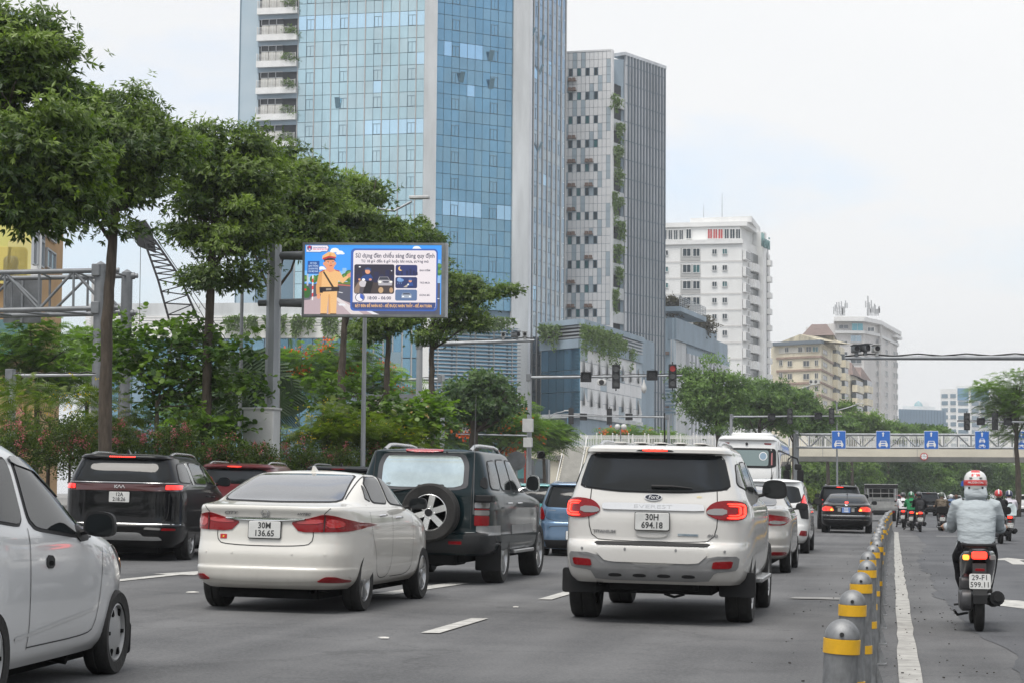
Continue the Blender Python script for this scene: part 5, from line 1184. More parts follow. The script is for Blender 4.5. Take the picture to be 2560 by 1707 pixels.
def wheel_meshes(key, r, w, rr, style, spokes, mrim, sunk=.03):
 """wheel about its own axle, axle along x, outer face towards +x"""
 tyre = MB(); Mx = Matrix.Rotation(pi/2, 4, 'Y')
 tyre.lathe([(rr, -w/2+.012), (r*.93, -w/2), (r*.985, -w/2+.02), (r, -w/2+.045), (r, -.012), (r-.008, -.008), (r-.008, .008), (r, .012), (r, w/2-.045), (r*.985, w/2-.02), (r*.93, w/2), (rr+.005, w/2-.008), (rr, w/2-.02)], 36, Mx, cap=False)
 rim = MB(); o = w/2 - sunk
 rim.lathe([(rr, w/2-.018), (rr-.012, w/2-.012), (rr-.022, w/2-.03), (rr-.03, -w/2+.03)], 32, Mx, cap=False)
 back = MB(); back.lathe([(rr-.02, o-.10), (.001, o-.10)], 24, Mx)
 if style == 'cover':
  rim.lathe([(rr-.012, o-.01), (rr*.72, o), (rr*.45, o+.012), (.001, o+.018)], 24, Mx)
  for k in range(spokes):
   a = 2*pi*k/spokes; c = Vector((o+.004, cos(a)*rr*.76, sin(a)*rr*.76)); back.box(c, (.02, rr*.22, rr*.12), M=Matrix.Rotation(a, 3, 'X'))
 else:
  hub = rr*.22
  for k in range(spokes):
   a = 2*pi*k/spokes + .3; halfw = {'wide': .17, 'thin': .065, 'split': .05}[style]*rr
   for off in ((-.12, .12) if style == 'split' else (0,)):
    R_x = Matrix.Rotation(a + off, 4, 'X')
    rim.add([R_x @ Vector(p) for p in [(o, hub*.5, -halfw*.9), (o, hub*.5, halfw*.9), (o+.012, rr*.95, halfw), (o+.012, rr*.95, -halfw), (o-.04, hub*.5, -halfw), (o-.04, hub*.5, halfw), (o-.025, rr*.95, halfw*1.15), (o-.025, rr*.95, -halfw*1.15)]],
      [(0, 1, 2, 3), (0, 3, 7, 4), (1, 5, 6, 2), (3, 2, 6, 7)])
  rim.lathe([(hub, o-.04), (hub, o+.004), (hub*.8, o+.01), (.001, o+.012)], 20, Mx)
 return tyre.mesh('tyre', K_RUB, 40), rim.mesh('rim', mrim, 35), back.mesh('brake_disc', K_UNDER, 40)
class Car:
 def __init__(c, name, label, cat, paint, keys, pr=7.0, pf=4.5, crown=.04, wheel=None, axle=None, heading=0.0, N=112, sub=4, arch=True, body_name='body', group=None, shared=None):
  c.w = wheel; c.ya = wheel['ya']; c.paint = paint; a = Vector(axle); h = radians(heading)
  f = Vector((sin(h), cos(h), 0)); loc = a - f*c.ya; loc.z = gz(a.x)
  c.t = thing(name, label, cat, loc, -h, group)
  slope = .015 if a.x < -1.5 else 0; c.t.rotation_euler = (0, math.atan(slope), -h)
  rows = pchip([k[:4] for k in keys], sub); V = []; nr = len(rows)
  zs = []
  for i, (z, yr, yf, w) in enumerate(rows):
   X, Y = outline(yr, yf, w, pr, pf, N); V.append(np.stack([X, Y, np.full(N, z)], 1)); zs.append(z)
  z, yr, yf, w = rows[-1]; X, Y = outline(yr, yf, w, pr, pf, N); yc = (yr+yf)/2
  for s in (.93, .8, .6, .35, .12): V.append(np.stack([X*s, yc+(Y-yc)*s, np.full(N, z + crown*(1-s**2.2))], 1))
  R = len(V); v = np.concatenate(V).tolist(); fs = []
  for i in range(R-1):
   for k in range(N): fs.append((i*N+k, i*N+(k+1) % N, (i+1)*N+(k+1) % N, (i+1)*N+k))
  fs.append(tuple(range(N-1, -1, -1))); fs.append(tuple((R-1)*N+k for k in range(N)))
  me = bpy.data.meshes.new(body_name); me.from_pydata(v, [], fs); me.materials.append(paint); me.materials.append(K_UNDER)
  c.bvh = BVHTree.FromPolygons([Vector(p) for p in v], fs)
  ob = bpy.data.objects.new(body_name, me); COL.objects.link(ob)
  if arch:
   cut = MB(); r = wheel['r']
   for y in (c.ya, c.ya + wheel['wb']):
    for s in (-1, 1):
     cut.cyl((s*(wheel['xo']-wheel['w']-.10), y, r+.015), (s*(wheel['xo']+.4), y, r+.015), r+wheel.get('gap', .055), n=32)
   cm = cut.mesh('cut', K_UNDER); co = bpy.data.objects.new('cut', cm); COL.objects.link(co)
   md = ob.modifiers.new('b', 'BOOLEAN'); md.operation = 'DIFFERENCE'; md.object = co; md.solver = 'EXACT'
   try: md.material_mode = 'TRANSFER'
   except Exception: pass
   dg = bpy.context.evaluated_depsgraph_get(); nm = bpy.data.meshes.new_from_object(ob.evaluated_get(dg)); ob.modifiers.clear()
   if len(nm.polygons) > 200: ob.data = nm
   bpy.data.objects.remove(co)
  ob.data.shade_smooth(); ob.data.set_sharp_from_angle(angle=radians(32)); ob.parent = c.t; c.body = ob
  if wheel.get('rr'):
   ty, ri, bk = wheel_meshes(name, wheel['r'], wheel['w'], wheel['rr'], wheel.get('style', 'thin'), wheel.get('spokes', 5), wheel.get('mrim', K_ALU))
   for y in (c.ya, c.ya + wheel['wb']):
    for s in (1, -1):
     o = link('wheel', ty, c.t); o.location = (s*(wheel['xo']-wheel['w']/2), y, wheel['r']-.006); o.rotation_euler = (0, 0, 0 if s > 0 else pi)
     link('rim', ri, o); link('brake_disc', bk, o)
  L = keys[0][2]; b = MB(); z0 = keys[0][0]
  b.bb(-wheel['xo']*.62, wheel['xo']*.62, .25, L*.93, z0-.10, z0+.1); b.bb(-wheel['xo']*.98+wheel['w'], wheel['xo']*.98-wheel['w'], c.ya-.06, c.ya+.06, wheel['r']-.07, wheel['r']+.07)
  b.build('underbody', K_UNDER, c.t)
 def cast(c, u, z, view):
  for k in range(40):
   uu = u
   if view == 'rear': o, d = Vector((uu, -2, z)), Vector((0, 1, 0))
   elif view == 'front': o, d = Vector((uu, 9, z)), Vector((0, -1, 0))
   elif view == 'side': o, d = Vector((3, uu, z)), Vector((-1, 0, 0))
   elif view == 'left': o, d = Vector((-3, uu, z)), Vector((1, 0, 0))
   elif view == 'top': o, d = Vector((uu, z, 5)), Vector((0, 0, -1))
   h = c.bvh.ray_cast(o, d)
   if h[0] is not None: return h[0], (h[1] if h[1].dot(d) < 0 else -h[1])
   u *= .985
  return o + d*2, -d
 def patch(c, name, P, m, view='rear', off=.008, rnd=2, n=64, mirror=False, parent=None, label=None, depth=.012, keep=.25):
  obs = []
  for s in ((1, -1) if mirror else (1,)):
   Q = [(p[0]*(s if view in ('rear', 'front', 'top') else 1), p[1]) for p in P]; vw = view if s > 0 or view in ('rear', 'front', 'top') else 'left'
   Q = resample(smooth_poly(Q, rnd, keep) if rnd else Q, n); cx = sum((q for q in Q), Vector((0, 0)))/n
   V = []; rings = (1, .94, .85, .72, .56, .38, .2)
   for r in rings:
    for q in Q:
     p = cx.lerp(q, r); h, nn = c.cast(p.x, p.y, vw); V.append(h + nn*off)
   h, nn = c.cast(cx.x, cx.y, vw); V.append(h + nn*off); k0 = len(V)
   for q in Q: h, nn = c.cast(q.x, q.y, vw); V.append(h - nn*depth)
   fs = []
   for i in range(len(rings)-1):
    for k in range(n): fs.append((i*n+k, i*n+(k+1) % n, (i+1)*n+(k+1) % n, (i+1)*n+k))
   i = len(rings)-1
   for k in range(n): fs.append((i*n+k, i*n+(k+1) % n, i*n+n))
   for k in range(n): fs.append((k, k0+k, k0+(k+1) % n, (k+1) % n))
   # consistent facing
   f0 = fs[0]; nrm = (V[f0[1]]-V[f0[0]]).cross(V[f0[3]]-V[f0[0]]); _, nn = c.cast(Q[0].x, Q[0].y, vw)
   if nrm.dot(nn) < 0: fs = [tuple(reversed(f)) for f in fs]
   me = bpy.data.meshes.new(name); me.from_pydata(V, [], fs); me.materials.append(m); me.shade_smooth(); me.set_sharp_from_angle(angle=radians(50))
   o = link(name, me, parent or c.t); obs.append(o)
   if label: o['label'] = label
  return obs[0] if len(obs) == 1 else obs
 def seam(c, P, view='rear', w=.007, m=None, name='panel_gap', off=.003, mirror=False, n=24, parent=None, rnd=True):
  for s in ((1, -1) if mirror else (1,)):
   vw = view if s > 0 or view in ('rear', 'front', 'top') else 'left'; pts = []
   Q = [Vector((p[0]*(s if view in ('rear', 'front', 'top') else 1), p[1])) for p in P]
   if rnd:
    for _ in range(2):
     R = [Q[0]]
     for i in range(len(Q)-1): R += [Q[i].lerp(Q[i+1], .25), Q[i].lerp(Q[i+1], .75)]
     Q = R + [Q[-1]]
   L = [0]
   for i in range(len(Q)-1): L.append(L[-1] + (Q[i+1]-Q[i]).length)
   V = []; i = 0
   for k in range(n+1):
    t = L[-1]*k/n
    while i < len(Q)-2 and L[i+1] < t: i += 1
    p = Q[i].lerp(Q[i+1], (t-L[i])/max(1e-6, L[i+1]-L[i])); d = (Q[i+1]-Q[i]).normalized(); q = Vector((-d.y, d.x))*w/2
    for e in (-1, 1): h, nn = c.cast(p.x+q.x*e, p.y+q.y*e, vw); V.append(h+nn*off)
   fs = [(2*k, 2*k+1, 2*k+3, 2*k+2) for k in range(n)]
   me = bpy.data.meshes.new(name); me.from_pydata(V, [], fs); me.materials.append(m or K_SEAM); link(name, me, parent or c.t)
 def text(c, body, x, z, size, m, view='rear', off=.010, name='badge', **k):
  h, nn = c.cast(x, z, view)
  return text(name, body, size, place(h + nn*off, nn), m, c.t, depth=k.pop('depth', .004), **k)
 def plate(c, l1, l2, z, w=.335, h=.17, x=0, view='rear', m=None, tm=None, off=.02, y=None):
  p, nn = c.cast(x, z, view); nn = Vector((0, -1, nn.z*.6)).normalized(); M = place(p + nn*off, nn)
  b = MB(); b.rbox((0, 0, 0), (w+.012, h+.012, .016), .016, ax='z'); me = b.mesh('plate', K_PLAST); me.transform(M); pf = link('plate_frame', me, c.t)
  b = MB(); b.rbox((0, 0, .006), (w, h, .016), .014, ax='z'); me = b.mesh('plate', m or K_PLATE); me.transform(M); po = link('number_plate', me, c.t)
  tm = tm or K_PTXT
  text('plate_text', l1, h*.50, M @ Matrix.Translation((0, h*.235, .015)), tm, po, depth=.001, sx=.92, bold=.002); text('plate_text', l2, h*.50, M @ Matrix.Translation((0, -h*.225, .015)), tm, po, depth=.001, sx=.92, bold=.002)
  return po
 def mirror(c, y, z, w=.2, h=.17, m=None, out=.10, both=True, gm=None):
  for s in ((1, -1) if both else (1,)):
   h_, nn = c.cast(y, z, 'side' if s > 0 else 'left'); b = MB(); x = h_.x + s*(out + w/2)
   prof = [(-.5, -.42), (.5, -.5), (.52, .1), (.38, .48), (-.3, .5), (-.5, .2)]; P = smooth_poly([(q[0]*w*s, q[1]*h) for q in prof], 2)
   Mx = Matrix.Translation((x, y+.02, z+h*.35)) @ Matrix.Rotation(pi/2, 4, 'X')
   n = len(P); vs = []; sc = [(1.0, 0), (1.0, -.05), (.85, -.09), (.5, -.12)]
   for k, d in sc: vs += [Mx @ Vector((p.x*k, p.y*k, d)) for p in P]
   fs = [(i*n+j, i*n+(j+1) % n, (i+1)*n+(j+1) % n, (i+1)*n+j) for i in range(3) for j in range(n)] + [tuple(range(3*n, 4*n)), tuple(range(n-1, -1, -1))]
   b.add(vs, fs); b.tube([(h_.x-s*.02, y+.05, z), (x-s*w*.2, y+.05, z+h*.15)], .022, 6)
   o = b.build('wing_mirror', m or K_PLAST, c.t, 50)
   g = MB(); g.add([Mx @ Vector((p.x*.86, p.y*.84, .004)) for p in P], [tuple(range(n))]); g.build('mirror_glass', gm or K_GLASS, o)
 def handle(c, y, z, m=None, w=.17):
  for vw, s in (('side', 1), ('left', -1)):
   h, nn = c.cast(y, z, vw); b = MB(); b.tube([h + Vector((-s*.01, -w/2, 0)), h + nn*.03 + Vector((0, -w*.42, 0)), h + nn*.035, h + nn*.03 + Vector((0, w*.42, 0)), h + Vector((-s*.01, w/2, 0))], .012, 8); b.build('door_handle', m or c.paint, c.t, 60)
 def rail(c, x, y0, y1, m=None, h=.055, r=.018, rise=.05):
  for s in (1, -1):
   P = []
   for k in range(9):
    t = k/8; y = y0 + (y1-y0)*t; hh, nn = c.cast(s*x, y, 'top'); e = 1 - abs(2*t-1)**6; P.append(hh + Vector((0, 0, -.005 + h*e)))
   b = MB(); b.tube(P, r, 8); b.build('roof_rail', m or K_RAIL, c.t, 60)
 def aerial(c, y, m=None, whip=False, x=0):
  h, nn = c.cast(x, y, 'top'); b = MB()
  if whip: b.cyl(h, h+Vector((0, -.01, .03)), .028, .016, 8); b.tube([h+Vector((0, -.01, .03)), h+Vector((0, -.03, .15)), h+Vector((0, -.06, .32))], [.011, .008, .005], 6)
  else:
   P = [(0, 0), (.17, 0), (.03, .075), (.0, .07)]; vs = [(h.x+e*wd, h.y + p[0], h.z-.008+p[1]) for e, wd in ((-1, .028), (1, .028)) for p in P]
   vs = [(v[0]*(.35 if i % 4 in (2, 3) else 1) + h.x*(.65 if i % 4 in (2, 3) else 0), v[1], v[2]) for i, v in enumerate(vs)]
   b.add(vs, [(0, 1, 2, 3), (7, 6, 5, 4), (0, 4, 5, 1), (1, 5, 6, 2), (2, 6, 7, 3), (3, 7, 4, 0)])
  b.build('aerial', m or c.paint, c.t)
 def wiper(c, x0, x1, z0, z1=None, m=None):
  a, n1 = c.cast(x0, z0, 'rear'); b_, n2 = c.cast(x1, z1 or z0, 'rear'); b = MB(); b.tube([a+n1*.03, (a+b_)/2+n1*.05, b_+n2*.025], [.018, .014, .007], 6); b.build('wiper', m or K_PLAST, c.t)
 def flap(c, side=(1, -1), y=None, h=.24, w=.28, m=None, z=.22):
  for s in side:
   b = MB(); b.rbox((s*(c.w['xo']-c.w['w']/2), (y if y is not None else c.ya - c.w['r'] - .10), z+h/2), (w, .014, h), .03, ax='y'); b.build('mud_flap', m or K_PLAST, c.t)
 def exhaust(c, x, z, y=.12, r=.03):
  b = MB(); b.tube([(x, y+.9, z+.02), (x, y+.2, z), (x, y, z-.01)], r, 10, cap=False); b.build('exhaust', K_UNDER, c.t, 60)
def side_glass(c, polys, off=.008):
 for P in polys:
  c.patch('window_seal', [(p[0]+(p[0]-sum(q[0] for q in P)/len(P))*.06, p[1]+(p[1]-sum(q[1] for q in P)/len(P))*.09) for p in P], K_PLAST, 'side', .004, 2, mirror=True, keep=.12)
  c.patch('side_window', P, K_GLASS, 'side', off, 2, mirror=True, keep=.12)
# ------------------------------------------------------------------ the cars
def axle_from(px, py, off, heading=0.0):
 g = gpt(px, py); h = radians(heading); return g + Vector((cos(h), -sin(h), 0))*off
SUVK = [(.40,.14,4.70,.84),(.46,.06,4.80,.89),(.58,.01,4.87,.92),(.74,.00,4.89,.93),(.80,.03,4.88,.93),(.83,.055,4.86,.93),(1.02,.05,4.82,.93),(1.14,.07,4.70,.92),(1.20,.085,4.3,.905),(1.25,.10,3.62,.885),(1.31,.115,3.52,.862),(1.45,.17,3.22,.815),(1.60,.235,2.9,.762),(1.675,.265,2.68,.735),(1.69,.17,2.62,.73),(1.72,.17,2.52,.72),(1.755,.24,2.35,.685)]
def everest():
 W = dict(r=.385, w=.265, rr=.255, ya=1.10, wb=2.85, xo=.925, style='split', spokes=6, mrim=K_ALU, gap=.06)
 c = Car('white_offroader', 'white off-road car with lit C-shaped tail lights, centre foreground', 'car', C_WHITE, SUVK, 8, 4.5, .035, W, axle_from(1850, 1553, -(.925-.133)), 0)
 glassP = [(-.735,1.37),(-.70,1.34),(-.35,1.305),(0,1.30),(.35,1.305),(.70,1.34),(.735,1.37),(.66,1.63),(.62,1.665),(0,1.672),(-.62,1.665),(-.66,1.63)]
 c.patch('window_seal', [(x*1.02, z+(.012 if z > 1.5 else -.012)) for x, z in glassP], K_PLAST, 'rear', .005, 2, keep=.15)
 c.patch('rear_window', glassP, K_GLASS, 'rear', .011, 2, keep=.15)
 c.wiper(-.02, .38, 1.345, 1.335)
 c.patch('spoiler_lamp_housing', [(-.20,1.695),(-.15,1.72),(.15,1.72),(.20,1.695)], K_PLAST, 'rear', .004, 1); c.patch('brake_light', [(-.125,1.699),(.125,1.699),(.125,1.717),(-.125,1.717)], K_LED, 'rear', .012, 1)
 lamp = [(.50,1.11),(.575,1.205),(.70,1.232),(.84,1.225),(.885,1.19),(.89,1.09),(.86,1.04),(.72,1.03),(.60,1.05)]
 for o in c.patch('tail_light', lamp, K_RED, 'rear', .014, 2, mirror=True): pass
 c.patch('reverse_lens', [(.515,1.108),(.56,1.145),(.715,1.15),(.715,1.085),(.56,1.085)], K_CLEAR, 'rear', .019, 1, mirror=True)
 for P in ([(.715,1.20),(.84,1.20),(.868,1.18),(.868,1.165),(.835,1.185),(.715,1.186)], [(.868,1.18),(.876,1.10),(.866,1.085),(.856,1.10),(.853,1.165)], [(.715,1.052),(.84,1.052),(.872,1.085),(.860,1.10),(.835,1.070),(.715,1.068)],
     [(.73,1.178),(.815,1.178),(.832,1.165),(.832,1.155),(.812,1.168),(.73,1.168)], [(.832,1.165),(.838,1.10),(.83,1.09),(.822,1.10),(.82,1.155)], [(.73,1.078),(.815,1.078),(.837,1.095),(.829,1.105),(.81,1.088),(.73,1.088)]):
  c.patch('led_strip', P, K_LED, 'rear', .024, 1, n=28, mirror=True)
 c.patch('chrome_bar', [(-.505,1.118),(.505,1.118),(.50,1.185),(-.50,1.185)], K_CHROME, 'rear', .02, 1, keep=.08); c.text('EVEREST', 0, 1.151, .050, mat('satin_chrome', (.50, .50, .50), .35, .9), off=.0215, sx=2.05, depth=.0025)
 c.patch('logo_badge', [(.088*cos(t), 1.245+.034*sin(t)) for t in np.linspace(0, 2*pi, 24, endpoint=False)], K_CHROME, 'rear', .014, 0); c.patch('logo_badge', [(.080*cos(t), 1.245+.028*sin(t)) for t in np.linspace(0, 2*pi, 24, endpoint=False)], mat('badge_navy', (.012, .016, .03), .3), 'rear', .0165, 0); c.text('Ford', 0, 1.245, .052, K_WTXT, off=.018, shear=.3, depth=.001)
 c.text('TITANIUM', -.475, .905, .036, K_GREYT, off=.006, sx=1.35, depth=.002, bold=.0015); c.text('4WD', .59, .885, .036, K_GREYT, off=.006, sx=1.25, depth=.002, bold=.0015); c.patch('dealer_sticker', [(.25,.878),(.45,.876),(.45,.898),(.25,.90)], mat('dealer_silver', (.42, .48, .52), .3, .6), 'rear', .006, 0); c.text('HANOI FORD', .37, .887, .018, mat('dealer_blue', (.08, .15, .22), .4), off=.008, depth=.0005, sx=1.3)
 c.text('VTV', .45, 1.255, .026, K_FLAGY, off=.006, depth=.0006)
 c.plate('30H', '694.18', 1.012, .335, .17, off=.03)
 c.patch('boot_handle', [(-.14,.855),(.13,.855),(.15,.90),(-.16,.90)], C_WHITE, 'rear', .016, 2)
 c.seam([(-.62,1.32),(-.64,1.0),(-.60,.86),(-.55,.815),(.55,.815),(.60,.86),(.64,1.0),(.62,1.32)], 'rear', .009)
 c.patch('step_pad', [(-.56,.775),(.56,.775),(.57,.803),(-.57,.803)], K_PLAST, 'rear', .012, 1, keep=.05)
 c.patch('bumper_trim', [(-.83,.70),(-.60,.70),(-.50,.59),(.50,.585),(.60,.69),(.84,.69),(.82,.55),(.62,.535),(.55,.44),(-.55,.44),(-.60,.53),(-.81,.55)], K_GREYT, 'rear', .012, 1, n=90, keep=.12)
 c.patch('bumper_centre', [(-.45,.615),(.45,.61),(.55,.70),(.50,.755),(-.50,.755),(-.55,.71)], C_WHITE, 'rear', .022, 1, keep=.1)
 c.patch('reflector', [(.585,.57),(.76,.575),(.78,.645),(.60,.635)], K_RED, 'rear', .022, 1, mirror=True, keep=.12)
 for x in (-.36, -.12, .12, .36): c.patch('valance_slot', [(x-.07,.475),(x+.07,.475),(x+.06,.505),(x-.06,.505)], K_PLAST, 'rear', .017, 1, n=20)
 for x in (-.69, -.26, .24, .71): c.patch('parking_sensor', [(x+.012*cos(t), .735+.014*sin(t)) for t in np.linspace(0, 2*pi, 10, endpoint=False)], K_GREYT, 'rear', .025 if abs(x) < .5 else .006, 0, n=12)
 side_glass(c, ([(.34,1.38),(.95,1.33),(1.0,1.60),(.55,1.58)], [(1.03,1.33),(1.85,1.31),(1.80,1.63),(1.08,1.61)], [(1.92,1.31),(3.05,1.30),(2.65,1.60),(1.88,1.63)]))
 c.seam([(1.0,1.30),(1.02,1.0),(1.35,.82),(1.5,.5),(1.9,.45),(1.9,1.3)], 'side', mirror=True); c.seam([(1.9,.45),(3.2,.45),(3.3,.8),(3.2,1.25)], 'side', mirror=True)
 c.handle(1.55, 1.12); c.handle(2.35, 1.12); c.mirror(2.95, 1.28, .27, .22, K_PLAST, .04); c.rail(.60, .55, 2.35, K_SRAIL, .05, .02)
 c.aerial(.75, K_PLAST, True, .03); c.flap((1, -1), None, .25, .36, K_PLAST, .27); c.exhaust(-.52, .42)
 for s in (1, -1):
  b = MB(); b.rbox((s*.90, 2.5, .40), (.16, 1.55, .05), .03); b.build('running_board', K_ALU, c.t)
  b = MB(); P = [(c.ya + (W['r']+.10)*cos(t), W['r'] + .02 + (W['r']+.10)*sin(t)) for t in np.linspace(radians(-8), radians(188), 22)]
 b = MB(); b.rbox((0, .55, .40), (.9, .7, .16), .06); b.tube([(-.7, 1.1, .40), (0, 1.1, .36), (.7, 1.1, .40)], [.05, .10, .05], 8); b.tube([(.1, .3, .3), (.2, .3, .27), (.3, .3, .3)], .015, 6); b.build('rear_suspension', K_UNDER, c.t)
 for k in range(5): b = MB(); b.rbox((-.4+.2*k, 1.35, 1.792), (.12, 1.7, .012), .03); b.build('roof_ridge', C_WHITE, c.t)
everest()

CITYK = [(.24,.14,4.28,.74),(.29,.05,4.34,.80),(.36,.01,4.40,.835),(.44,.0,4.42,.845),(.47,.018,4.43,.845),(.58,.012,4.43,.847),(.66,.035,4.42,.847),(.72,.055,4.40,.847),(.85,.065,4.30,.845),(.955,.075,3.95,.835),(1.04,.045,3.5,.815),(1.066,.05,3.32,.80),(1.078,.10,3.28,.795),(1.09,.26,3.22,.785),(1.115,.50,3.14,.77),(1.20,.78,2.95,.73),(1.30,1.12,2.7,.68),(1.375,1.42,2.45,.635),(1.415,1.65,2.22,.58)]
def sedan(c, kind):
 side_glass(c, ([(1.12,1.16),(1.28,1.13),(1.30,1.30),(1.24,1.27)], [(1.33,1.125),(1.95,1.11),(1.98,1.385),(1.60,1.385),(1.36,1.31)], [(2.03,1.11),(2.85,1.08),(2.55,1.30),(2.30,1.375),(2.06,1.385)]))
 c.seam([(1.05,1.10),(1.1,.8),(1.3,.6),(1.32,.32),(1.98,.32),(1.99,1.09)], 'side', mirror=True); c.seam([(1.98,.32),(2.85,.32),(2.95,.6),(2.92,1.05)], 'side', mirror=True)
 c.handle(1.55, .98, K_CHROME, .19); c.handle(2.25, .955, K_CHROME, .19); c.mirror(2.72, 1.06, .21, .14, K_PLAST, .05)
def city():
 W = dict(r=.305, w=.19, rr=.205, ya=.93, wb=2.60, xo=.84, style='split', spokes=5, mrim=K_ALU, gap=.045)
 c = Car('white_sedan', 'white saloon car with large red tail lights, left of centre', 'car', C_IVORY, CITYK, 6.5, 4.2, .04, W, axle_from(892, 1525, -(.84-.095)), 0)
 gP = [(-.635,1.125),(0,1.115),(.635,1.125),(.52,1.385),(.48,1.40),(0,1.407),(-.48,1.40),(-.52,1.385)]
 c.patch('window_seal', [(x*1.025, z+(.008 if z > 1.3 else -.01)) for x, z in gP], K_PLAST, 'rear', .004, 2, keep=.1); c.patch('rear_window', gP, mat('rear_glass_grey', (.06, .065, .075), .06, 0, spec=.8, coat=.8, croughn=.03, var=.3, vscale=2.5), 'rear', .008, 2, keep=.1)
 lamp = [(.265,.912),(.40,.945),(.60,1.0),(.70,.985),(.80,.94),(.845,.90),(.835,.85),(.78,.825),(.36,.815)]
 c.patch('tail_light', lamp, K_RED, 'rear', .010, 1, mirror=True, keep=.14); c.patch('tail_light_inner', [(.33,.925),(.59,.955),(.59,.905),(.33,.895)], mat('bright_red_lens', (.38, .012, .015), .1, coat=1), 'rear', .014, 1, mirror=True); c.patch('tail_light_inner', [(.62,.955),(.74,.94),(.77,.90),(.74,.865),(.62,.86)], MATS['bright_red_lens'], 'rear', .014, 1, mirror=True)
 c.seam([(.605,1.0),(.60,.82)], 'rear', .010, off=.016, mirror=True, rnd=False, m=K_PLAST)
 c.patch('chrome_bar', [(-.42,.935),(0,.915),(.42,.935),(.42,.962),(0,.962),(-.42,.962)], K_CHROME, 'rear', .03, 1)
 # wing emblem frame with upright letter
 e = [(-.045,1.035),(.045,1.035),(.038,.965),(-.038,.965)]; c.patch('logo_badge', e, K_CHROME, 'rear', .010, 1); c.patch('logo_badge', [(x*.78, 1.0+(z-1.0)*.8) for x, z in e], C_IVORY, 'rear', .013, 1)
 for s in (-1, 1): c.patch('logo_badge', [(s*.024,1.027),(s*.033,1.027),(s*.022,.972),(s*.014,.972)], K_CHROME, 'rear', .017, 0, n=12)
 c.patch('logo_badge', [(-.02,1.005),(.02,1.005),(.02,.995),(-.02,.995)], K_CHROME, 'rear', .017, 0, n=12)
 c.text('CITY', -.37, 1.0, .042, K_GREYT, off=.006, sx=1.5, shear=.3, depth=.002, bold=.001); c.text('i-VTEC', .40, 1.0, .034, K_GREYT, off=.006, sx=1.35, shear=.3, depth=.002, bold=.001)
 c.plate('30M', '136.65', .832, .335, .17, off=.016)
 c.patch('flag_sticker', [(-.47,.735),(-.40,.735),(-.40,.78),(-.47,.78)], K_FLAGR, 'rear', .005, 0); c.patch('flag_star', [(-.435+.014*(1 if k % 2 == 0 else .4)*sin(k*pi/5), .757+.014*(1 if k % 2 == 0 else .4)*cos(k*pi/5)) for k in range(10)], K_FLAGY, 'rear', .008, 0, n=20)
 c.seam([(-.50,.83),(-.505,.74),(-.45,.672),(.45,.672),(.505,.74),(.50,.83)], 'rear', .009); c.seam([(-.60,1.0),(-.66,1.06)], 'rear', .007, rnd=False); c.seam([(.60,1.0),(.66,1.06)], 'rear', .007, rnd=False)
 c.patch('reflector', [(.55,.325),(.78,.315),(.80,.335),(.72,.375),(.64,.378)], K_RED, 'rear', .010, 1, mirror=True, keep=.12)
 c.seam([(-.80,.36),(-.45,.30),(.45,.30),(.80,.36)], 'rear', .03, m=carpaint('bumper_crease', (.55, .53, .48)), off=.004, name='bumper_crease')
 for x in (-.62, -.33, .30, .63): c.patch('parking_sensor', [(x+.013*cos(t), .60+.014*sin(t)) for t in np.linspace(0, 2*pi, 10, endpoint=False)], C_IVORY, 'rear', .005, 0, n=12)
 sedan(c, 'city'); c.aerial(1.72); c.exhaust(.48, .235, .16, .028)
 c.seam([(.56,1.70),(.57,2.2)], 'top', .02, mirror=True, off=.003, rnd=False); c.seam([(.645,1.15),(.585,1.40)], 'rear', .012, mirror=True, rnd=False)
 c.seam([(1.05,.80),(1.9,.82),(3.2,.90)], 'side', .012, m=carpaint('crease', (.66, .645, .60)), off=.010, mirror=True, name='body_crease')
 b = MB(); b.rbox((0, .6, .26), (1.1, .7, .12), .06); b.build('boot_floor', K_UNDER, c.t)
city()

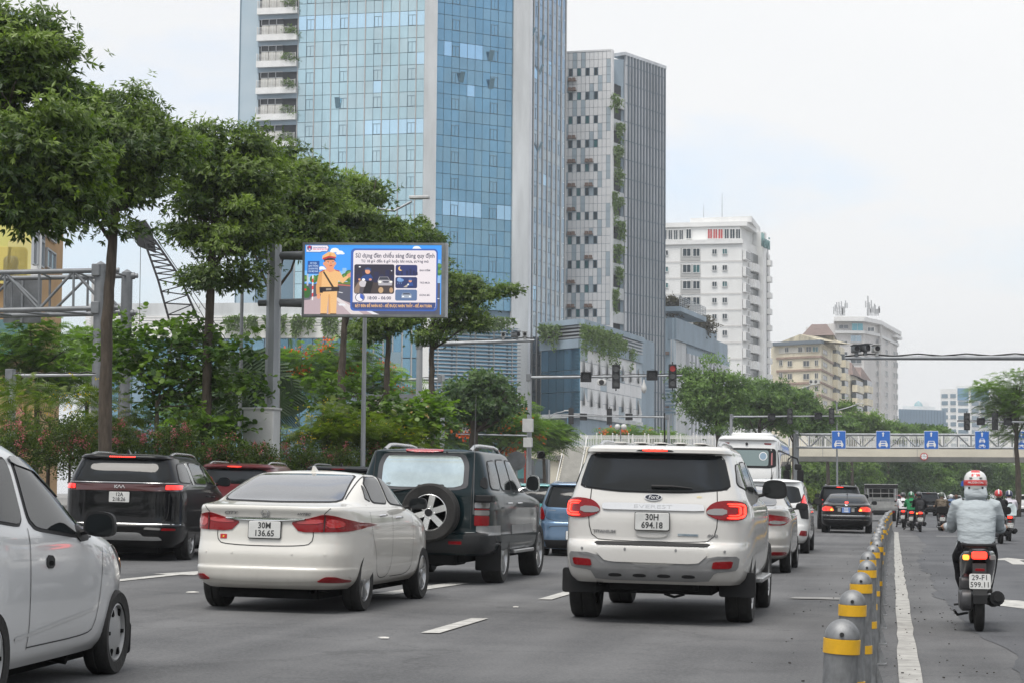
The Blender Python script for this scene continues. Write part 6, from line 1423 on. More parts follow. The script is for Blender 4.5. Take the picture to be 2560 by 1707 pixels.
def landcruiser():
 K = [(.40,.12,4.72,.88),(.47,.03,4.84,.95),(.58,.0,4.88,.965),(.675,.0,4.88,.97),(.69,.10,4.87,.967),(.72,.135,4.86,.965),(1.0,.135,4.85,.965),(1.1,.14,4.82,.96),(1.18,.14,4.3,.95),(1.235,.145,3.65,.935),(1.285,.16,3.5,.908),(1.5,.22,3.15,.85),(1.7,.275,2.8,.785),(1.775,.27,2.66,.75),(1.80,.31,2.55,.72)]
 W = dict(r=.39, w=.275, rr=.275, ya=1.20, wb=2.85, xo=.965, style='wide', spokes=5, mrim=K_ALU, gap=.07)
 c = Car('green_offroader', 'dark green off-road car with a spare wheel on its back', 'car', C_GREEN, K, 12, 5, .045, W, axle_from(1236, 1455, -(.965-.14)), 0)
 gP = [(-.565,1.30),(.565,1.30),(.565,1.60),(.50,1.735),(-.50,1.735),(-.565,1.60)]
 c.patch('window_seal', [(-.635,1.265),(.635,1.265),(.63,1.62),(.56,1.765),(-.56,1.765),(-.63,1.62)], mat('window_rubber', (.06, .06, .065), .5), 'rear', .006, 2, keep=.12); c.patch('rear_window', gP, K_MIRROR, 'rear', .011, 2, keep=.12)
 c.patch('brake_light', [(-.265,1.775),(.265,1.775),(.26,1.808),(-.26,1.808)], mat('brake_lens', (.34, .02, .03), .12, coat=1), 'rear', .02, 1)
 for z0, z1, m in ((.80,.935,K_RED),(.94,1.005,K_CLEAR),(1.01,1.03,K_RED),(1.035,1.11,K_CLEAR)): c.patch('tail_light', [(.735,z0),(.905,z0),(.905,z1),(.735,z1)], m, 'rear', .016, 1, mirror=True, keep=.06, n=32)
 c.patch('tail_light_corner', [(1.0,1.12)], K_PLAST) if False else None
 b = MB(); b.rbox((.87, .20, 1.165), (.24, .24, .09), .03); b.build('tank_bracket', K_PLAST, c.t)
 c.seam([(.69,1.78),(.69,.75)], 'rear', .012, rnd=False); c.seam([(-.69,1.78),(-.69,.75)], 'rear', .012, rnd=False); c.seam([(-.69,1.02),(-.4,1.02)], 'rear', .008, rnd=False)
 for s in (-1, 1): c.patch('bumper_end', [(s*.62,.695),(s*.99,.695),(s*.99,.43),(s*.62,.43)], mat('bumper_grey', (.02, .021, .022), .5, spec=.3), 'rear', .010, 1, keep=.05)
 c.patch('bumper', [(-.62,.62),(.62,.62),(.62,.43),(-.62,.43)], MATS['bumper_grey'], 'rear', .007, 0)
 c.patch('reflector', [(.42,.548),(.60,.548),(.60,.588),(.42,.588)], K_RED, 'rear', .014, 1, mirror=True, keep=.06)
 # spare wheel: axle along y, face to the rear
 ty, ri, bk = wheel_meshes('spare', .39, .265, .25, 'wide', 6, mat('bright_alloy', (.62, .62, .61), .25, .9), .02)
 sp = link('spare_wheel', ty, c.t); sp.location = (.17, -.02, .965); sp.rotation_euler = (0, 0, -pi/2); link('rim', ri, sp); link('brake_disc', bk, sp)
 hub = MB().cyl((.10,0,0),(.135,0,0), .055, .05, 16).mesh('hub', K_PLAST); link('hub', hub, sp)
 for k in range(5):
  a = 2*pi*k/5; nb = MB().cyl((.10, cos(a)*.082, sin(a)*.082), (.13, cos(a)*.082, sin(a)*.082), .014, .012, 8).mesh('nut', K_CHROME); link('nut', nb, sp)
 c.wiper(-.38, -.02, 1.23, 1.285); c.wiper(-.05, .3, 1.31, 1.33)
 c.text('VIP', -.47, 1.335, .05, K_GREYT, off=.018, depth=.001)
 side_glass(c, ([(.42,1.30),(1.02,1.285),(1.08,1.68),(.56,1.66)], [(1.14,1.285),(1.85,1.28),(1.80,1.70),(1.18,1.69)], [(1.92,1.28),(2.95,1.27),(2.45,1.68),(1.88,1.70)]))
 c.patch('air_vent', [(.20,1.30),(.34,1.30),(.38,1.45),(.26,1.45)], K_PLAST, 'side', .008, 1, mirror=True)
 c.seam([(1.1,1.28),(1.12,1.0),(1.55,.85),(1.65,.48),(1.88,.45),(1.88,1.28)], 'side', mirror=True); c.seam([(1.88,.45),(3.1,.45),(3.2,.8),(3.1,1.25)], 'side', mirror=True)
 c.patch('side_moulding', [(.15,.67),(.80,.67),(.80,.80),(.15,.80)], K_GREYT, 'side', .010, 0, mirror=True); c.patch('side_moulding', [(1.65,.67),(3.3,.67),(3.3,.80),(1.65,.80)], K_GREYT, 'side', .010, 0, mirror=True)
 c.handle(1.5, 1.10, K_CHROME, .19); c.handle(2.25, 1.10, K_CHROME, .19); c.mirror(2.75, 1.30, .20, .26, K_CHROME, .06); c.rail(.60, .45, 2.5, K_SRAIL, .075, .028)
 c.flap((1, -1), None, .36, .36, K_PLAST, .18)
 for s in (1, -1): b = MB(); b.rbox((s*.93, 2.55, .42), (.16, 1.5, .05), .03); b.build('running_board', K_ALU, c.t)
 b = MB(); b.rbox((0, .5, .36), (1.0, .7, .2), .06); b.tube([(-.7, 1.2, .39), (0, 1.2, .33), (.7, 1.2, .39)], [.06, .13, .06], 8); b.build('rear_suspension', K_UNDER, c.t)
 h, _ = c.cast(.74, .5, 'rear'); b = MB(); b.tube([(.725, .12, .95), (.728, .10, 1.9), (.735, .08, 2.55)], [.008, .005, .003], 5); b.build('whip_aerial', K_RAIL, c.t)
 h, n_ = c.cast(.31, 1.78, 'rear'); b = MB(); b.cyl(h, h+n_*.02, .012, n=8); b.build('camera', K_PLAST, c.t)
landcruiser()

def carnival():
 K = [(.22,.16,5.0,.88),(.31,.06,5.08,.95),(.45,.0,5.13,.985),(.57,.0,5.15,.995),(.61,.03,5.15,.995),(.9,.05,5.1,.995),(1.1,.055,4.6,.985),(1.2,.06,4.25,.97),(1.27,.07,4.1,.94),(1.45,.14,3.7,.87),(1.6,.22,3.3,.805),(1.655,.235,3.12,.775),(1.67,.15,3.08,.765),(1.70,.16,2.95,.74),(1.725,.22,2.8,.71)]
 W = dict(r=.355, w=.235, rr=.25, ya=1.13, wb=3.09, xo=.985, style='split', spokes=6, mrim=K_ALU, gap=.045)
 c = Car('black_van', 'glossy black people carrier with dotted brake light on the left', 'car', C_BLACK, K, 8, 4.5, .035, W, axle_from(460, 1398, -(.985-.118), -8), -8)
 gP = [(-.80,1.29),(.80,1.29),(.70,1.60),(.62,1.64),(-.62,1.64),(-.70,1.60)]; c.patch('rear_window', gP, K_GLASS, 'rear', .008, 2, keep=.12)
 for k in range(14): x = -.20+.4*k/13; c.patch('brake_led', [(x-.011,1.677),(x+.011,1.677),(x+.011,1.693),(x-.011,1.693)], K_LED, 'rear', .008, 0, n=12)
 c.patch('chrome_strip', [(-.90,1.262),(.90,1.262),(.90,1.274),(-.90,1.274)], K_SRAIL, 'rear', .010, 0, n=80)
 c.patch('light_bar', [(-.95,1.135),(.95,1.135),(.95,1.245),(-.95,1.245)], mat('smoked_red_lens', (.06, .004, .006), .1, coat=1), 'rear', .008, 0, n=80); c.patch('tail_light', [(.74,1.16),(.94,1.165),(.94,1.235),(.74,1.235)], K_REDL, 'rear', .014, 1, mirror=True, keep=.08)
 # angular letter mark
 for a, b_ in (((-.085,1.175),(-.085,1.225)), ((-.085,1.2),(-.045,1.225)), ((-.085,1.2),(-.04,1.175)), ((-.04,1.175),(-.01,1.225)), ((-.01,1.225),(.02,1.175)), ((.02,1.175),(.05,1.225)), ((.05,1.225),(.08,1.175))): c.seam([a, b_], 'rear', .012, m=K_SRAIL, off=.016, rnd=False, name='logo_badge', n=6)
 c.plate('12A', '218.26', 1.03, .335, .17, off=.02)
 c.seam([(-.80,1.1),(-.80,.72),(-.72,.60),(.72,.60),(.80,.72),(.80,1.1)], 'rear', .008); c.seam([(-.95,.60),(.95,.60)], 'rear', .015, m=K_SRAIL, off=.006)
 c.patch('reflector', [(.70,.50),(.90,.50),(.90,.535),(.72,.54)], K_RED, 'rear', .008, 1, mirror=True, keep=.1); c.patch('reverse_lens', [(.42,.515),(.69,.505),(.70,.54),(.45,.55)], K_CLEAR, 'rear', .008, 1, mirror=True, keep=.1)
 c.patch('skid_plate', [(-.72,.34),(.72,.34),(.68,.40),(.42,.40),(.36,.46),(-.36,.46),(-.42,.40),(-.68,.40)], K_SRAIL, 'rear', .014, 1, n=80, keep=.1)
 side_glass(c, ([(.40,1.29),(1.15,1.28),(1.15,1.60),(.55,1.58)], [(1.45,1.28),(2.45,1.27),(2.40,1.62),(1.42,1.62)], [(2.52,1.27),(3.55,1.25),(3.05,1.55),(2.48,1.62)], [(3.58,1.25),(3.85,1.24),(3.45,1.42)]))
 c.patch('silver_pillar', [(1.20,1.25),(1.42,1.26),(1.36,1.62),(1.18,1.62)], K_SRAIL, 'side', .008, 1, mirror=True)
 c.seam([(1.45,1.25),(1.48,.5),(2.48,.45),(2.5,1.25)], 'side', mirror=True); c.seam([(2.5,.45),(3.6,.45),(3.75,.8),(3.7,1.22)], 'side', mirror=True); c.seam([(.15,1.14),(2.0,1.12)], 'side', .02, mirror=True, off=.004)
 c.handle(2.3, 1.06); c.handle(2.75, 1.05); c.mirror(3.35, 1.26, .22, .17, C_BLACK, .04); c.rail(.66, .75, 2.9, K_SRAIL, .045, .022); c.aerial(.55, C_BLACK)
carnival()

def spark():
 K = [(.19,.1,3.42,.72),(.27,.02,3.54,.775),(.45,.02,3.62,.80),(.62,.05,3.62,.802),(.75,.08,3.55,.80),(.85,.1,3.40,.795),(.94,.12,3.02,.785),(1.0,.14,2.62,.77),(1.05,.16,2.48,.755),(1.2,.24,2.18,.70),(1.35,.32,1.84,.64),(1.44,.36,1.62,.59),(1.48,.42,1.5,.55)]
 W = dict(r=.285, w=.17, rr=.195, ya=.55, wb=2.375, xo=.80, style='cover', spokes=6, mrim=K_COVER, gap=.05)
 g = gpt(262, 1682); h = radians(-5.2); f = Vector((sin(h), cos(h), 0)); r = Vector((cos(h), -sin(h), 0))
 c = Car('white_hatchback', 'small white hatchback cut off by the left picture edge', 'car', C_SPARK, K, 5.5, 3.8, .045, W, g - r*(.80-.085) - f*2.375, -5.2)
 side_glass(c, ([(.5,1.06),(1.02,1.02),(1.10,1.40),(.8,1.38)], [(1.14,1.01),(2.08,.94),(1.92,1.17),(1.72,1.31),(1.5,1.38),(1.2,1.41)], [(2.12,.935),(2.32,.93),(2.14,1.06),(2.0,1.14)]))
 c.patch('rain_visor', [(1.14,1.42),(1.5,1.40),(1.74,1.33),(1.94,1.19),(1.90,1.16),(1.70,1.28),(1.48,1.345),(1.15,1.37)], mat('smoked_visor', (.05, .055, .06), .15, coat=.8), 'side', .016, 1, n=70, mirror=True)
 c.seam([(1.10,1.0),(1.12,.4),(1.12,.30)], 'side', .008, mirror=True); c.seam([(2.55,.92),(2.50,.6),(2.40,.36),(2.3,.31),(1.12,.31)], 'side', .008, mirror=True)
 c.seam([(.9,.37),(1.6,.42),(2.38,.47)], 'side', .02, m=carpaint('crease_white', (.58, .59, .60)), off=.006, mirror=True, name='body_crease')
 c.patch('handle_recess', [(1.38,.76),(1.53,.755),(1.53,.83),(1.39,.84)], K_PLAST, 'side', .006, 1, mirror=True); c.patch('handle_recess', [(1.42,.775),(1.50,.773),(1.50,.80),(1.425,.805)], K_UNDER, 'side', .009, 1, mirror=True)
 c.patch('mirror_base', [(1.98,.90),(2.26,.91),(2.16,.98),(2.0,1.02)], K_PLAST, 'side', .010, 1, mirror=True); c.mirror(2.02, .955, .20, .165, K_PLAST, .03)
 c.patch('headlamp', [(2.85,.88),(3.1,.80),(3.38,.66),(3.40,.60),(3.2,.70),(2.95,.83)], K_CLEAR, 'side', .010, 2, mirror=True); c.patch('side_indicator', [(3.16,.775),(3.28,.70),(3.30,.68),(3.2,.70),(3.14,.74)], K_AMBER, 'side', .014, 1, mirror=True)
 b = MB(); b.rbox((.72, 2.92-.285-.16, .13), (.2, .014, .2), .02, ax='y')
 for s in (1, -1): b = MB(); b.rbox((s*.70, 2.925+.34, .22), (.17, .014, .22), .03, ax='y'); b.build('mud_flap', K_PLAST, c.t)
 b = MB(); b.cyl((.55, 2.2, .17), (.68, 2.2, .15), .03, n=8); b.build('jack_point', K_UNDER, c.t)
 c.patch('rear_window', [(-.55,1.05),(.55,1.05),(.45,1.38),(-.45,1.38)], K_GLASS, 'rear', .008, 2); c.patch('tail_light', [(.60,.85),(.72,.85),(.70,1.05),(.60,1.05)], K_RED, 'rear', .01, 1, mirror=True)
spark()

HATCHK = [(.14,.10,3.45,.70),(.22,.02,3.54,.76),(.34,.0,3.58,.79),(.52,.02,3.6,.797),(.64,.03,3.6,.80),(.70,.055,3.58,.80),(.85,.06,3.4,.798),(.93,.07,3.0,.785),(.98,.09,2.8,.77),(1.15,.16,2.5,.72),(1.32,.24,2.15,.655),(1.40,.27,1.95,.615),(1.415,.20,1.9,.61),(1.435,.21,1.8,.585),(1.455,.30,1.7,.55)]
def hatch(name, label, paint, axle, heading=0.0, detail=True):
 W = dict(r=.285, w=.18, rr=.19, ya=.55, wb=2.4, xo=.795, style='cover', spokes=7, mrim=K_COVER, gap=.045)
 c = Car(name, label, 'car', paint, HATCHK, 6.5, 4, .035, W, axle, heading)
 c.patch('rear_window', [(-.66,.975),(0,.955),(.66,.975),(.55,1.36),(.50,1.39),(-.50,1.39),(-.55,1.36)], K_GLASS, 'rear', .008, 2, keep=.12)
 side_glass(c, ([(.45,1.02),(1.25,.99),(1.28,1.36),(.7,1.32)], [(1.32,.99),(2.45,.95),(1.95,1.30),(1.36,1.37)]))
 c.patch('tail_light', [(.60,.72),(.76,.72),(.78,.95),(.68,.98)], K_RED, 'rear', .012, 1, mirror=True); c.seam([(-.60,.95),(-.62,.68),(.62,.68),(.60,.95)], 'rear', .008)
 c.patch('bumper_lower', [(-.78,.16),(.78,.16),(.78,.32),(-.78,.32)], K_PLAST, 'rear', .008, 1, keep=.05, n=70); c.mirror(2.35, .98, .19, .15, paint, .04)
 return c
c = hatch('blue_hatchback', 'steel blue hatchback between the two off-road cars', C_BLUE, axle_from(1359, 1386, .705), 0)
c.wiper(.02, .36, .985, .975); c.patch('logo_badge', [(.085*cos(t), .865+.058*sin(t)) for t in np.linspace(0, 2*pi, 24, endpoint=False)], K_PLAST, 'rear', .010, 0); c.patch('logo_badge', [(.065*cos(t), .865+.036*sin(t)) for t in np.linspace(0, 2*pi, 24, endpoint=False)], K_CHROME, 'rear', .014, 0); c.patch('logo_badge', [(.058*cos(t), .865+.030*sin(t)) for t in np.linspace(0, 2*pi, 24, endpoint=False)], K_PLAST, 'rear', .017, 0); c.text('KIA', 0, .865, .042, K_CHROME, off=.019, depth=.001)
c.text('MORNING', -.46, .905, .03, K_SRAIL, off=.008, depth=.001); c.patch('flag_sticker', [(-.05,.70),(.04,.70),(.04,.735),(-.05,.735)], K_FLAGR, 'rear', .006, 0); c.patch('flag_star', [(-.006+.012*(1 if k % 2 == 0 else .4)*sin(k*pi/5), .717+.012*(1 if k % 2 == 0 else .4)*cos(k*pi/5)) for k in range(10)], K_FLAGY, 'rear', .009, 0, n=20)
c.plate('30M', '173.97', .415, .335, .17, off=.02); c.aerial(.45); c.rail(.52, .5, 1.7, K_SRAIL, .03, .014); c.seam([(-.52,.56),(-.46,.60),(.46,.60),(.52,.56)], 'rear', .012)
g = gx(1335, 52); hatch('teal_taxi', 'teal car roof just behind the green off-roader mirror', C_TEAL, Vector((g.x, g.y, 0)), 0).rail(.52, .5, 1.7, K_SRAIL, .03, .014)

def vios():
 K = [(k[0]*1.0, k[1], k[2], k[3]*1.018) for k in CITYK]
 W = dict(r=.30, w=.185, rr=.20, ya=.93, wb=2.55, xo=.855, style='thin', spokes=7, mrim=K_ALU, gap=.045)
 c = Car('champagne_sedan', 'champagne saloon car just right of the white off-road car', 'car', C_SILVER, K, 6.5, 4.2, .04, W, axle_from(1964, 1430, -(.855-.09)), 0)
 gP = [(-.635,1.125),(0,1.115),(.635,1.125),(.52,1.385),(-.52,1.385)]; c.patch('rear_window', gP, MATS['rear_glass_grey'], 'rear', .008, 2, keep=.1)
 c.patch('tail_light', [(.40,.91),(.50,.985),(.80,.95),(.85,.90),(.83,.86),(.75,.80),(.50,.80)], K_RED, 'rear', .010, 1, mirror=True, keep=.14); c.patch('reverse_lens', [(.52,.82),(.74,.82),(.80,.87),(.54,.885)], K_CLEAR, 'rear', .015, 1, mirror=True)
 c.plate('30A', '815.27', .83, .335, .17, off=.016); c.seam([(-.50,.83),(-.505,.74),(-.45,.672),(.45,.672),(.505,.74),(.50,.83)], 'rear', .009)
 c.patch('reflector', [(.55,.31),(.80,.31),(.80,.365),(.58,.365)], K_RED, 'rear', .010, 1, mirror=True, keep=.12); sedan(c, 'v')
 c.patch('brake_light', [(-.1,1.375),(.1,1.375),(.1,1.39),(-.1,1.39)], K_LED, 'rear', .011, 0)
vios()
def xpander():
 K = [(.24,.12,4.3,.78),(.32,.03,4.40,.84),(.45,.0,4.46,.87),(.62,.02,4.47,.875),(.68,.05,4.46,.875),(.9,.06,4.42,.875),(1.02,.07,4.0,.865),(1.10,.08,3.55,.85),(1.15,.10,3.4,.83),(1.35,.18,3.0,.775),(1.52,.26,2.65,.715),(1.60,.29,2.45,.68),(1.615,.20,2.4,.675),(1.64,.22,2.25,.645),(1.655,.3,2.1,.61)]
 W = dict(r=.33, w=.2, rr=.21, ya=.85, wb=2.775, xo=.865, style='split', spokes=5, mrim=K_DALU, gap=.05)
 c = Car('white_minivan', 'white people carrier with pointed lit tail light ahead of the champagne saloon', 'car', C_WHITE2, K, 7, 4.5, .04, W, axle_from(2012, 1382, -(.865-.1)), 0)
 gP = [(-.72,1.16),(0,1.10),(.72,1.16),(.62,1.52),(-.62,1.52)]; c.patch('rear_window', gP, K_GLASS, 'rear', .008, 2, keep=.1)
 c.patch('tail_light', [(.60,1.10),(.68,1.15),(.74,1.38),(.83,1.10),(.84,1.02),(.60,1.02)], K_RED, 'rear', .012, 1, mirror=True, keep=.1); c.patch('tail_light_lit', [(.70,1.13),(.745,1.33),(.80,1.13)], K_REDL, 'rear', .018, 1, mirror=True, keep=.1)
 c.patch('rear_trim', [(.70,.80),(.85,.78),(.84,1.02),(.64,1.02)], K_PLAST, 'rear', .010, 1, mirror=True, keep=.08); c.patch('reflector', [(.66,.42),(.82,.40),(.82,.52),(.70,.53)], K_RED, 'rear', .012, 1, mirror=True, keep=.1)
 c.plate('30K', '507.62', .86, .335, .17); side_glass(c, ([(.40,1.18),(1.05,1.14),(1.1,1.50),(.6,1.48)], [(1.1,1.14),(1.95,1.12),(1.92,1.52),(1.15,1.51)], [(2.0,1.12),(3.05,1.10),(2.5,1.46),(1.97,1.52)]))
 c.handle(1.7, 1.0, K_CHROME); c.handle(2.4, .98, K_CHROME); c.mirror(2.85, 1.12, .22, .17, K_PLAST, .05); c.aerial(.65, K_PLAST, True); c.seam([(1.98,1.1),(2.0,.4)], 'side', mirror=True); c.seam([(1.05,1.12),(1.3,.7),(1.3,.4)], 'side', mirror=True)
 c.text('XPANDER', .40, 1.57, .03, K_WTXT, off=.012, depth=.001)
xpander()
def lexus():
 K = [(.26,.14,4.85,.80),(.33,.04,4.92,.88),(.45,.0,4.98,.91),(.58,.0,5.0,.915),(.61,.03,5.0,.915),(.75,.05,4.95,.915),(.90,.06,4.5,.905),(1.0,.06,3.9,.885),(1.04,.09,3.65,.87),(1.07,.35,3.55,.85),(1.10,.72,3.45,.83),(1.2,.98,3.2,.77),(1.3,1.28,2.95,.71),(1.38,1.62,2.6,.65),(1.42,1.9,2.4,.60)]
 W = dict(r=.32, w=.225, rr=.22, ya=1.08, wb=2.925, xo=.905, style='wide', spokes=7, mrim=K_ALU, gap=.04)
 c = Car('black_sedan', 'black limousine with two orange-red lit tail lights beside the bollards', 'car', C_BLACK2, K, 7, 4.5, .035, W, axle_from(2171, 1332, -(.905-.11)), 0)
 c.patch('rear_window', [(-.69,1.115),(.69,1.115),(.56,1.385),(-.56,1.385)], K_GLASS, 'rear', .008, 2, keep=.1); c.patch('brake_light', [(-.06,1.10),(.06,1.10),(.06,1.135),(-.06,1.135)], K_LED, 'rear', .012, 0)
 c.patch('tail_light', [(.42,.80),(.50,.955),(.74,.985),(.86,.92),(.87,.83),(.82,.79)], mat('orange_red_lens', (.45, .03, .02), .1, coat=1, emis=(1, .10, .04), estr=.55), 'rear', .012, 1, mirror=True, keep=.12); c.patch('tail_light_lit', [(.66,.80),(.84,.81),(.85,.90),(.72,.93)], K_REDL, 'rear', .018, 1, mirror=True, keep=.12); c.patch('tail_light_lit', [(.46,.81),(.56,.81),(.57,.87),(.50,.90)], K_ORANGEL, 'rear', .018, 1, mirror=True, keep=.12)
 c.patch('chrome_strip', [(-.38,.945),(.38,.945),(.38,.958),(-.38,.958)], K_CHROME, 'rear', .02, 0, n=60); c.plate('80B', '5888', .84, .30, .19, m=K_PBLUE, tm=K_WTXT, off=.02)
 for s in (-1, 1): c.patch('plate_light', [(s*.19,.78),(s*.30,.78),(s*.30,.92),(s*.19,.92)], K_CLEAR, 'rear', .008, 0)
 c.seam([(-.88,.645),(.88,.645)], 'rear', .016, m=K_CHROME, off=.01, rnd=False, n=60); c.seam([(-.80,.50),(.80,.50)], 'rear', .012, m=K_CHROME, off=.006, rnd=False, n=60)
 c.patch('logo_badge', [(.035*cos(t), 1.015+.028*sin(t)) for t in np.linspace(0, 2*pi, 16, endpoint=False)], K_CHROME, 'rear', .012, 0); c.patch('logo_badge', [(.024*cos(t), 1.015+.018*sin(t)) for t in np.linspace(0, 2*pi, 16, endpoint=False)], C_BLACK2, 'rear', .015, 0)
 c.text('LEXUS', -.58, 1.01, .032, K_SRAIL, off=.008, depth=.001); c.text('LS430', .58, 1.0, .032, K_SRAIL, off=.008, depth=.001)
 side_glass(c, ([(1.45,1.11),(2.15,1.10),(2.15,1.36),(1.75,1.36)], [(2.22,1.10),(3.2,1.08),(2.7,1.34),(2.25,1.37)])); c.mirror(3.0, 1.06, .21, .15, C_BLACK2, .05); c.aerial(1.75, K_PLAST, True); c.exhaust(.55, .27, .06, .035)
lexus()

def suv(name, label, paint, axle, heading=0.0, scale=1.0, lit=True, rails=K_SRAIL, plate=None, wheels=True, mir=True):
 K = [(z*scale, a, b_*.95, w_*.985) for z, a, b_, w_ in SUVK]
 W = dict(r=.355, w=.24, rr=.23, ya=1.0, wb=2.75, xo=.91, style='split', spokes=5, mrim=K_DALU, gap=.05)
 c = Car(name, label, 'car', paint, K, 8, 4.5, .035, W, axle, heading, N=80, sub=3)
 s = scale
 c.patch('rear_window', [(-.72,1.35*s),(.72,1.35*s),(.62,1.655*s),(-.62,1.655*s)], K_GLASS, 'rear', .009, 2, keep=.1)
 c.patch('brake_light', [(-.14,1.697*s),(.14,1.697*s),(.14,1.718*s),(-.14,1.718*s)], K_LED if lit else K_RED, 'rear', .010, 1)
 c.patch('tail_light', [(.62,1.0*s),(.87,1.0*s),(.87,1.20*s),(.66,1.20*s)], K_REDL if lit else K_RED, 'rear', .012, 1, mirror=True, keep=.12)
 c.patch('bumper_lower', [(-.84,.44*s),(.84,.44*s),(.84,.60*s),(-.84,.60*s)], K_PLAST, 'rear', .008, 1, keep=.05, n=70)
 side_glass(c, ([(.34,1.38*s),(.95,1.34*s),(1.0,1.60*s),(.55,1.58*s)], [(1.03,1.33*s),(1.80,1.32*s),(1.75,1.62*s),(1.08,1.61*s)], [(1.87,1.32*s),(2.9,1.30*s),(2.5,1.58*s),(1.83,1.62*s)]))
 if mir: c.mirror(2.8, 1.29*s, .24, .19, paint, .04)
 c.rail(.60, .5, 2.2, rails, .05, .02); c.aerial(.42, K_PLAST)
 if plate: c.plate(plate[0], plate[1], .95*s)
 return c
suv('black_offroader', 'black off-road car half hidden behind the black limousine', C_BLACK2, axle_from(2051, 1321, .79), 0, 1.0, True, K_RAIL)
g = gx(608, 40.5); suv('red_suv', 'dark red car of which only roof and brake light show above the white saloon', C_RED, Vector((g.x, g.y, 0)), -4, .955, True)
g = gx(830, 41); suv('black_crossover', 'black car roof with twin rails showing behind the white saloon', C_DGREY, Vector((g.x+.3, g.y, 0)), -2, .955, False, K_RAIL)
# distant traffic
g = gx(2340, 165); suv('white_suv', 'distant white car among the motorbikes', C_WHITE2, Vector((g.x, g.y, 0)), 0, 1.0, False, plate=('30E', '402.15'))
g = gx(2318, 150); suv('dark_suv', 'distant dark grey car left of the distant white one', C_DGREY, Vector((g.x, g.y, 0)), -4, 1.0, False)
g = gx(2232, 175); suv('red_compact', 'distant bright red car seen past the cage truck', carpaint('bright_red_paint', (.45, .03, .035)), Vector((g.x, g.y, 0)), 0, .92, False)
g = gx(2562, 160); suv('white_compact', 'distant white car at the right picture edge', C_WHITE2, Vector((g.x, g.y, 0)), 0, .95, False)
g = gx(2385, 210); suv('silver_suv', 'far silver car behind the striped-shirt rider', C_SILVER, Vector((g.x, g.y, 0)), 0, .95, False)

# ------------------------------------------------------------------ bus
def bus():
 d = 74.5; g = gx(1863, d)
 K = [(.35,.2,10.6,1.12),(.5,.06,10.85,1.2),(.8,.02,10.95,1.23),(1.4,.0,11,1.245),(2.0,.0,11,1.245),(2.3,.03,10.98,1.24),(2.6,.07,10.9,1.225),(3.1,.15,10.7,1.19),(3.32,.20,10.5,1.16),(3.38,.08,10.4,1.13),(3.46,.10,10.2,1.08),(3.52,.3,10.0,1.0)]
 W = dict(r=.48, w=.28, rr=.30, ya=2.6, wb=5.4, xo=1.22, style='thin', spokes=8, mrim=K_ALU, gap=.08)
 c = Car('white_bus', 'white coach seen from behind above the line of cars', 'bus', C_WHITE2, K, 12, 7, .06, W, Vector((g.x, g.y+2.6, 0)), 0, N=96, sub=4)
 c.patch('window_surround', [(-1.10,2.32),(1.10,2.32),(1.08,2.96),(1.02,3.06),(-1.02,3.06),(-1.08,2.96)], K_PLAST, 'rear', .012, 1, keep=.1, n=70); c.patch('rear_window', [(-.62,2.40),(.82,2.40),(.82,2.98),(-.62,2.98)], mat('bus_glass', (.20, .26, .26), .06, .4, spec=.8), 'rear', .02, 1, keep=.05)
 c.patch('window_sticker', [(.62+.15*cos(t), 2.76+.16*sin(t)) for t in np.linspace(0, 2*pi, 24, endpoint=False)], K_WTXT, 'rear', .026, 0); c.patch('window_sticker', [(.62+.12*cos(t), 2.76+.13*sin(t)) for t in np.linspace(0, 2*pi, 24, endpoint=False)], mat('sticker_blue', (.25, .35, .45), .5), 'rear', .029, 0)
 c.patch('red_stripe', [(.92,2.42),(.955,2.42),(.955,2.90),(.92,2.90)], mat('stripe_pink', (.5, .2, .2), .5), 'rear', .022, 0, n=20)
 c.patch('marker_light', [(.66,3.20),(.90,3.19),(.92,3.25),(.64,3.26)], K_RED, 'rear', .012, 1, mirror=True, keep=.1); c.patch('rear_camera', [(.05*cos(t), 3.21+.05*sin(t)) for t in np.linspace(0, 2*pi, 12, endpoint=False)], K_PLAST, 'rear', .05, 0)
 c.patch('tail_light', [(.95,1.0),(1.12,1.0),(1.12,1.6),(.95,1.6)], K_RED, 'rear', .015, 1, mirror=True, keep=.1); c.seam([(-1.0,2.2),(-.9,1.2),(.9,1.2),(1.0,2.2)], 'rear', .02)
 for k in range(6): y = .45 + k*1.62; c.patch('side_window', [(y,1.75),(y+1.52,1.75),(y+1.5,2.95),(y+.03,2.95)], mat('bus_side_glass', (.02, .025, .03), .02, 0, spec=1.0, coat=1.0), 'side', .015, 1, mirror=True, keep=.04)
 c.patch('window_band', [(.35,1.70),(10.4,1.70),(10.2,3.02),(.4,3.02)], K_PLAST, 'side', .006, 0, n=90, mirror=True)
 b = MB()
 b.rbox((0, 4, 3.62), (1.6, 2.6, .18), .25); b.build('roof_aircon', C_WHITE2, c.t, 40); b = MB(); b.rbox((0, 7.6, 3.60), (1.5, 2.0, .14), .25); b.build('roof_aircon', C_WHITE2, c.t, 40)
 for s in (1, -1):
  b = MB(); b.tube([(s*1.1, 10.7, 3.0), (s*1.4, 10.8, 2.9), (s*1.55, 10.7, 2.5)], .04, 6); b.rbox((s*1.55, 10.7, 2.05), (.28, .12, .75), .06, ax='y'); b.rbox((s*1.45, 10.7, 2.55), (.3, .14, .25), .06, ax='y'); b.build('bus_mirror', K_PLAST, c.t, 40)
bus()

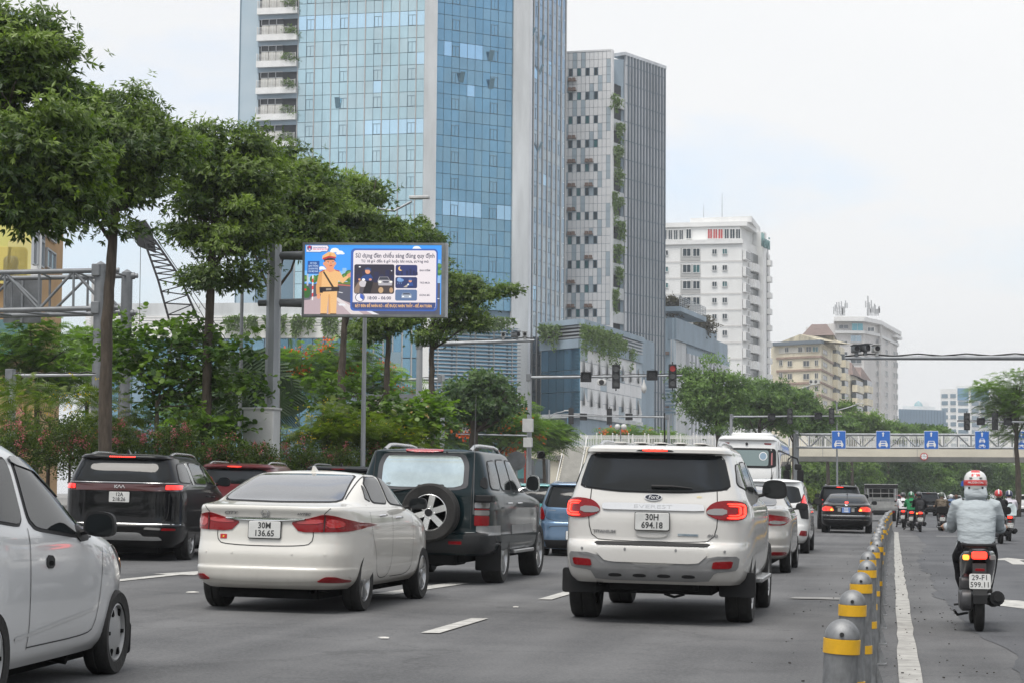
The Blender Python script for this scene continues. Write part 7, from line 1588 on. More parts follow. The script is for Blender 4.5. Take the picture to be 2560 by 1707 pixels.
# ------------------------------------------------------------------ light truck with a mesh cage body
def truck():
 d = 113; g = gx(2203, d); t = thing('cage_truck', 'small truck with an open wire cage body beyond the black limousine', 'truck', (g.x, g.y, 0))
 M_TS = mat('truck_steel', (.33, .33, .32), .6, .4, var=.3, vscale=3); w = .92
 b = MB(); b.bb(-w, w, 0, 3.2, .62, .72); b.bb(-w, w, -.03, .02, .72, 1.12); b.bb(-w, -w+.04, .02, 3.2, .72, 1.12); b.bb(w-.04, w, .02, 3.2, .72, 1.12); b.build('cargo_bed', M_TS, t)
 for s in (-1, 1):
  for k in range(5): y = .05 + k*.77; b = MB(); b.cyl((s*(w-.03), y, 1.1), (s*(w-.03), y, 2.02), .03, n=8); b.build('cage_post', M_TS, t)
  for k in range(4): b = MB(); b.cyl((s*(w-.03), .05, 1.3+k*.22), (s*(w-.03), 3.15, 1.3+k*.22), .014, n=6); b.build('cage_bar', M_TS, t)
 for k in range(5): b = MB(); b.cyl((-w+k*w/2.05, -.02, 1.12), (-w+k*w/2.05, -.02, 2.0), .016, n=6); b.build('cage_bar', M_TS, t)
 for k in range(3): b = MB(); b.cyl((-w, -.02, 1.3+k*.28), (w, -.02, 1.3+k*.28), .014, n=6); b.build('cage_bar', M_TS, t)
 b = MB(); b.bb(-w, w, -.05, .12, 1.86, 2.06); b.build('rolled_tarp', K_PLAST, t); b = MB(); b.rbox((0, 1.6, 2.06), (2*w+.04, 3.3, .07), .03); b.build('tarp_roof', mat('tarp_grey', (.30, .30, .30), .7, var=.3, vscale=2), t)
 b = MB(); b.rbox((0, 4.0, 1.25), (1.66, 1.5, 1.5), .18, ax='x', n=4); b.build('cab', C_WHITE2, t, 40)
 b = MB(); b.bb(-.7, .7, 3.22, 3.245, 1.35, 1.85); b.build('cab_window', K_GLASS, t)
 b = MB(); b.bb(-.75, .75, -.02, .08, .45, .6); b.build('rear_bumper', K_PLAST, t)
 for s in (-1, 1): b = MB(); b.rbox((s*.62, -.04, .53), (.24, .03, .09), .02, ax='y'); b.build('tail_light', K_RED, t)
 ty, ri, bk = wheel_meshes('tr', .32, .2, .2, 'cover', 6, K_COVER)
 for y in (.75, 3.9):
  for s in (1, -1): o = link('wheel', ty, t); o.location = (s*.72, y, .318); o.rotation_euler = (0, 0, 0 if s > 0 else pi); link('rim', ri, o)
 b = MB(); b.bb(-.45, .45, .1, 4.6, .35, .62); b.build('chassis', K_UNDER, t)
truck()
# ------------------------------------------------------------------ street furniture
M_POLE = mat('galvanised_pole', (.33, .345, .36), .5, .55, var=.22, vscale=3, stretch=(1, 1, .3)); M_POLED = mat('dark_pole', (.20, .21, .22), .55, .5, var=.25, vscale=3)
M_SIG = mat('signal_black', (.018, .018, .02), .55); M_LENS = mat('dark_lens', (.03, .03, .03), .2, coat=1); M_LENSR = mat('dim_red_lens', (.30, .03, .03), .25, emis=(1, .06, .05), estr=.12); M_BOXP = mat('cabinet_grey', (.52, .525, .52), .55, var=.12, vscale=3); M_CAMW = mat('camera_white', (.55, .55, .54), .4)
M_DIG = mat('unlit_digit', (.07, .07, .07), .4); M_WIRE = mat('cable', (.015, .015, .015), .6)
def srgb(r, g, b): return tuple(((c/255)/12.92 if c <= 10 else (((c/255)+.055)/1.055)**2.4) for c in (r, g, b))
def local(base, p): return Vector(p) - base
def head3(d, back, red):
 """three-lamp signal head facing -y, 1.12 m tall"""
 b = MB(); b.rbox((0, 0, 0), (.36, .2, 1.1), .03, ax='y'); b.cyl((0, 0, .55), (0, 0, .66), .03, n=6); b.cyl((0, 0, -.55), (0, 0, -.66), .03, n=6); me = b.mesh('signal_head', M_SIG)
 ls = []
 for k in range(3):
  z = .345 - k*.345; l = MB(); l.cyl((0, -.115, z), (0, -.09, z), .135, n=16); v = MB()
  for q in range(9):
   a = radians(-15 + 210*q/8); a2 = radians(-15 + 210*(q+1)/8)
   if q < 8: v.add([(.15*cos(a), -.1, z+.15*sin(a)), (.15*cos(a2), -.1, z+.15*sin(a2)), (.15*cos(a2), -.26, z+.15*sin(a2)), (.15*cos(a), -.26, z+.15*sin(a))], [(0, 1, 2, 3)])
  ls.append((l.mesh('lens', M_LENSR if red and k == 0 else M_LENS), v.mesh('visor', M_SIG)))
 return me, ls
def headc():
 b = MB(); b.rbox((0, 0, 0), (.50, .16, .46), .03, ax='y'); v = MB()
 for q in range(10):
  a = radians(180*q/9); a2 = radians(180*(q+1)/9)
  if q < 9: v.add([(.24*cos(a), -.08, .05+.22*sin(a)), (.24*cos(a2), -.08, .05+.22*sin(a2)), (.24*cos(a2), -.28, .05+.22*sin(a2)), (.24*cos(a), -.28, .05+.22*sin(a))], [(0, 1, 2, 3)])
 return b.mesh('countdown_box', M_SIG), v.mesh('visor', M_SIG), text_mesh('88', .30, .004)
H3, H3R, HC = head3(0, 0, False), head3(0, 0, True), headc()
def signal_mast(name, label, px, d, ytop, arm, heads, rp=.11, ra=.075, post=True, ybase=None, rot=0.0, group='signal masts at the junction'):
 base = gx(px, d); t = thing(name, label, 'traffic light', base, 0, group); ztop = zat(px, ytop, d) - base.z
 if post:
  b = MB(); b.cyl((0, 0, 0), (0, 0, ztop), rp*1.15, rp*.9, 12); b.cyl((0, 0, 0), (0, 0, .06), rp*2.2, rp*2.2, 8); b.build('post', M_POLE, t, 40)
 a, e = at(arm[0][0], arm[0][1], d) - base, at(arm[1][0], arm[1][1], d) - base
 b = MB(); b.cyl(a, e, ra, ra*.55, 12); b.build('arm', M_POLE, t, 40)
 if post: b = MB(); b.rbox(a, (.22, .22, .34), .03); b.build('bracket', M_POLED, t)
 pts = [a + (e-a)*k/10 + Vector((0, -.02, ra*.9 + (.03 if k % 2 else -.02))) for k in range(11)]; b = MB(); b.tube(pts, .018, 5); b.build('cable', M_WIRE, t)
 for kind, hx, hy in heads:
  p = at(hx, hy, d) - base; bk = kind.endswith('b'); rz = (pi if bk else 0) + rot + YAW; off = Vector((0, .1 if bk else -.14, 0))
  if kind[0] == '3':
   src = H3R if 'r' in kind else H3; o = link('signal_head', src[0], t); o.location = p + off; o.rotation_euler = (0, 0, rz)
   for l, v in src[1]: link('lens', l, o); link('visor', v, o)
  elif kind[0] == 'c':
   o = link('countdown_box', HC[0], t); o.location = p + off; o.rotation_euler = (0, 0, rz); link('visor', HC[1], o); me = HC[2].copy(); me.materials.append(M_DIG); q = link('digits', me, o); q.matrix_local = place((0, -.084, 0), (0, -1, 0))
  elif kind[0] == 's':
   b = MB(); b.rbox((0, 0, 0), (.42, .3, .28), .1, ax='y'); o = b.build('loudspeaker', M_CAMW, t, 40); o.location = p; b = MB(); b.cyl((0, -.17, 0), (0, -.14, 0), .12, n=16); b.build('cone', M_SIG, o); b = MB(); b.cyl((0, 0, .14), (0, 0, .34), .015, n=6); b.build('hanger', M_POLED, o)
  elif kind[0] == 'd':
   b = MB(); b.lathe([(.03, .45), (.05, .3), (.12, .12), (.13, 0), (.10, -.1), (.05, -.17), (.001, -.19)], 14); o = b.build('dome_camera', M_CAMW, t, 60); o.location = p; b = MB(); b.tube([(0, 0, .45), (0, .02, .7), (-.05, .05, .85)], .02, 6); b.build('hanger', M_POLED, o)
  elif kind[0] == 'k':
   b = MB(); b.rbox((0, .1, .12), (.16, .42, .16), .035, ax='y'); b.cyl((0, 0, -.06), (0, 0, .05), .05, n=8); b.bb(-.095, .095, -.17, .33, .205, .22); o = b.build('camera', M_CAMW if 'w' in kind else M_POLED, t, 40); o.location = p; o.rotation_euler = (0, 0, YAW + (.5 if 'l' in kind else 0)); b = MB(); b.cyl((0, -.125, .12), (0, -.10, .12), .06, n=12); b.build('lens', M_SIG, o)
 return t, base
t, bs = signal_mast('signal_mast', 'signal mast with red lamp, loudspeaker and two grey boxes on its post', 1322, 92, 935, ((1322, 943), (1706, 938)), [('c', 1466, 942), ('3', 1541, 941), ('c', 1631, 938), ('3r', 1682, 940), ('s', 1505, 955), ('d', 1610, 972)])
for (x0, x1, y0, y1) in ((1307, 1333, 1046, 1079), (1309, 1331, 1093, 1117)):
 p = (at(x0, y0, 91.6) + at(x1, y1, 91.6))/2 - bs; b = MB(); b.rbox(p, ((x1-x0)*92/FPX, .25, (y1-y0)*92/FPX), .03, ax='y'); b.build('control_box', M_BOXP, t)
b = MB(); p = at(1352, 1136, 91.5) - bs; b.rbox(p, (.3, .3, .34), .05, ax='y'); b.cyl(p + Vector((0, -.1, 0)), p + Vector((.12, -.45, -.02)), .15, .17, 14, False); b.build('pedestrian_signal', M_SIG, t)
b = MB(); a = at(1313, 1125, 91.4); b.cyl((a.x-bs.x, a.y-bs.y, 0), a-bs, .05, n=8); b.build('red_conduit', mat('red_pipe', (.35, .06, .04), .6), t)
signal_mast('signal_mast', 'signal mast seen from behind below the billboard', 1104, 96, 936, ((1100, 947), (750, 951)), [('3b', 775, 951), ('cb', 817, 950), ('3b', 912, 949), ('cb', 972, 948)])
signal_mast('signal_mast', 'signal mast on the right of the coach with two dark heads', 1828, 140, 1034, ((1830, 1041), (2105, 1039)), [('c', 1929, 1041), ('3', 1975, 1040), ('c', 2046, 1039), ('3', 2079, 1039)])
signal_mast('signal_mast', 'signal mast seen from behind above the footbridge railing', 1671, 137, 1036, ((1668, 1042), (1402, 1038)), [('3b', 1427, 1039), ('cb', 1458, 1041), ('3b', 1523, 1040), ('cb', 1572, 1041)])
signal_mast('signal_mast', 'signal arm reaching in from the right edge above the lane signs', 2680, 128, 1045, ((2680, 1056), (2393, 1052)), [('3', 2417, 1053), ('c', 2452, 1053), ('3', 2487, 1053), ('c', 2519, 1053)])
signal_mast('camera_mast', 'camera arm crossing the sky at the right edge', 2720, 48, 880, ((2720, 893), (2113, 895)), [('k', 2141, 884), ('kl', 2163, 882), ('kw', 2192, 884)], .14, .075, group='camera masts')
t, bs = signal_mast('camera_mast', 'grey post with a level camera arm in front of the louvred screen', 1045, 70, 850, ((1048, 861), (1336, 851)), [('kw', 1258, 846), ('kl', 1292, 845), ('kw', 1312, 845)], .12, .09, group='camera masts')
b = MB(); p = at(1052, 1110, 69.5)-bs; b.rbox((p.x, p.y, p.z), (.55, .4, .8), .03); b.build('control_box', M_BOXP, t)
signal_mast('camera_mast', 'thin white camera arm among the flame trees', 1324, 112, 1080, ((1324, 1088), (1143, 1084)), [('kw', 1160, 1078), ('kw', 1168, 1077)], .07, .05, group='camera masts')
signal_mast('camera_mast', 'pale gantry post at the left edge with a level arm', 24, 52, 928, ((26, 938), (240, 936)), [], .10, .055, group='camera masts')
p = gx(1291, 90); t = thing('round_sign', 'back of a round grey traffic sign beside the signal mast', 'sign', p); c = at(1291, 1151, 90)-p
b = MB(); b.cyl((0, 0, 0), (0, .06, c.z+.4), .04, n=8); b.build('post', M_POLE, t); b = MB(); b.cyl(c+Vector((0, -.03, 0)), c+Vector((0, -.01, 0)), .43, n=28); b.bb(-.40, .40, -.07, -.03, c.z-.34, c.z-.28); b.bb(-.40, .40, -.07, -.03, c.z+.28, c.z+.34); b.build('disc', M_POLED, t)
# simple poles
def lamp(label, px, d, ytop, arms, r=.065, name='street_lamp', m=None):
 p = gx(px, d); t = thing(name, label, 'street lamp', p, 0, 'street lamps'); h = zat(px, ytop, d) - p.z; b = MB(); b.cyl((0, 0, 0), (0, 0, h), r*1.2, r*.75, 10); b.cyl((0, 0, 0), (0, 0, .5), r*1.6, n=10); b.build('pole', m or M_POLE, t, 40)
 for pts in arms:
  P = [at(x, y, d)-p for x, y in pts]; b = MB(); b.tube(P, r*.55, 8); b.build('arm', m or M_POLE, t, 60); e = P[-1]; u = (P[-1]-P[-2]).normalized(); b = MB(); b.rbox(e+u*.25, (.62, .22, .09), .05); o = b.build('lamp_head', M_BOXP, t)
lamp('slim grey lamp pole rising behind the billboard with one long arm', 906, 59, 515, [[(906, 535), (930, 520), (985, 528), (1030, 504)]])
lamp('slim grey pole standing directly below the billboard picture', 906, 47.4, 690, [], .055, 'slim_pole')
lamp('dark slim pole left of the octagonal post', 596, 50, 600, [], .05, 'slim_pole', M_POLED)
lamp('thin lamp pole rising through the first lane sign', 2093, 182, 1005, [[(2094, 1025), (2120, 1018), (2143, 1010)]], .09)
lamp('lamp pole hidden in the trees left of the yellow flats', 1973, 200, 960, [[(1973, 985), (2000, 972), (2028, 962)]], .09)
lamp('lamp pole with twin curved arms left of the footbridge', 1372, 160, 1024, [[(1372, 1045), (1385, 1033), (1412, 1027)]], .07)
lamp('white floodlight mast behind the steel truss', 220, 170, 668, [], .16, 'floodlight_mast', M_CAMW)
p = gx(1551, 185); t = thing('globe_lamp', 'twin white globe lamp above the footbridge', 'street lamp', p); b = MB(); c = at(1551, 1066, 185)-p; b.cyl((0, 0, 0), (0, 0, c.z), .06, n=8); b.build('pole', M_POLED, t)
for s in (-.3, .3): b = MB(); b.lathe([(.001, -.27)] + [(.27*cos(a), .27*sin(a)) for a in np.linspace(-1.3, 1.3, 9)] + [(.001, .27)], 14, Matrix.Translation((s, 0, c.z))); b.build('globe', M_CAMW, t, 90)

# ------------------------------------------------------------------ LED board on its octagonal post
def led_board():
 d = 46.0; base = gx(676, d); t = thing('led_board', 'LED traffic information board on an octagonal steel post', 'billboard', base)
 k = d/FPX; z1 = zat(676, 612, d)-base.z; b = MB(); M8 = Matrix.Rotation(radians(22.5), 4, 'Z'); b.lathe([(.185, 0), (.165, z1), (.001, z1+.01)], 8, M8); b.build('post', M_POLE, t)
 C = at(934, 701, d-.25)-base; wv = 356*k; hv = 186*k; ang = YAW + radians(-2)
 R3 = Matrix.Rotation(ang, 4, 'Z'); Mb = Matrix.Translation(C) @ R3; F_ = mat('board_frame', (.20, .21, .21), .5, .4, var=.3, vscale=4)
 b = MB(); D = .22; f = .055
 for (cx, cz, sx, sz) in ((0, hv/2-f/2, wv, f), (0, -hv/2+f/2, wv, f), (-wv/2+f/2, 0, f, hv-2*f), (wv/2-f/2, 0, f*1.6, hv-2*f)): b.box((cx, 0, cz), (sx, D, sz))
 o = b.build('frame', F_, t); o.matrix_local = Mb; b = MB(); b.box((0, .02, 0), (wv-.1, .12, hv-.1)); o = b.build('cabinet_back', K_PLAST, t); o.matrix_local = Mb
 b = MB(); b.box((wv/2+.035, .06, 0), (.06, .3, hv)); o = b.build('side_channel', M_POLE, t); o.matrix_local = Mb
 for py in (640, 758):
  a, e = at(690, py, d)-base, at(765, py, d-.1)-base; b = MB(); b.cyl(a, e, .09, .11, 10); b.cyl(a-Vector((.42, 0, 0)), a, .075, n=10); b.build('bracket', M_POLED, t, 40)
 p = at(654, 1089, d-.35)-base; b = MB(); b.rbox((p.x, p.y, p.z/2+.25), (78*k, .55, p.z+.7), .03); b.build('equipment_cabinet', M_BOXP, t); b = MB(); b.rbox((p.x, p.y, p.z+.62), (78*k+.06, .6, .05), .02); b.build('cabinet_lid', M_BOXP, t)
 # the picture on the screen: flat emissive shapes, zoomed-picture coordinates
 SC_ = wv/2135; pic = {}; lay = [0]; scr = MB(); scr.box((0, -.055, 0), (wv-2*f, .02, hv-2*f)); so = scr.build('screen', mat('screen_sky', (0, 0, 0), .5, emis=srgb(70, 160, 250), estr=.95), t); so.matrix_local = Mb
 def em(c): return mat('screen_%d_%d_%d' % c, (.01, .01, .01), .5, emis=srgb(*c), estr=.95)
 def q(x, y): return ((x-1145)*SC_, (655-y)*SC_)
 umin, umax, vmin, vmax = -wv/2+f, wv/2-f*1.3, -hv/2+f, hv/2-f
 def poly(P, c):
  lay[0] += 1; y = -.066 - lay[0]*.0006; mb = pic.setdefault(c, MB()); Q = [q(*p) for p in P]; Q = [(min(max(u, umin), umax), min(max(v, vmin), vmax)) for u, v in Q]
  ar = sum(Q[i-1][0]*Q[i][1]-Q[i][0]*Q[i-1][1] for i in range(len(Q)));  Q = Q if ar > 0 else Q[::-1]
  mb.add([(u, y, v) for u, v in Q], [tuple(range(len(Q)))])
 def rr(x0, y0, x1, y1, r, c):
  P = []
  for (cx, cy, a0) in ((x1-r, y0+r, -90), (x1-r, y1-r, 0), (x0+r, y1-r, 90), (x0+r, y0+r, 180)):
   for k_ in range(6): a = radians(a0+18*k_); P.append((cx+r*cos(a), cy+r*sin(a)))
  poly(P, c)
 def ell(cx, cy, rx, ry, c, n=20): poly([(cx+rx*cos(2*pi*i/n), cy+ry*sin(2*pi*i/n)) for i in range(n)], c)
 def tx(s, x, y, size, c, w=None, bold=0.0):
  lay[0] += 1; me = text_mesh(s, size*SC_, 0, bold=bold*SC_).copy()
  if w:
   cw = max(v.co.x for v in me.vertices)-min(v.co.x for v in me.vertices); me.transform(Matrix.Diagonal((w*SC_/cw, 1, 1, 1)))
  u, v = q(x, y); me.transform(Matrix.Translation((u, -.066-lay[0]*.0006, v)) @ Matrix.Rotation(pi/2, 4, 'X')); me.materials.append(em(c)); link('screen_text', me, so)
 for y, c in ((520, (120, 190, 250)), (620, (175, 215, 245))): poly([(80, y), (2150, y), (2150, 700), (80, 700)], c)
 for x, y, s in ((560, 210, 60), (640, 245, 50), (1790, 175, 55), (370, 480, 45)): ell(x, y, s, s*.55, (250, 252, 255)); ell(x-s*.6, y+s*.3, s*.6, s*.35, (245, 250, 255)); ell(x+s*.7, y+s*.3, s*.7, s*.3, (240, 248, 255))
 for x0, x1, y0, c in ((680, 740, 480, (150, 195, 235)), (640, 690, 560, (170, 205, 235)), (2115, 2150, 350, (150, 190, 230)), (190, 240, 600, (150, 180, 230))): poly([(x0, y0), (x1, y0), (x1, 690), (x0, 690)], c)
 for x, y, s in ((250, 650, 60), (330, 640, 60), (720, 620, 60), (780, 570, 60), (800, 640, 60), (2130, 450, 45), (2130, 540, 50), (120, 640, 50)): ell(x, y, s, s, (70, 120, 60)); ell(x+8, y-12, s*.6, s*.5, (110, 155, 80))
 poly([(80, 720), (2150, 700), (2150, 1190), (80, 1190)], (88, 90, 105)); poly([(80, 950), (330, 900), (600, 930), (1250, 1190), (80, 1190)], (190, 170, 175)); poly([(560, 925), (620, 925), (1010, 1180), (820, 1180)], (225, 215, 215)); poly([(600, 740), (850, 760), (850, 745), (600, 722)], (200, 110, 90)); poly([(600, 715), (850, 735), (850, 690), (600, 690)], (105, 130, 60))
 for P in ([(640, 840), (700, 852), (680, 858), (620, 846)], [(1050, 1128), (1130, 1128), (1240, 1180), (1150, 1180)], [(620, 1015), (720, 1018), (740, 1048), (640, 1046)], [(2110, 930), (2140, 932), (2140, 942), (2110, 940)]): poly(P, (235, 235, 240))
 ell(150, 850, 55, 90, (60, 105, 55)); ell(110, 780, 40, 60, (80, 125, 60)); ell(130, 808, 18, 16, (215, 60, 60)); poly([(100, 935), (220, 930), (200, 960), (110, 968)], (110, 110, 120))
 poly([(148, 570), (172, 570), (172, 750), (148, 750)], (190, 195, 205)); poly([(158, 378), (335, 378), (332, 572), (152, 572)], (40, 88, 160)); 
 for k_, s in enumerate(('AN TOÀN', 'GIAO THÔNG', 'LÀ HẠNH PHÚC', 'CỦA MỌI NHÀ')): tx(s, 243, 412+k_*41, 38, (205, 225, 250), 100 if k_ == 0 else 150, .6)
 for k_ in range(7): poly([(230, 590+k_*54), (250, 590+k_*54), (247, 644+k_*54), (227, 644+k_*54)], (230, 70, 70) if k_ % 2 else (240, 235, 235))
 # officer in a tan uniform
 T, T2, S_, DK = (240, 190, 130), (222, 165, 105), (235, 160, 120), (60, 45, 45)
 poly([(362, 800), (608, 800), (598, 1180), (510, 1180), (478, 900), (455, 1180), (360, 1180)], T); poly([(478, 880), (500, 880), (510, 1180), (480, 1180)], T2); poly([(360, 1165), (455, 1165), (455, 1182), (360, 1182)], DK); poly([(508, 1165), (600, 1165), (600, 1182), (508, 1182)], DK)
 poly([(340, 545), (420, 505), (560, 500), (640, 530), (610, 790), (368, 790), (330, 760)], T); poly([(335, 545), (380, 540), (372, 700), (360, 880), (295, 880), (288, 760)], T2); poly([(590, 520), (640, 530), (695, 630), (760, 590), (780, 625), (690, 715), (610, 660)], T); ell(330, 910, 28, 40, S_); poly([(745, 585), (810, 545), (808, 570), (862, 575), (845, 600), (775, 630)], S_)
 poly([(340, 770), (635, 765), (635, 830), (345, 845)], (50, 42, 45)); poly([(440, 790), (520, 785), (520, 815), (440, 820)], (150, 140, 130)); poly([(345, 780), (400, 790), (390, 860), (345, 855)], (35, 32, 38)); poly([(385, 540), (410, 535), (560, 770), (535, 785)], (70, 55, 45)); poly([(342, 545), (410, 508), (420, 520), (350, 552)], (190, 45, 50)); poly([(565, 505), (640, 525), (635, 538), (570, 518)], (190, 45, 50))
 poly([(440, 480), (550, 470), (555, 530), (495, 550), (440, 520)], S_); ell(490, 420, 82, 85, S_); ell(408, 420, 18, 26, S_); ell(572, 415, 16, 24, S_); poly([(408, 385), (415, 355), (560, 345), (578, 372), (570, 380), (555, 362), (428, 368), (420, 395)], (45, 32, 35)); poly([(375, 350), (380, 300), (470, 240), (560, 255), (588, 300), (575, 340), (480, 322), (400, 345)], T); poly([(382, 335), (480, 300), (584, 318), (578, 340), (480, 325), (395, 362)], (205, 55, 55)); poly([(395, 362), (480, 326), (575, 342), (560, 362), (480, 348), (410, 375)], (60, 45, 50)); ell(496, 285, 17, 17, (225, 170, 90))
 for x in (467, 540): ell(x, 408, 12, 9, (250, 245, 240)); ell(x, 408, 7, 8, (45, 30, 30)); poly([(x-18, 388), (x+14, 384), (x+16, 389), (x-16, 394)], (50, 35, 35))
 poly([(480, 448), (535, 440), (520, 456), (495, 458)], (185, 85, 75)); poly([(505, 400), (515, 400), (522, 425), (500, 427)], (220, 140, 105))
 # agency tag
 poly([(130, 145), (460, 140), (480, 175), (462, 235), (375, 240), (355, 250), (135, 248)], (55, 60, 110)); poly([(136, 148), (452, 146), (470, 178), (452, 230), (370, 232), (350, 243), (138, 242)], (238, 232, 242)); poly([(148, 160), (185, 150), (222, 160), (220, 205), (185, 235), (150, 205)], (60, 60, 130)); poly([(170, 150), (200, 150), (200, 190), (185, 200), (170, 190)], (205, 60, 75)); ell(185, 205, 16, 18, (190, 190, 215))
 tx('CÔNG AN THÀNH PHỐ HÀ NỘI', 336, 180, 22, (70, 70, 150), 200, .8); tx('PHÒNG CẢNH SÁT GIAO THÔNG', 348, 203, 26, (225, 50, 110), 226, .8)
 # information card
 rr(808, 190, 2112, 1128, 60, (58, 98, 180)); rr(845, 215, 2090, 1090, 45, (236, 228, 232)); poly([(830, 998), (2085, 998), (2085, 1060), (2050, 1105), (880, 1105), (830, 1060)], (62, 78, 130))
 tx('Sử dụng đèn chiếu sáng đúng quy định', 1472, 298, 92, (48, 50, 78), 1185, 1.6); tx('Từ 18 giờ đến 6 giờ hoặc khi mưa, sương mù', 1468, 382, 58, (55, 55, 80), 1010, 1.2)
 tx('BẬT ĐÈN ĐỂ NHÌN RÕ – ĐỂ ĐƯỢC NHÌN THẤY – ĐỂ AN TOÀN', 1456, 1053, 56, (250, 195, 120), 1145, 1.2); tx('18:00 - 06:00', 1238, 935, 66, (45, 48, 85), 350, 1.4)
 rr(862, 428, 1464, 870, 30, (48, 44, 62)); poly([(870, 700), (1455, 690), (1455, 860), (870, 860)], (72, 62, 62))
 for x, w_, h_ in ((900, 50, 120), (980, 60, 170), (1160, 70, 160), (1250, 50, 120), (1330, 60, 190), (1410, 40, 110)): poly([(x, 700-h_), (x+w_, 700-h_), (x+w_, 700), (x, 700)], (42, 44, 78))
 poly([(940, 668), (1010, 665), (960, 860), (868, 860), (868, 790)], (140, 120, 105)); ell(1065, 530, 40, 44, (232, 165, 130)); poly([(1016, 520), (1022, 490), (1066, 475), (1110, 492), (1118, 540), (1100, 535), (1090, 512), (1024, 510)], (52, 78, 125)); poly([(985, 610), (1030, 585), (1110, 580), (1145, 630), (1120, 680), (1000, 660), (950, 650)], (40, 72, 135)); ell(942, 655, 18, 14, (228, 160, 125)); ell(1105, 656, 22, 16, (228, 160, 125)); ell(995, 720, 58, 50, (205, 200, 205)); poly([(1050, 680), (1150, 690), (1110, 860), (1000, 860)], (30, 28, 36)); ell(1003, 658, 24, 18, (255, 255, 255)); poly([(950, 770), (1010, 770), (1000, 860), (940, 860)], (90, 85, 92))
 poly([(1240, 615), (1370, 615), (1400, 670), (1435, 700), (1430, 745), (1230, 745), (1215, 680)], (178, 175, 182)); poly([(1245, 620), (1365, 620), (1390, 662), (1232, 662)], (60, 62, 75)); ell(1250, 692, 26, 18, (255, 250, 240)); ell(1415, 690, 22, 16, (255, 250, 240)); poly([(1290, 680), (1390, 680), (1375, 705), (1305, 705)], (70, 70, 80)); ell(1265, 815, 38, 45, (200, 165, 125)); ell(1420, 815, 28, 40, (190, 155, 120)); ell(945, 467, 16, 9, (255, 255, 255)); ell(1422, 524, 10, 8, (230, 230, 240))
 for (y0, y1, c, s, yt) in ((436, 598, (44, 55, 110), 'BAN ĐÊM', 519), (618, 786, (42, 55, 105), 'TRỜI MƯA', 705), (806, 972, (95, 120, 160), 'SƯƠNG MÙ', 890)): rr(1482, y0, 1808, y1, 26, c); tx(s, 1922, yt, 38, (62, 62, 85), 155, .9)
 for x, h_ in ((1500, 40), (1560, 60), (1640, 70), (1690, 95), (1740, 70), (1780, 45)): poly([(x, 590-h_), (x+34, 590-h_), (x+34, 590), (x, 590)], (34, 40, 82))
 ell(1556, 492, 34, 34, (252, 205, 130)); ell(1576, 482, 30, 32, (44, 55, 110)); ell(1556, 665, 52, 26, (120, 160, 215)); ell(1540, 650, 30, 24, (135, 172, 222)); 
 for x in (1520, 1548, 1575): poly([(x, 700), (x+5, 700), (x-2, 722), (x-7, 722)], (150, 185, 230))
 ell(1705, 675, 24, 24, (225, 160, 130)); poly([(1680, 665), (1690, 642), (1722, 642), (1732, 670)], (60, 95, 150)); poly([(1675, 700), (1740, 698), (1750, 750), (1670, 755)], (45, 80, 150)); poly([(1600, 770), (1672, 722), (1682, 736), (1650, 775)], (185, 175, 165)); ell(1674, 728, 12, 10, (250, 250, 240))
 poly([(1600, 855), (1700, 855), (1728, 890), (1728, 935), (1575, 935), (1575, 890)], (165, 175, 190)); poly([(1605, 858), (1695, 858), (1715, 882), (1590, 882)], (70, 80, 100)); ell(1600, 912, 16, 12, (245, 250, 255)); ell(1702, 912, 16, 12, (245, 250, 255))
 ell(956, 928, 72, 66, (45, 48, 80)); ell(956, 928, 62, 57, (240, 236, 242)); poly([(956, 928), (956, 872)] + [(956+60*sin(a), 928-55*cos(a)) for a in np.linspace(.1, 2.35, 10)], (68, 100, 190))
 for c, mb in pic.items(): tag(mb.build('screen_picture', em(c), so), kind='stuff')
led_board()

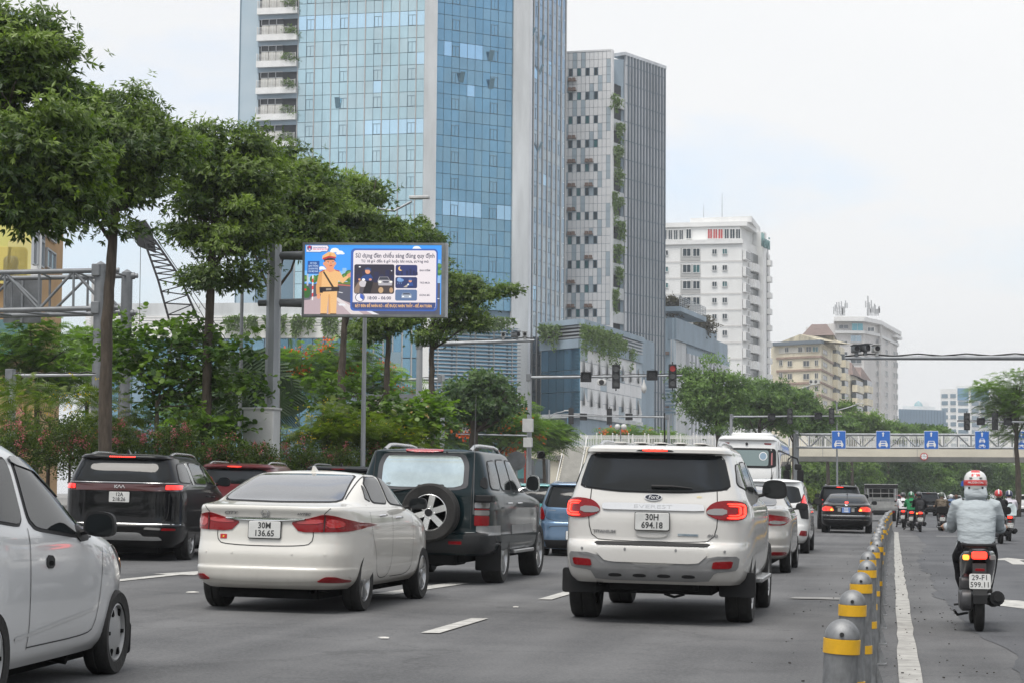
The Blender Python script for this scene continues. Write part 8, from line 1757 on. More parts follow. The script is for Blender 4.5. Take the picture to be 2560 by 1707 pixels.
# ------------------------------------------------------------------ steel truss gantry, crane, advert board
def truss_gantry():
 base = gx(252, 58); t = thing('truss_gantry', 'heavy grey steel truss gantry entering from the left edge', 'gantry', base); G = M_POLED
 P = lambda x, y, d: at(x, y, d)-base
 for px, d, yt, ft in ((252, 58, 662, 0), (318, 60.6, 682, 0)):
  a = P(px, yt, d); b = MB(); b.cyl((a.x, a.y, 0), a, .20, .17, 14); b.cyl(a, a+Vector((0, 0, .1)), .17, .01, 14); b.build('column', G, t, 40)
 ch = [((-160, 685, 58), (298, 676, 58)), ((-160, 780, 58), (296, 770, 58)), ((-160, 700, 60.6), (345, 690, 60.6)), ((-160, 793, 60.6), (343, 783, 60.6))]
 C = [(P(*a), P(*e)) for a, e in ch]
 for a, e in C: b = MB(); b.cyl(a, e, .075, n=10); b.cyl(e-(e-a).normalized()*.25, e-(e-a).normalized()*.1, .11, n=12); b.build('chord', G, t, 40)
 n = 5
 for i in range(n):
  f0, f1 = i/n*.94, (i+1)/n*.94
  for (k0, k1) in ((0, 1), (2, 3)):
   a0, a1 = C[k0][0].lerp(C[k0][1], f0), C[k0][0].lerp(C[k0][1], f1); b0, b1 = C[k1][0].lerp(C[k1][1], f0), C[k1][0].lerp(C[k1][1], f1)
   b = MB(); b.cyl(a1, b1, .04, n=8); b.build('strut', G, t, 40); b = MB(); b.cyl(a0, b1, .045, n=8) if i % 2 == 0 else b.cyl(b0, a1, .045, n=8); b.build('diagonal', G, t, 40)
  b = MB(); b.cyl(C[0][0].lerp(C[0][1], f1), C[2][0].lerp(C[2][1], f1), .035, n=8); b.cyl(C[1][0].lerp(C[1][1], f0), C[3][0].lerp(C[3][1], f1), .035, n=8); b.build('cross_brace', G, t, 40)
 a, e = P(12, 690, 61), P(102, 808, 61); b = MB(); b.box((a+e)/2, ((e-a).length*.62, .06, abs(e.z-a.z)), YAW); b.build('sign_back', M_POLED, t); b = MB(); b.box((a+e)/2+Vector((0, -.05, 0)), (.06, .06, abs(e.z-a.z)), YAW); b.build('sign_rib', M_POLE, t)
 for k in range(2): p = C[k][1]; b = MB(); b.rbox(p.lerp(C[k][0], .12), (.25, .5, .35), .05, YAW); b.build('clamp', M_POLED, t)
truss_gantry()
def crane():
 d = 150; base = gx(520, d); t = thing('crane_boom', 'dark lattice crane boom rising over the left podium', 'crane', base); G = mat('crane_dark', (.022, .022, .024), .7, spec=.2); P = lambda x, y, dd=0: at(x, y, d+dd)-base
 A = [P(356, 590, -.35), P(386, 600, -.35), P(356, 590, .35), P(386, 600, .35)]; B = [P(395, 700, -1), P(448, 690, -1), P(395, 700, 1), P(448, 690, 1)]; C = [P(452, 905, -1), P(522, 860, -1), P(452, 905, 1), P(522, 860, 1)]; D = [c + (c-b_)*1.1 for c, b_ in zip(C, B)]
 for k in range(4): b = MB(); b.tube([A[k], B[k], C[k], D[k]], .085, 6); b.build('chord', G, t, 60)
 segs = [(A, B, 7), (B, C, 7), (C, D, 6)]
 for S, E, n in segs:
  for i in range(n):
   s = [S[k].lerp(E[k], i/n) for k in range(4)]; e = [S[k].lerp(E[k], (i+1)/n) for k in range(4)]; b = MB()
   for (p, q) in ((0, 1), (2, 3), (0, 2), (1, 3)): b.cyl(s[p], e[q], .05, n=5); b.cyl(s[p], s[q], .045, n=5)
   b.build('lacing', G, t)
 b = MB(); tip = P(357, 577); b.prism([(-.3, -1.2), (1.0, -1.7), (.65, .1), (.2, .75), (-.45, .6), (-.6, 0)], -.4, .4, Matrix.Translation(tip) @ Matrix.Rotation(YAW, 4, 'Z') @ Matrix.Rotation(pi/2, 4, 'X')); b.build('boom_head', G, t); b = MB(); b.cyl(P(352, 580), P(348, 860), .025, n=5); b.build('hoist_rope', G, t); b = MB(); b.tube([P(380, 590), P(449, 690), P(560, 880)], .03, 5); b.tube([P(385, 588), P(455, 690), P(580, 870)], .03, 5); b.build('pendant_ropes', G, t)
crane()
def advert():
 d = 76; base = gx(1000, d); t = thing('advert_board', 'low framed property advert behind the shrubs left of the signal post', 'billboard', base); k = d/FPX; C = at(1000, 1052, d)-base; w, h = 178*k, 134*k
 M = Matrix.Translation(C) @ Matrix.Rotation(YAW-.12, 4, 'Z'); b = MB(); b.box((0, 0, 0), (w, .3, h)); o = b.build('frame', M_POLED, t); o.matrix_local = M; b = MB(); b.box((-.1, -.155, -.08), (w-.35, .02, h-.3)); o = b.build('poster', mat('poster_cream', (.50, .47, .40), .6, var=.15, vscale=2), t); o.matrix_local = M
 def sh(P, c, y): b = MB(); b.add([(p[0], y, p[1]) for p in P], [tuple(range(len(P)))]); q = b.build('poster_print', mat('poster_%d%d%d' % tuple(int(x*99) for x in c), c, .6), o); 
 sh([(.35, .3)] + [(.75+.7*cos(a), .25+.65*sin(a)) for a in np.linspace(2.6, .15, 10)] + [(1.2, .1)], (.50, .36, .12), -.168); sh([(.55, -.8), (.85, -.8), (.85, .35), (.7, .5), (.55, .4)], (.06, .065, .09), -.172); sh([(-1.2, -.85), (1.15, -.85), (1.15, -.5), (.3, -.45), (-.3, -.55), (-1.2, -.6)], (.09, .09, .09), -.174); sh([(.98+.14*cos(a), .45+.14*sin(a)) for a in np.linspace(0, 2*pi, 14, endpoint=False)], (.55, .52, .45), -.176)
 for kx in range(4): sh([(.1+.1*kx, -.6), (.15+.1*kx, -.6), (.15+.1*kx, .25), (.1+.1*kx, .25)], (.20, .20, .22), -.171)
 for s in (-1, 1): b = MB(); p = M @ Vector((s*w*.35, .1, -h/2)); b.cyl((p.x, p.y, 0), p, .08, n=8); b.build('leg', M_POLED, t)
advert()

# ------------------------------------------------------------------ footbridge, lane-sign gantry
def footbridge():
 Y = 196.0; t = thing('footbridge', 'pale concrete footbridge with white railings across the road', 'footbridge', (0, Y, 0)); M_BR = mat('cream_concrete', (.62, .58, .48), .8, var=.15, vscale=.6, stretch=(.4, 1, 1)); M_BR2 = mat('grey_soffit', (.40, .39, .36), .85, var=.2, vscale=1); M_RL = mat('white_railing', (.68, .68, .67), .5)
 # the deck runs square across the road
 def X(px): r = ray(px, 1130); return r.x/r.y*Y
 def Z(px, py): r = ray(px, py); return CAM_H + r.z/r.y*Y
 x0, x1 = X(1372), X(2720); zb, zm, zt = Z(2300, 1153), Z(2300, 1141), Z(2300, 1119)
 b = MB(); b.bb(x0, x1, 0, 3.4, zm, zt); b.build('deck', M_BR, t); b = MB(); b.prism([(.25, zb), (3.1, zb), (3.35, zm), (.02, zm)], x0+.1, x1, Matrix(((0, 0, 1, 0), (1, 0, 0, 0), (0, 1, 0, 0), (0, 0, 0, 1)))); b.build('box_girder', M_BR2, t)
 x = x0
 while x < x1 - 6: x += 9.0; b = MB(); b.bb(x-.03, x+.03, -.012, .0, zm, zt); b.build('deck_joint', M_BR2, t)
 n = int((x1-x0)/1.6)
 post = MB().cyl((0, 0, 0), (0, 0, 1.28), .05, n=8); post.lathe([(.001, 1.27), (.08, 1.33), (.001, 1.42)], 8); post = post.mesh('railing_post', M_RL); inf = MB()
 for k in range(9): inf.bb(.1+k*.168, .135+k*.168, -.012, .012, .1, .95)
 for z in (.08, .95, 1.12): inf.bb(0, 1.6, -.025, .025, z, z+.05)
 inf = inf.mesh('railing_panel', M_RL)
 for yy in (.12, 3.28):
  for k in range(n):
   o = link('railing_post', post, t); o.location = (x0+k*1.6, yy, zt); o = link('railing_panel', inf, t); o.location = (x0+k*1.6, yy, zt)
 for px in (1376, 2700):
  x = X(px); b = MB(); b.rbox((x+.4, 1.7, zb/2), (1.1, 2.2, zb), .2); b.build('pier', M_BR, t)
 b = MB(); b.bb(x0-3.2, x0, 0.0, 3.4, zm-.3, zt-.05); b.build('landing', M_BR, t)
 # stairs turning down towards the camera side
 sx = X(1415); N = 26
 for k in range(N): b = MB(); b.bb(sx, sx+2.1, -.1-.30*(k+1), -.1-.30*k, zt-.15-(zt/N)*(k+1), zt-.02-(zt/N)*k); b.build('stair_step', M_BR2, t)
 for s in (0, 2.15): b = MB(); b.prism([(-.1, zt), (-.1-.3*N, .2), (-.1-.3*N, -.1), (-.1, zt-.9)], sx+s-.06, sx+s+.06, Matrix(((0, 0, 1, 0), (1, 0, 0, 0), (0, 1, 0, 0), (0, 0, 0, 1)))); b.build('stair_string', M_BR, t); b = MB(); b.tube([(sx+s, -.1, zt+1.1), (sx+s, -.1-.3*N, 1.2)], .04, 6); b.build('handrail', M_RL, t)
 # height limit sign
 p = Vector((X(2310), -.1, Z(2310, 1140))); sg = thing('height_sign', 'round red-rimmed height limit sign on the footbridge girder', 'sign', (p.x, Y-.14, p.z)); R_ = .36
 for r, m, y in ((R_, mat('sign_red', (.50, .03, .03), .4), 0), (R_*.78, K_WTXT, -.012)): b = MB(); b.cyl((0, y, 0), (0, y-.02, 0), r, n=28); b.build('sign_disc', m, sg)
 text('sign_text', '4.75m', .22, place((0, -.036, 0), (0, -1, 0)), K_PTXT, sg, depth=.002)
 for s in (-1, 1): b = MB(); b.add([(-.07, -.035, s*.26), (.07, -.035, s*.26), (0, -.035, s*.14)], [(0, 1, 2)]); b.build('sign_mark', K_PTXT, sg)
footbridge()
_b = gnd(1400, 222); _t = thing('shop_block', 'dark low building behind the footbridge stairs', 'building', _b); _f = Facade(1180, 222, 1560, 218, _b); body('wall', [gnd(1180, 222.3), gnd(1560, 218.3), gnd(1560, 240), gnd(1180, 240)], 0, zat(1400, 1132, 222), mat('dark_render', (.10, .11, .12), .8, var=.3, vscale=.5, world=True), _t, _b)
for k in range(8):
 for z in (.6, 3.2): o = MB(); _f.box(o, 1+k*2.05, 2.3+k*2.05, z, z+1.9, 0, .08); o.build('window', GWb if (k+int(z)) % 3 else G3, _t)
def lane_signs():
 Y = 168.0; M_BL = mat('sign_blue', (.015, .13, .50), .35); 
 def X(px): r = ray(px, 1100); return r.x/r.y*Y
 def Z(px, py): r = ray(px, py); return CAM_H + r.z/r.y*Y
 t = thing('sign_gantry', 'grey lattice gantry carrying the blue lane signs', 'gantry', (0, Y, 0)); x0, x1 = X(1990), X(2740); zt, zb = Z(2300, 1085), Z(2300, 1118)
 for x in (x0, x1): b = MB(); b.cyl((x, .5, 0), (x, .5, zt+.35), .26, .22, 14); b.build('column', M_POLE, t, 40)
 for y in (0, 1.0):
  for z in (zb, zt): b = MB(); b.cyl((x0, y, z), (x1, y, z), .085, n=8); b.build('chord', M_POLE, t, 40)
 n = 22
 for i in range(n):
  xa, xb = x0+(x1-x0)*i/n, x0+(x1-x0)*(i+1)/n
  for y in (0, 1.0): b = MB(); b.cyl((xa, y, zb if i % 2 else zt), (xb, y, zt if i % 2 else zb), .05, n=6); b.build('diagonal', M_POLE, t, 40); b = MB(); b.cyl((xa, y, zb), (xa, y, zt), .045, n=6); b.build('strut', M_POLE, t, 40)
  b = MB(); b.cyl((xa, 0, zt), (xb, 1, zt), .04, n=6); b.build('cross_brace', M_POLE, t, 40)
 W_ = K_WTXT; cz = Z(2300, 1099)
 def pic(o, P, y=-.05, m=W_): b = MB(); b.prism(P, 0, .012, Matrix(((1, 0, 0, 0), (0, 0, -1, y), (0, 1, 0, 0), (0, 0, 0, 1)))); b.build('sign_symbol', m, o)
 car = [(-.30, -.16), (-.30, -.02), (-.24, .05), (-.19, .19), (.19, .19), (.24, .05), (.30, -.02), (.30, -.16)]
 for k, (px, bike, lab) in enumerate(((2097, 0, 'first blue car-lane sign from the left'), (2208, 0, 'second blue car-lane sign from the left'), (2328, 0, 'third blue car-lane sign, left of the height limit'), (2455, 1, 'blue lane sign with both car and motorbike'), (2553, 1, 'blue lane sign cut by the right picture edge'))):
  s = thing('lane_sign', lab, 'sign', (X(px), Y-.16, cz), 0, 'blue lane signs'); b = MB(); b.rbox((0, 0, 0), (1.16, .06, 1.5), .06, ax='y'); b.build('panel', K_WTXT, s); b = MB(); b.rbox((0, -.02, 0), (1.11, .06, 1.45), .05, ax='y'); b.build('face', M_BL, s)
  c = .0 if not bike else .0; dy = -.30 if not bike else -.02; sc = 1.25 if not bike else .8
  pic(s, [(-.05, .28), (.05, .28), (.05, .50), (.12, .50), (0, .66), (-.12, .50), (-.05, .50)]); pic(s, [(x*sc, z*sc+dy) for x, z in car]); 
  pic(s, [(x*sc, z*sc+dy) for x, z in ((-.17, .06), (.17, .06), (.14, .15), (-.14, .15))], -.056, M_BL); pic(s, [(x*sc, z*sc+dy) for x, z in ((-.14, -.10), (.14, -.10), (.14, -.03), (-.14, -.03))], -.056, M_BL)
  for q in (-1, 1): pic(s, [(q*x*sc, z*sc+dy) for x, z in (((.17, -.24), (.27, -.24), (.27, -.16), (.17, -.16))[::q])])
  if bike:
   for q in (-1, 1): pic(s, [(q*.17+.10*cos(a), -.52+.10*sin(a)) for a in np.linspace(0, 2*pi, 14, endpoint=False)]); pic(s, [(q*.17+.055*cos(a), -.52+.055*sin(a)) for a in np.linspace(0, 2*pi, 12, endpoint=False)], -.056, M_BL)
   pic(s, [(-.18, -.46), (.05, -.5), (.17, -.40), (.10, -.34), (-.1, -.38), (-.22, -.36)])
lane_signs()
# ------------------------------------------------------------------ scooters and riders
def fabric(name, col, var=.15, fold=.5, fs=7): return mat(name, col, .85, 0, var=var, vscale=6, bump=fold, bscale=fs, stretch=(1, 1, 2.2), spec=.2, bdist=.05)
M_SKIN = mat('skin', (.42, .24, .16), .55, var=.1, vscale=8); M_DENIM = fabric('black_trousers', (.012, .012, .014)); M_SHOE = mat('shoe', (.05, .045, .04), .7)
def scooter_meshes():
 ty = MB().lathe([(.19, -.035), (.25, -.045), (.275, -.035), (.285, 0), (.275, .035), (.25, .045), (.19, .035)], 28, Matrix.Rotation(pi/2, 4, 'Y'), True).mesh('tyre', K_RUB, 60)
 ri = MB(); ri.lathe([(.19, -.03), (.17, -.02), (.17, .02), (.19, .03)], 20, Matrix.Rotation(pi/2, 4, 'Y'), True); ri.cyl((-.05, 0, 0), (.05, 0, 0), .035, n=10)
 for k in range(5): ri.box((0, cos(k*1.257)*.1, sin(k*1.257)*.1), (.03, .16, .035), M=Matrix.Rotation(k*1.257, 3, 'X'))
 return ty, ri.mesh('rim', K_DALU)
SCM = scooter_meshes()
def loft(rings, n=16, p=2.6):
 """rings (y, z, rx, rz_up, rz_dn) -> closed shell along y"""
 b = MB(); vs = []
 for (y, z, rx, up, dn) in rings:
  for k in range(n):
   a = 2*pi*k/n; ca, sa = cos(a), sin(a); vs.append((rx*math.copysign(abs(ca)**(2/p), ca), y, z + (up if sa > 0 else dn)*math.copysign(abs(sa)**(2/p), sa)))
 m = len(rings); fs = [(i*n+k, (i+1)*n+k, (i+1)*n+(k+1) % n, i*n+(k+1) % n) for i in range(m-1) for k in range(n)] + [tuple(range(n)), tuple(range(m*n-1, (m-1)*n-1, -1))]
 return b.add(vs, fs)
def scooter(label, loc, col, plate, rz=0.0, lit=True, lean=0.0, lamp=None, ind=False):
 t = thing('motor_scooter', label, 'motorbike', loc, rz, 'motorbikes on the right'); t.rotation_euler = (0, lean, rz)
 for nm, y in (('rear_wheel', 0), ('front_wheel', 1.27)): o = link(nm, SCM[0], t); o.location = (0, y, .283); link('rim', SCM[1], o)
 P = mat('scooter_paint_%02d%02d%02d' % tuple(int(c*99) for c in col), col, .3, 0, coat=1.0)
 loft([(-.20, .76, .02, .02, .02), (-.17, .75, .10, .05, .06), (-.05, .735, .155, .06, .12), (.15, .70, .175, .07, .20), (.40, .62, .17, .10, .28), (.55, .52, .13, .16, .22)]).build('tail_body', P, t, 40)
 loft([(-.12, .80, .09, .02, .03), (.0, .805, .125, .035, .04), (.30, .79, .14, .04, .05), (.62, .75, .12, .04, .05), (.72, .72, .05, .02, .03)]).build('seat', K_PLAST, t, 60)
 b = MB(); b.rbox((0, .80, .30), (.30, .52, .10), .06); b.build('floorboard', P, t, 40)
 loft([(1.02, .62, .20, .30, .34), (1.10, .66, .19, .30, .36), (1.20, .70, .12, .20, .30), (1.25, .70, .04, .08, .1)]).build('leg_shield', P, t, 40)
 loft([(.98, .98, .13, .04, .05), (1.05, 1.0, .15, .06, .08), (1.16, .97, .08, .05, .07)]).build('handlebar_cowl', P, t, 40)
 b = MB(); b.tube([(-.34, .92, .97), (-.2, 1.0, 1.0), (0, 1.04, 1.0), (.2, 1.0, 1.0), (.34, .92, .97)], .014, 8); b.build('handlebar', K_PLAST, t)
 for s in (-1, 1):
  b = MB(); b.cyl((s*.24, .975, .99), (s*.35, .915, .97), .02, n=10); b.build('grip', K_RUB, t); b = MB(); b.tube([(s*.22, 1.0, .99), (s*.34, 1.0, .955)], .007, 5); b.build('brake_lever', K_ALU, t)
  b = MB(); b.tube([(s*.20, 1.0, 1.0), (s*.27, .98, 1.10), (s*.30, .97, 1.13)], .006, 5); b.rbox((s*.31, .965, 1.16), (.12, .02, .08), .03, ax='y'); b.build('mirror', K_PLAST, t)
 b = MB(); b.tube([(-.13, .22, .80), (-.15, -.05, .84), (-.11, -.20, .83), (0, -.235, .83), (.11, -.20, .83), (.15, -.05, .84), (.13, .22, .80)], .018, 8); b.build('grab_rail', K_PLAST, t, 60)
 b = MB(); b.rbox((0, -.185, .735), (.145, .07, .072), .02, ax='y'); b.build('tail_light', K_LED if lit and not lamp else (lamp or K_RED), t)
 for s in (-1, 1): b = MB(); b.rbox((s*.125, -.165, .715), (.06, .06, .05), .015, ax='y'); b.build('indicator', K_ORANGEL if ind and s < 0 else K_CLEAR, t)
 b = MB(); b.prism([(-.05, .66), (-.20, .66), (-.31, .36), (-.31, .28), (-.27, .28), (-.14, .58)], -.065, .065, Matrix(((0, 0, 1, 0), (1, 0, 0, 0), (0, 1, 0, 0), (0, 0, 0, 1)))); b.build('mudguard', K_PLAST, t); b = MB(); b.rbox((0, -.275, .60), (.09, .02, .025), .008, ax='y'); b.build('reflector', K_RED, t)
 M = place((0, -.285, .49), (0, -1, .12)); b = MB(); b.rbox((0, 0, 0), (.20, .145, .008), .015); me = b.mesh('plate', K_PLATE); me.transform(M); po = link('number_plate', me, t)
 for k, s in enumerate(plate): text('plate_text', s, .072, M @ Matrix.Translation((0, .035-.068*k, .0055)), K_PTXT, po, depth=.0006, sx=.95, bold=.0006)
 b = MB(); b.tube([(.08, .45, .26), (.13, .3, .25)], .02, 8); b.cyl((.15, .32, .28), (.165, -.18, .33), .062, .07, 14); b.cyl((.165, -.18, .33), (.166, -.21, .332), .035, n=10); b.build('muffler', K_PLAST, t, 40)
 b = MB(); b.rbox((-.12, .08, .30), (.13, .5, .20), .07, ax='x'); b.rbox((-.12, .15, .45), (.11, .3, .14), .04, ax='x'); b.build('engine', mat('engine_grey', (.10, .10, .105), .5, .6, var=.3, vscale=8), t, 40)
 b = MB(); b.tube([(-.10, .2, .62), (-.11, .02, .32)], .032, 8); b.build('shock_absorber', mat('red_spring', (.12, .02, .02), .5), t)
 b = MB(); b.tube([(.14, .42, .24), (.22, .46, .23)], .012, 6); b.tube([(-.14, .42, .24), (-.22, .46, .23)], .012, 6); b.build('footpeg', K_PLAST, t); b = MB(); b.tube([(-.10, .30, .16), (-.20, .12, .15), (-.235, -.02, .20)], .013, 6); b.build('side_stand', K_PLAST, t)
 b = MB(); b.tube([(.05, 1.12, .62), (.05, 1.27, .283)], .022, 8); b.tube([(-.05, 1.12, .62), (-.05, 1.27, .283)], .022, 8); b.build('fork', K_PLAST, t); loft([(1.02, .52, .05, .02, .02), (1.2, .585, .06, .02, .02), (1.42, .50, .05, .02, .02)]).build('front_mudguard', P, t, 40)
 return t
def person(label, loc, rz, top, bottom, helmet, size=1.0, feet='board', voxel=.02, fg=False, helm_extra=None, sleeve=True, lean=0.0, grp='people riding motorbikes', bag=None, strap=None, wide=1.0, hood=False):
 """rider seated on a scooter whose rear wheel stands at loc"""
 t = thing('person', label, 'person', loc, rz, grp); t.scale = (1, 1, .935); prim = []; mats = [top, bottom, M_SKIN, M_SHOE]; b = MB()
 def limb(pts, rs, mi, n=14): b.tube(pts, rs, n); [prim.append((Vector(pts[i]), Vector(pts[i+1]), (rs[i]+rs[i+1])/2, mi)) for i in range(len(pts)-1)]
 hx = lean; wd = wide
 tor = [(.40, .79, .165, .125), (.40, .85, .185, .135), (.405, .95, .182, .135), (.43, 1.07, .188, .138), (.455, 1.18, .198, .138), (.475, 1.27, .185, .125), (.49, 1.33, .14, .10), (.50, 1.37, .085, .08), (.51, 1.43, .06, .062)]
 n = 20; vs = []
 for (y, z, rx, ry) in tor:
  for k in range(n): a = 2*pi*k/n; ca, sa = cos(a), sin(a); vs.append((rx*wd*math.copysign(abs(ca)**.8, ca) + hx*(z-.8), y + ry*math.copysign(abs(sa)**.9, sa), z))
 m = len(tor); b.add(vs, [(i*n+k, i*n+(k+1) % n, (i+1)*n+(k+1) % n, (i+1)*n+k) for i in range(m-1) for k in range(n)] + [tuple(range(n-1, -1, -1)), tuple(range((m-1)*n, m*n))])
 for i in range(m-1): prim.append((Vector((hx*(tor[i][1]-.8), tor[i][0], tor[i][1])), Vector((hx*(tor[i+1][1]-.8), tor[i+1][0], tor[i+1][1])), tor[i][3], 1 if i < 1 else (2 if i == m-2 and not hood else 0)))
 for s in (-1, 1):
  sh = Vector((s*.175*wd + hx*.5, .48, 1.30)); el = Vector((s*.228*wd + hx*.3, .60, 1.05)); wr = Vector((s*.27, .86, 1.075)); k0 = 0 if sleeve else 2
  limb([sh-Vector((s*.05, 0, -.01)), sh, sh.lerp(el, .5)+Vector((s*.015, -.01, 0)), el], [.07, .075, .066, .056], 0, 12); limb([el, el.lerp(wr, .45)+Vector((s*.01, 0, -.01)), wr], [.055, .05, .037], k0, 12)
  g = Vector((s*.295, .945, 1.055)); limb([wr, wr.lerp(g, .55), g], [.032, .04, .034], 2 if not fg else 2, 10)
  for f in range(4):
   q = Vector((s*(.262+.022*f), .945-.012*f, 1.055)); limb([q, q+Vector((0, .035, .006)), q+Vector((0, .042, -.022)), q+Vector((0, .018, -.034))], [.011, .0105, .010, .008], 2, 6)
  limb([Vector((s*.255, .90, 1.055)), Vector((s*.248, .93, 1.035)), Vector((s*.262, .955, 1.025))], [.012, .011, .008], 2, 6)
  hp = Vector((s*.095, .40, .83))
  if feet == 'ground' and s < 0 or feet == 'both': kn = Vector((s*.20, .66, .56)); an = Vector((s*.27, .50, .13)); to = Vector((s*.30, .66, .05))
  elif feet == 'groundr' and s > 0: kn = Vector((s*.20, .66, .56)); an = Vector((s*.27, .50, .13)); to = Vector((s*.30, .66, .05))
  else: kn = Vector((s*.165, .80, .74)); an = Vector((s*.125, .72, .42)); to = Vector((s*.13, .86, .385))
  limb([hp, hp.lerp(kn, .5), kn], [.105, .088, .066], 1, 12); limb([kn, kn.lerp(an, .35)+Vector((0, -.02, 0)), an], [.064, .060, .043], 1, 12); limb([an+Vector((0, -.06, -.03)), an+Vector((0, .02, -.035)), to], [.04, .045, .032], 3, 8)
 hd = Vector((hx*.72, .545, 1.515)); 
 vs = []; R = 12; n2 = 16
 for i in range(R+1):
  ph = -pi/2 + pi*i/R
  for k in range(n2): a = 2*pi*k/n2; vs.append(hd + Vector((.075*cos(ph)*cos(a), .095*cos(ph)*sin(a), .115*sin(ph))))
 b.add(vs, [(i*n2+k, i*n2+(k+1) % n2, (i+1)*n2+(k+1) % n2, (i+1)*n2+k) for i in range(R) for k in range(n2)]); prim.append((hd, hd+Vector((0, 0, .05)), .1, 2))
 limb([hd+Vector((0, .085, -.01)), hd+Vector((0, .112, -.03))], [.012, .014], 2, 6)      # nose
 for s in (-1, 1): limb([hd+Vector((s*.07, 0, .01)), hd+Vector((s*.085, -.012, -.01)), hd+Vector((s*.076, -.005, -.035))], [.012, .016, .01], 2, 6)   # ears
 me = b.mesh('body', mats); o = bpy.data.objects.new('body', me); COL.objects.link(o); rm = o.modifiers.new('r', 'REMESH'); rm.mode = 'VOXEL'; rm.voxel_size = voxel; sm = o.modifiers.new('s', 'SMOOTH'); sm.iterations = 3 if not fg else 4; sm.factor = .5
 dg = bpy.context.evaluated_depsgraph_get(); nm = bpy.data.meshes.new_from_object(o.evaluated_get(dg)); o.modifiers.clear(); o.data = nm; nm.materials.clear(); [nm.materials.append(q) for q in mats]
 A = np.array([tuple(p[0]) for p in prim]); Bv = np.array([tuple(p[1]) for p in prim]); Rr = np.array([p[2] for p in prim]); Mi = np.array([p[3] for p in prim]); nf = len(nm.polygons); C = np.empty(nf*3); nm.polygons.foreach_get('center', C); C = C.reshape(-1, 3)
 best = np.full(nf, 1e9); bi = np.zeros(nf, int); AB = Bv-A; L2 = (AB**2).sum(1)+1e-9
 for k in range(len(prim)):
  tt = np.clip(((C-A[k])@AB[k])/L2[k], 0, 1); dd = np.linalg.norm(C-A[k]-tt[:, None]*AB[k], axis=1)/Rr[k]; u = dd < best; best[u] = dd[u]; bi[u] = Mi[k]
 nm.polygons.foreach_set('material_index', bi.astype(np.int32)); nm.shade_smooth(); o.parent = t
 for s in (-1, 1): e = MB().lathe([(.001, .012)] + [(.012*cos(a), .012*sin(a)) for a in np.linspace(1.2, -1.2, 5)], 8, Matrix.Translation(hd+Vector((s*.03, .088, .012)))).build('eye', K_PTXT, t)
 MB().rbox(hd+Vector((0, .095, -.055)), (.045, .012, .01), .004, ax='y').build('mouth', mat('lips', (.30, .10, .09), .5), t)
 # half-shell helmet
 hb = MB(); prof = [(.118, -.055), (.126, -.02), (.127, .03), (.118, .08), (.095, .118), (.06, .14), (.001, .15)]; hb.lathe(prof, 28, Matrix.Translation(hd+Vector((0, -.012, .01))) @ Matrix.Diagonal((.9, 1.03, .97, 1))); h = hb.build('helmet', helmet, t, 60)
 vz = MB(); vz.prism([(.11*cos(a), .06+.10*sin(a)) for a in np.linspace(.15, pi-.15, 12)], 0, .012, Matrix.Translation(hd+Vector((0, .03, .0)))); vz.build('visor_peak', helmet, h)
 for s in (-1, 1): MB().tube([hd+Vector((s*.115, .02, -.04)), hd+Vector((s*.085, .05, -.10)), hd+Vector((s*.02, .075, -.125))], .007, 5).build('chin_strap', K_PLAST, h)
 if helm_extra: helm_extra(t, h, hd)
 if bag:
  loft([(.215, 1.08, .11, .19, .16), (.25, 1.08, .145, .22, .19), (.32, 1.09, .15, .22, .2)], p=4).build('backpack', bag, t, 50); loft([(.20, 1.0, .08, .06, .07), (.225, 1.0, .1, .08, .08)], p=4).build('backpack_pocket', bag, t, 50)
 if strap: MB().tube([(-.15, .47, 1.37), (-.05, .32, 1.22), (.10, .30, 1.02), (.17, .36, .95)], .014, 6).build('bag_strap', strap, t)
 if hood:
  loft([(.41, 1.40, .10, .05, .05), (.44, 1.41, .115, .10, .07), (.50, 1.44, .112, .13, .08), (.56, 1.45, .10, .12, .08)], p=2.2).build('hood', top, t, 180)
 return t
def striped_helmet(t, h, hd):
 c = hd+Vector((0, -.012, .01)); RD = mat('helmet_red', (.55, .03, .03), .3, coat=1)
 MB().lathe([(.1283, -.02), (.1297, -.014), (.1297, .034), (.1283, .04)], 40, Matrix.Translation(c) @ Matrix.Diagonal((.9, 1.03, .97, 1))).build('helmet_band', RD, h, 60)
 me = text_mesh('PRUDENTIAL', .030, .0008).copy()
 for v in me.vertices: a = v.co.x/.125; v.co = Vector((c.x + .1185*sin(a), c.y - .1345*cos(a), c.z + .011 + v.co.y)) + Vector((sin(a), -cos(a), 0))*v.co.z
 me.materials.append(K_WTXT); link('helmet_text', me, h)
 b = MB(); P = []
 for i in range(6):
  ph = radians(24 + 44*i/5)
  for k in range(7): x = -.042+.084*k/6; r = .116*cos(ph); yv = -sqrt(max(r*r-x*x, 1e-6))*1.13; P.append((c.x+x, c.y+yv-.003, c.z+.02+.133*sin(ph)))
 b.add(P, [(i*7+k, i*7+k+1, (i+1)*7+k+1, (i+1)*7+k) for i in range(5) for k in range(6)]); b.build('helmet_patch', RD, h, 90)
 for s in (-1, 1): MB().rbox(c+Vector((s*.05, -.118, .062)), (.03, .02, .008), .003, ax='y').build('helmet_vent', K_PLAST, h); MB().rbox(c+Vector((s*.065, -.105, -.042)), (.018, .016, .018), .003, ax='y').build('helmet_clip', K_PLAST, h)
g = gpt(2448, 1577); HOODIE = fabric('grey_hoodie', (.40, .44, .46), .08, .6, 5)
scooter('dark scooter with lit tail light ridden by the person in the grey hoodie', (g.x, g.y, 0), (.012, .012, .014), ('29-F1', '599.11'), 0, True, 0, K_LED, True)
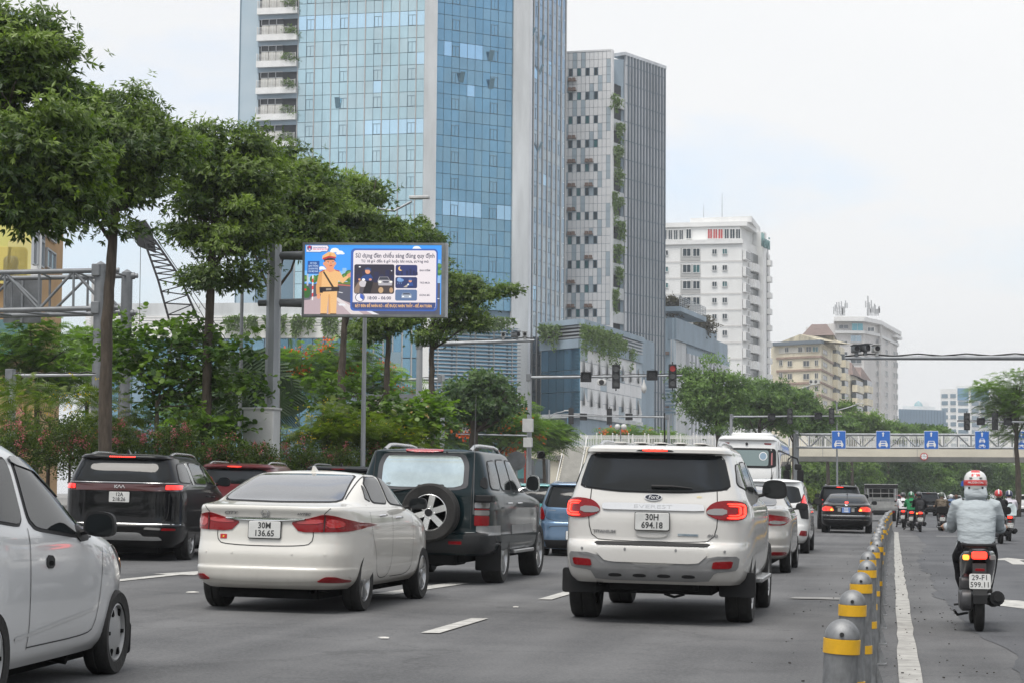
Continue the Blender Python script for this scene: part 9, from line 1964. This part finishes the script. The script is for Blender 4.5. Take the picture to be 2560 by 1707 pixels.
person('person in pale grey hoodie and red-striped white helmet on the nearest scooter', (g.x, g.y, 0), 0, HOODIE, M_DENIM, mat('helmet_white', (.62, .62, .60), .3, coat=1), voxel=.0105, fg=True, helm_extra=striped_helmet, hood=True, wide=1.0)
b = MB(); p = Vector((g.x-.125, g.y+.60, 1.40)); b.prism([(0, 0), (.03, .02), (.025, .07), (-.01, .045), (-.015, .01)], -.01, .01, Matrix.Translation(p) @ Matrix.Rotation(pi/2, 4, 'X')); tag(b.build('face_mask_strap', mat('mask_blue', (.04, .12, .45), .7)), 'small blue cloth peeking out left of the striped helmet', 'cloth')
def stripe(col):
 def f(t, h, hd): MB().tube([hd+Vector((0, -.155*cos(a), .155*sin(a)-.0)) for a in np.linspace(.1, 1.9, 9)], .022, 6).build('helmet_stripe', col, h)
 return f
W_ST = mat('stripe_white', (.6, .6, .6), .4); H = lambda n, c: mat('helmet_'+n, c, .3, coat=1)
for (px, py, lab, col, pl, tp, hm, ft, kw) in (
 (2258, 1319, ('black scooter under the rider in the white shirt', 'person in white T-shirt with black cross strap by the bollards'), (.02, .02, .02), ('29-X3', '124.50'), fabric('white_shirt', (.68, .68, .69), .05), H('black', (.03, .03, .032)), 'both', dict(sleeve=False, strap=K_PLAST)),
 (2279, 1326, ('scooter under the rider in the green jacket', 'person in green jacket and green striped helmet'), (.03, .03, .035), ('30-K8', '217.44'), fabric('green_jacket', (.03, .22, .09), .1), H('green', (.03, .17, .07)), 'both', dict(helm_extra=stripe(W_ST), strap=K_PLAST)),
 (2301, 1329, ('brown scooter under the rider with the backpack', 'person in black with a black backpack between the scooters'), (.09, .03, .03), ('29-B1', '804.16'), fabric('black_jacket', (.014, .014, .016), .1), H('matt_black', (.02, .02, .02)), 'ground', dict(bag=mat('backpack_black', (.02, .02, .022), .8, bump=.4, bscale=30), lean=-.05, helm_extra=lambda t, h, hd: MB().rbox(hd+Vector((-.125, -.02, .02)), (.03, .09, .07), .02, ax='x').build('helmet_badge', K_FLAGR, h))),
 (2356, 1327, ('black scooter with bright tail light under the striped-shirt rider', 'person in patterned brown shirt and olive helmet'), (.025, .02, .02), ('29-M1', '336.72'), fabric('striped_shirt', (.16, .13, .10), .75), H('olive', (.09, .11, .08)), 'board', dict(sleeve=False)),
 (2504, 1359, ('dark motorbike under the rider with the red and white helmet', 'person in black jacket and red-white helmet at the right'), (.03, .03, .03), ('29-P2', '551.09'), MATS['black_jacket'], H('red', (.35, .03, .04)), 'board', dict(lean=-.06, helm_extra=stripe(W_ST))),
 (2524, 1352, ('dark motorbike at the right under the rider in the pale shirt', 'person in pale lilac shirt and dark blue helmet at the right edge'), (.03, .03, .03), ('30-H4', '902.33'), fabric('lilac_shirt', (.55, .53, .58), .05), H('navy', (.02, .03, .07)), 'board', dict(lean=.04, helm_extra=stripe(W_ST))),
 (2379, 1303, ('distant scooter under the rider in the blue shirt', 'distant person in blue shirt and white helmet'), (.03, .03, .03), ('29-T1', '610.27'), fabric('blue_shirt', (.10, .15, .25), .1), H('cream', (.6, .6, .6)), 'board', {}),
 (2392, 1300, ('far scooter just left of the grey hoodie', 'far person with brown hair just left of the grey hoodie'), (.10, .02, .02), ('29-C1', '118.85'), MATS['black_jacket'], mat('brown_hair', (.10, .05, .03), .7, var=.3, vscale=20), 'board', {})):
 g = gpt(px, py); g.x += 0; scooter(lab[0], (g.x, g.y, 0), col, pl, 0, True, 0, None, px == 2301); person(lab[1], (g.x, g.y, 0), 0, tp, M_DENIM, hm, feet=ft, voxel=.02, **kw)
g = gpt(2504, 1359); b = MB(); b.add([(-.13, 0, 0), (.13, 0, 0), (.14, .03, .22), (.08, .06, .34), (-.08, .06, .34), (-.14, .03, .22)], [(0, 1, 2, 3, 4, 5)]); o = b.build('windscreen', mat('clear_screen', (.6, .68, .68), .08, .7)); o.location = (g.x+.30, g.y+.1, .82); tag(o, 'shiny curved windscreen panel behind the right-hand motorbike rider', 'windscreen')
# ------------------------------------------------------------------ unseen trees behind and beside the viewpoint, there only for reflections in paint and glass
rng = np.random.default_rng(77); B = [(x, -34 + (i % 3)*4, 4.6 + (i*7 % 4)*.5, 3.6, 3, 3.4) for i, x in enumerate(range(-46, 48, 6))] + [(19 + (i % 2)*2, y, 4.8 + (i*5 % 3)*.5, 3, 3.6, 3.2) for i, y in enumerate(range(-24, 130, 7))]
v, f, tt = gen_leaves('whorl', B, 9000, .55, rng, Wd=.45, clump=.8, shell=.3, per=5, nclump=500)
tag(link('unseen_tree_belt', npmesh('unseen_tree_belt', v, f, L_DARK, attr=tt)), 'belt of unseen trees behind and beside the viewpoint, there for reflections', 'trees', kind='stuff')
# ------------------------------------------------------------------ humid air
b = MB(); b.bb(-1510, 1510, -310, 1610, -1.3, 97); hz = b.build('haze', None)
m = bpy.data.materials.new('humid_air'); m.use_nodes = True; m.node_tree.nodes.clear(); pv = m.node_tree.nodes.new('ShaderNodeVolumePrincipled'); pv.inputs['Color'].default_value = (.93, .96, 1, 1); pv.inputs['Density'].default_value = .00036; pv.inputs['Anisotropy'].default_value = .2
mo = m.node_tree.nodes.new('ShaderNodeOutputMaterial'); m.node_tree.links.new(pv.outputs[0], mo.inputs['Volume']); hz.data.materials.clear(); hz.data.materials.append(m); tag(hz, 'faint humid haze over the whole street', 'haze', kind='stuff')
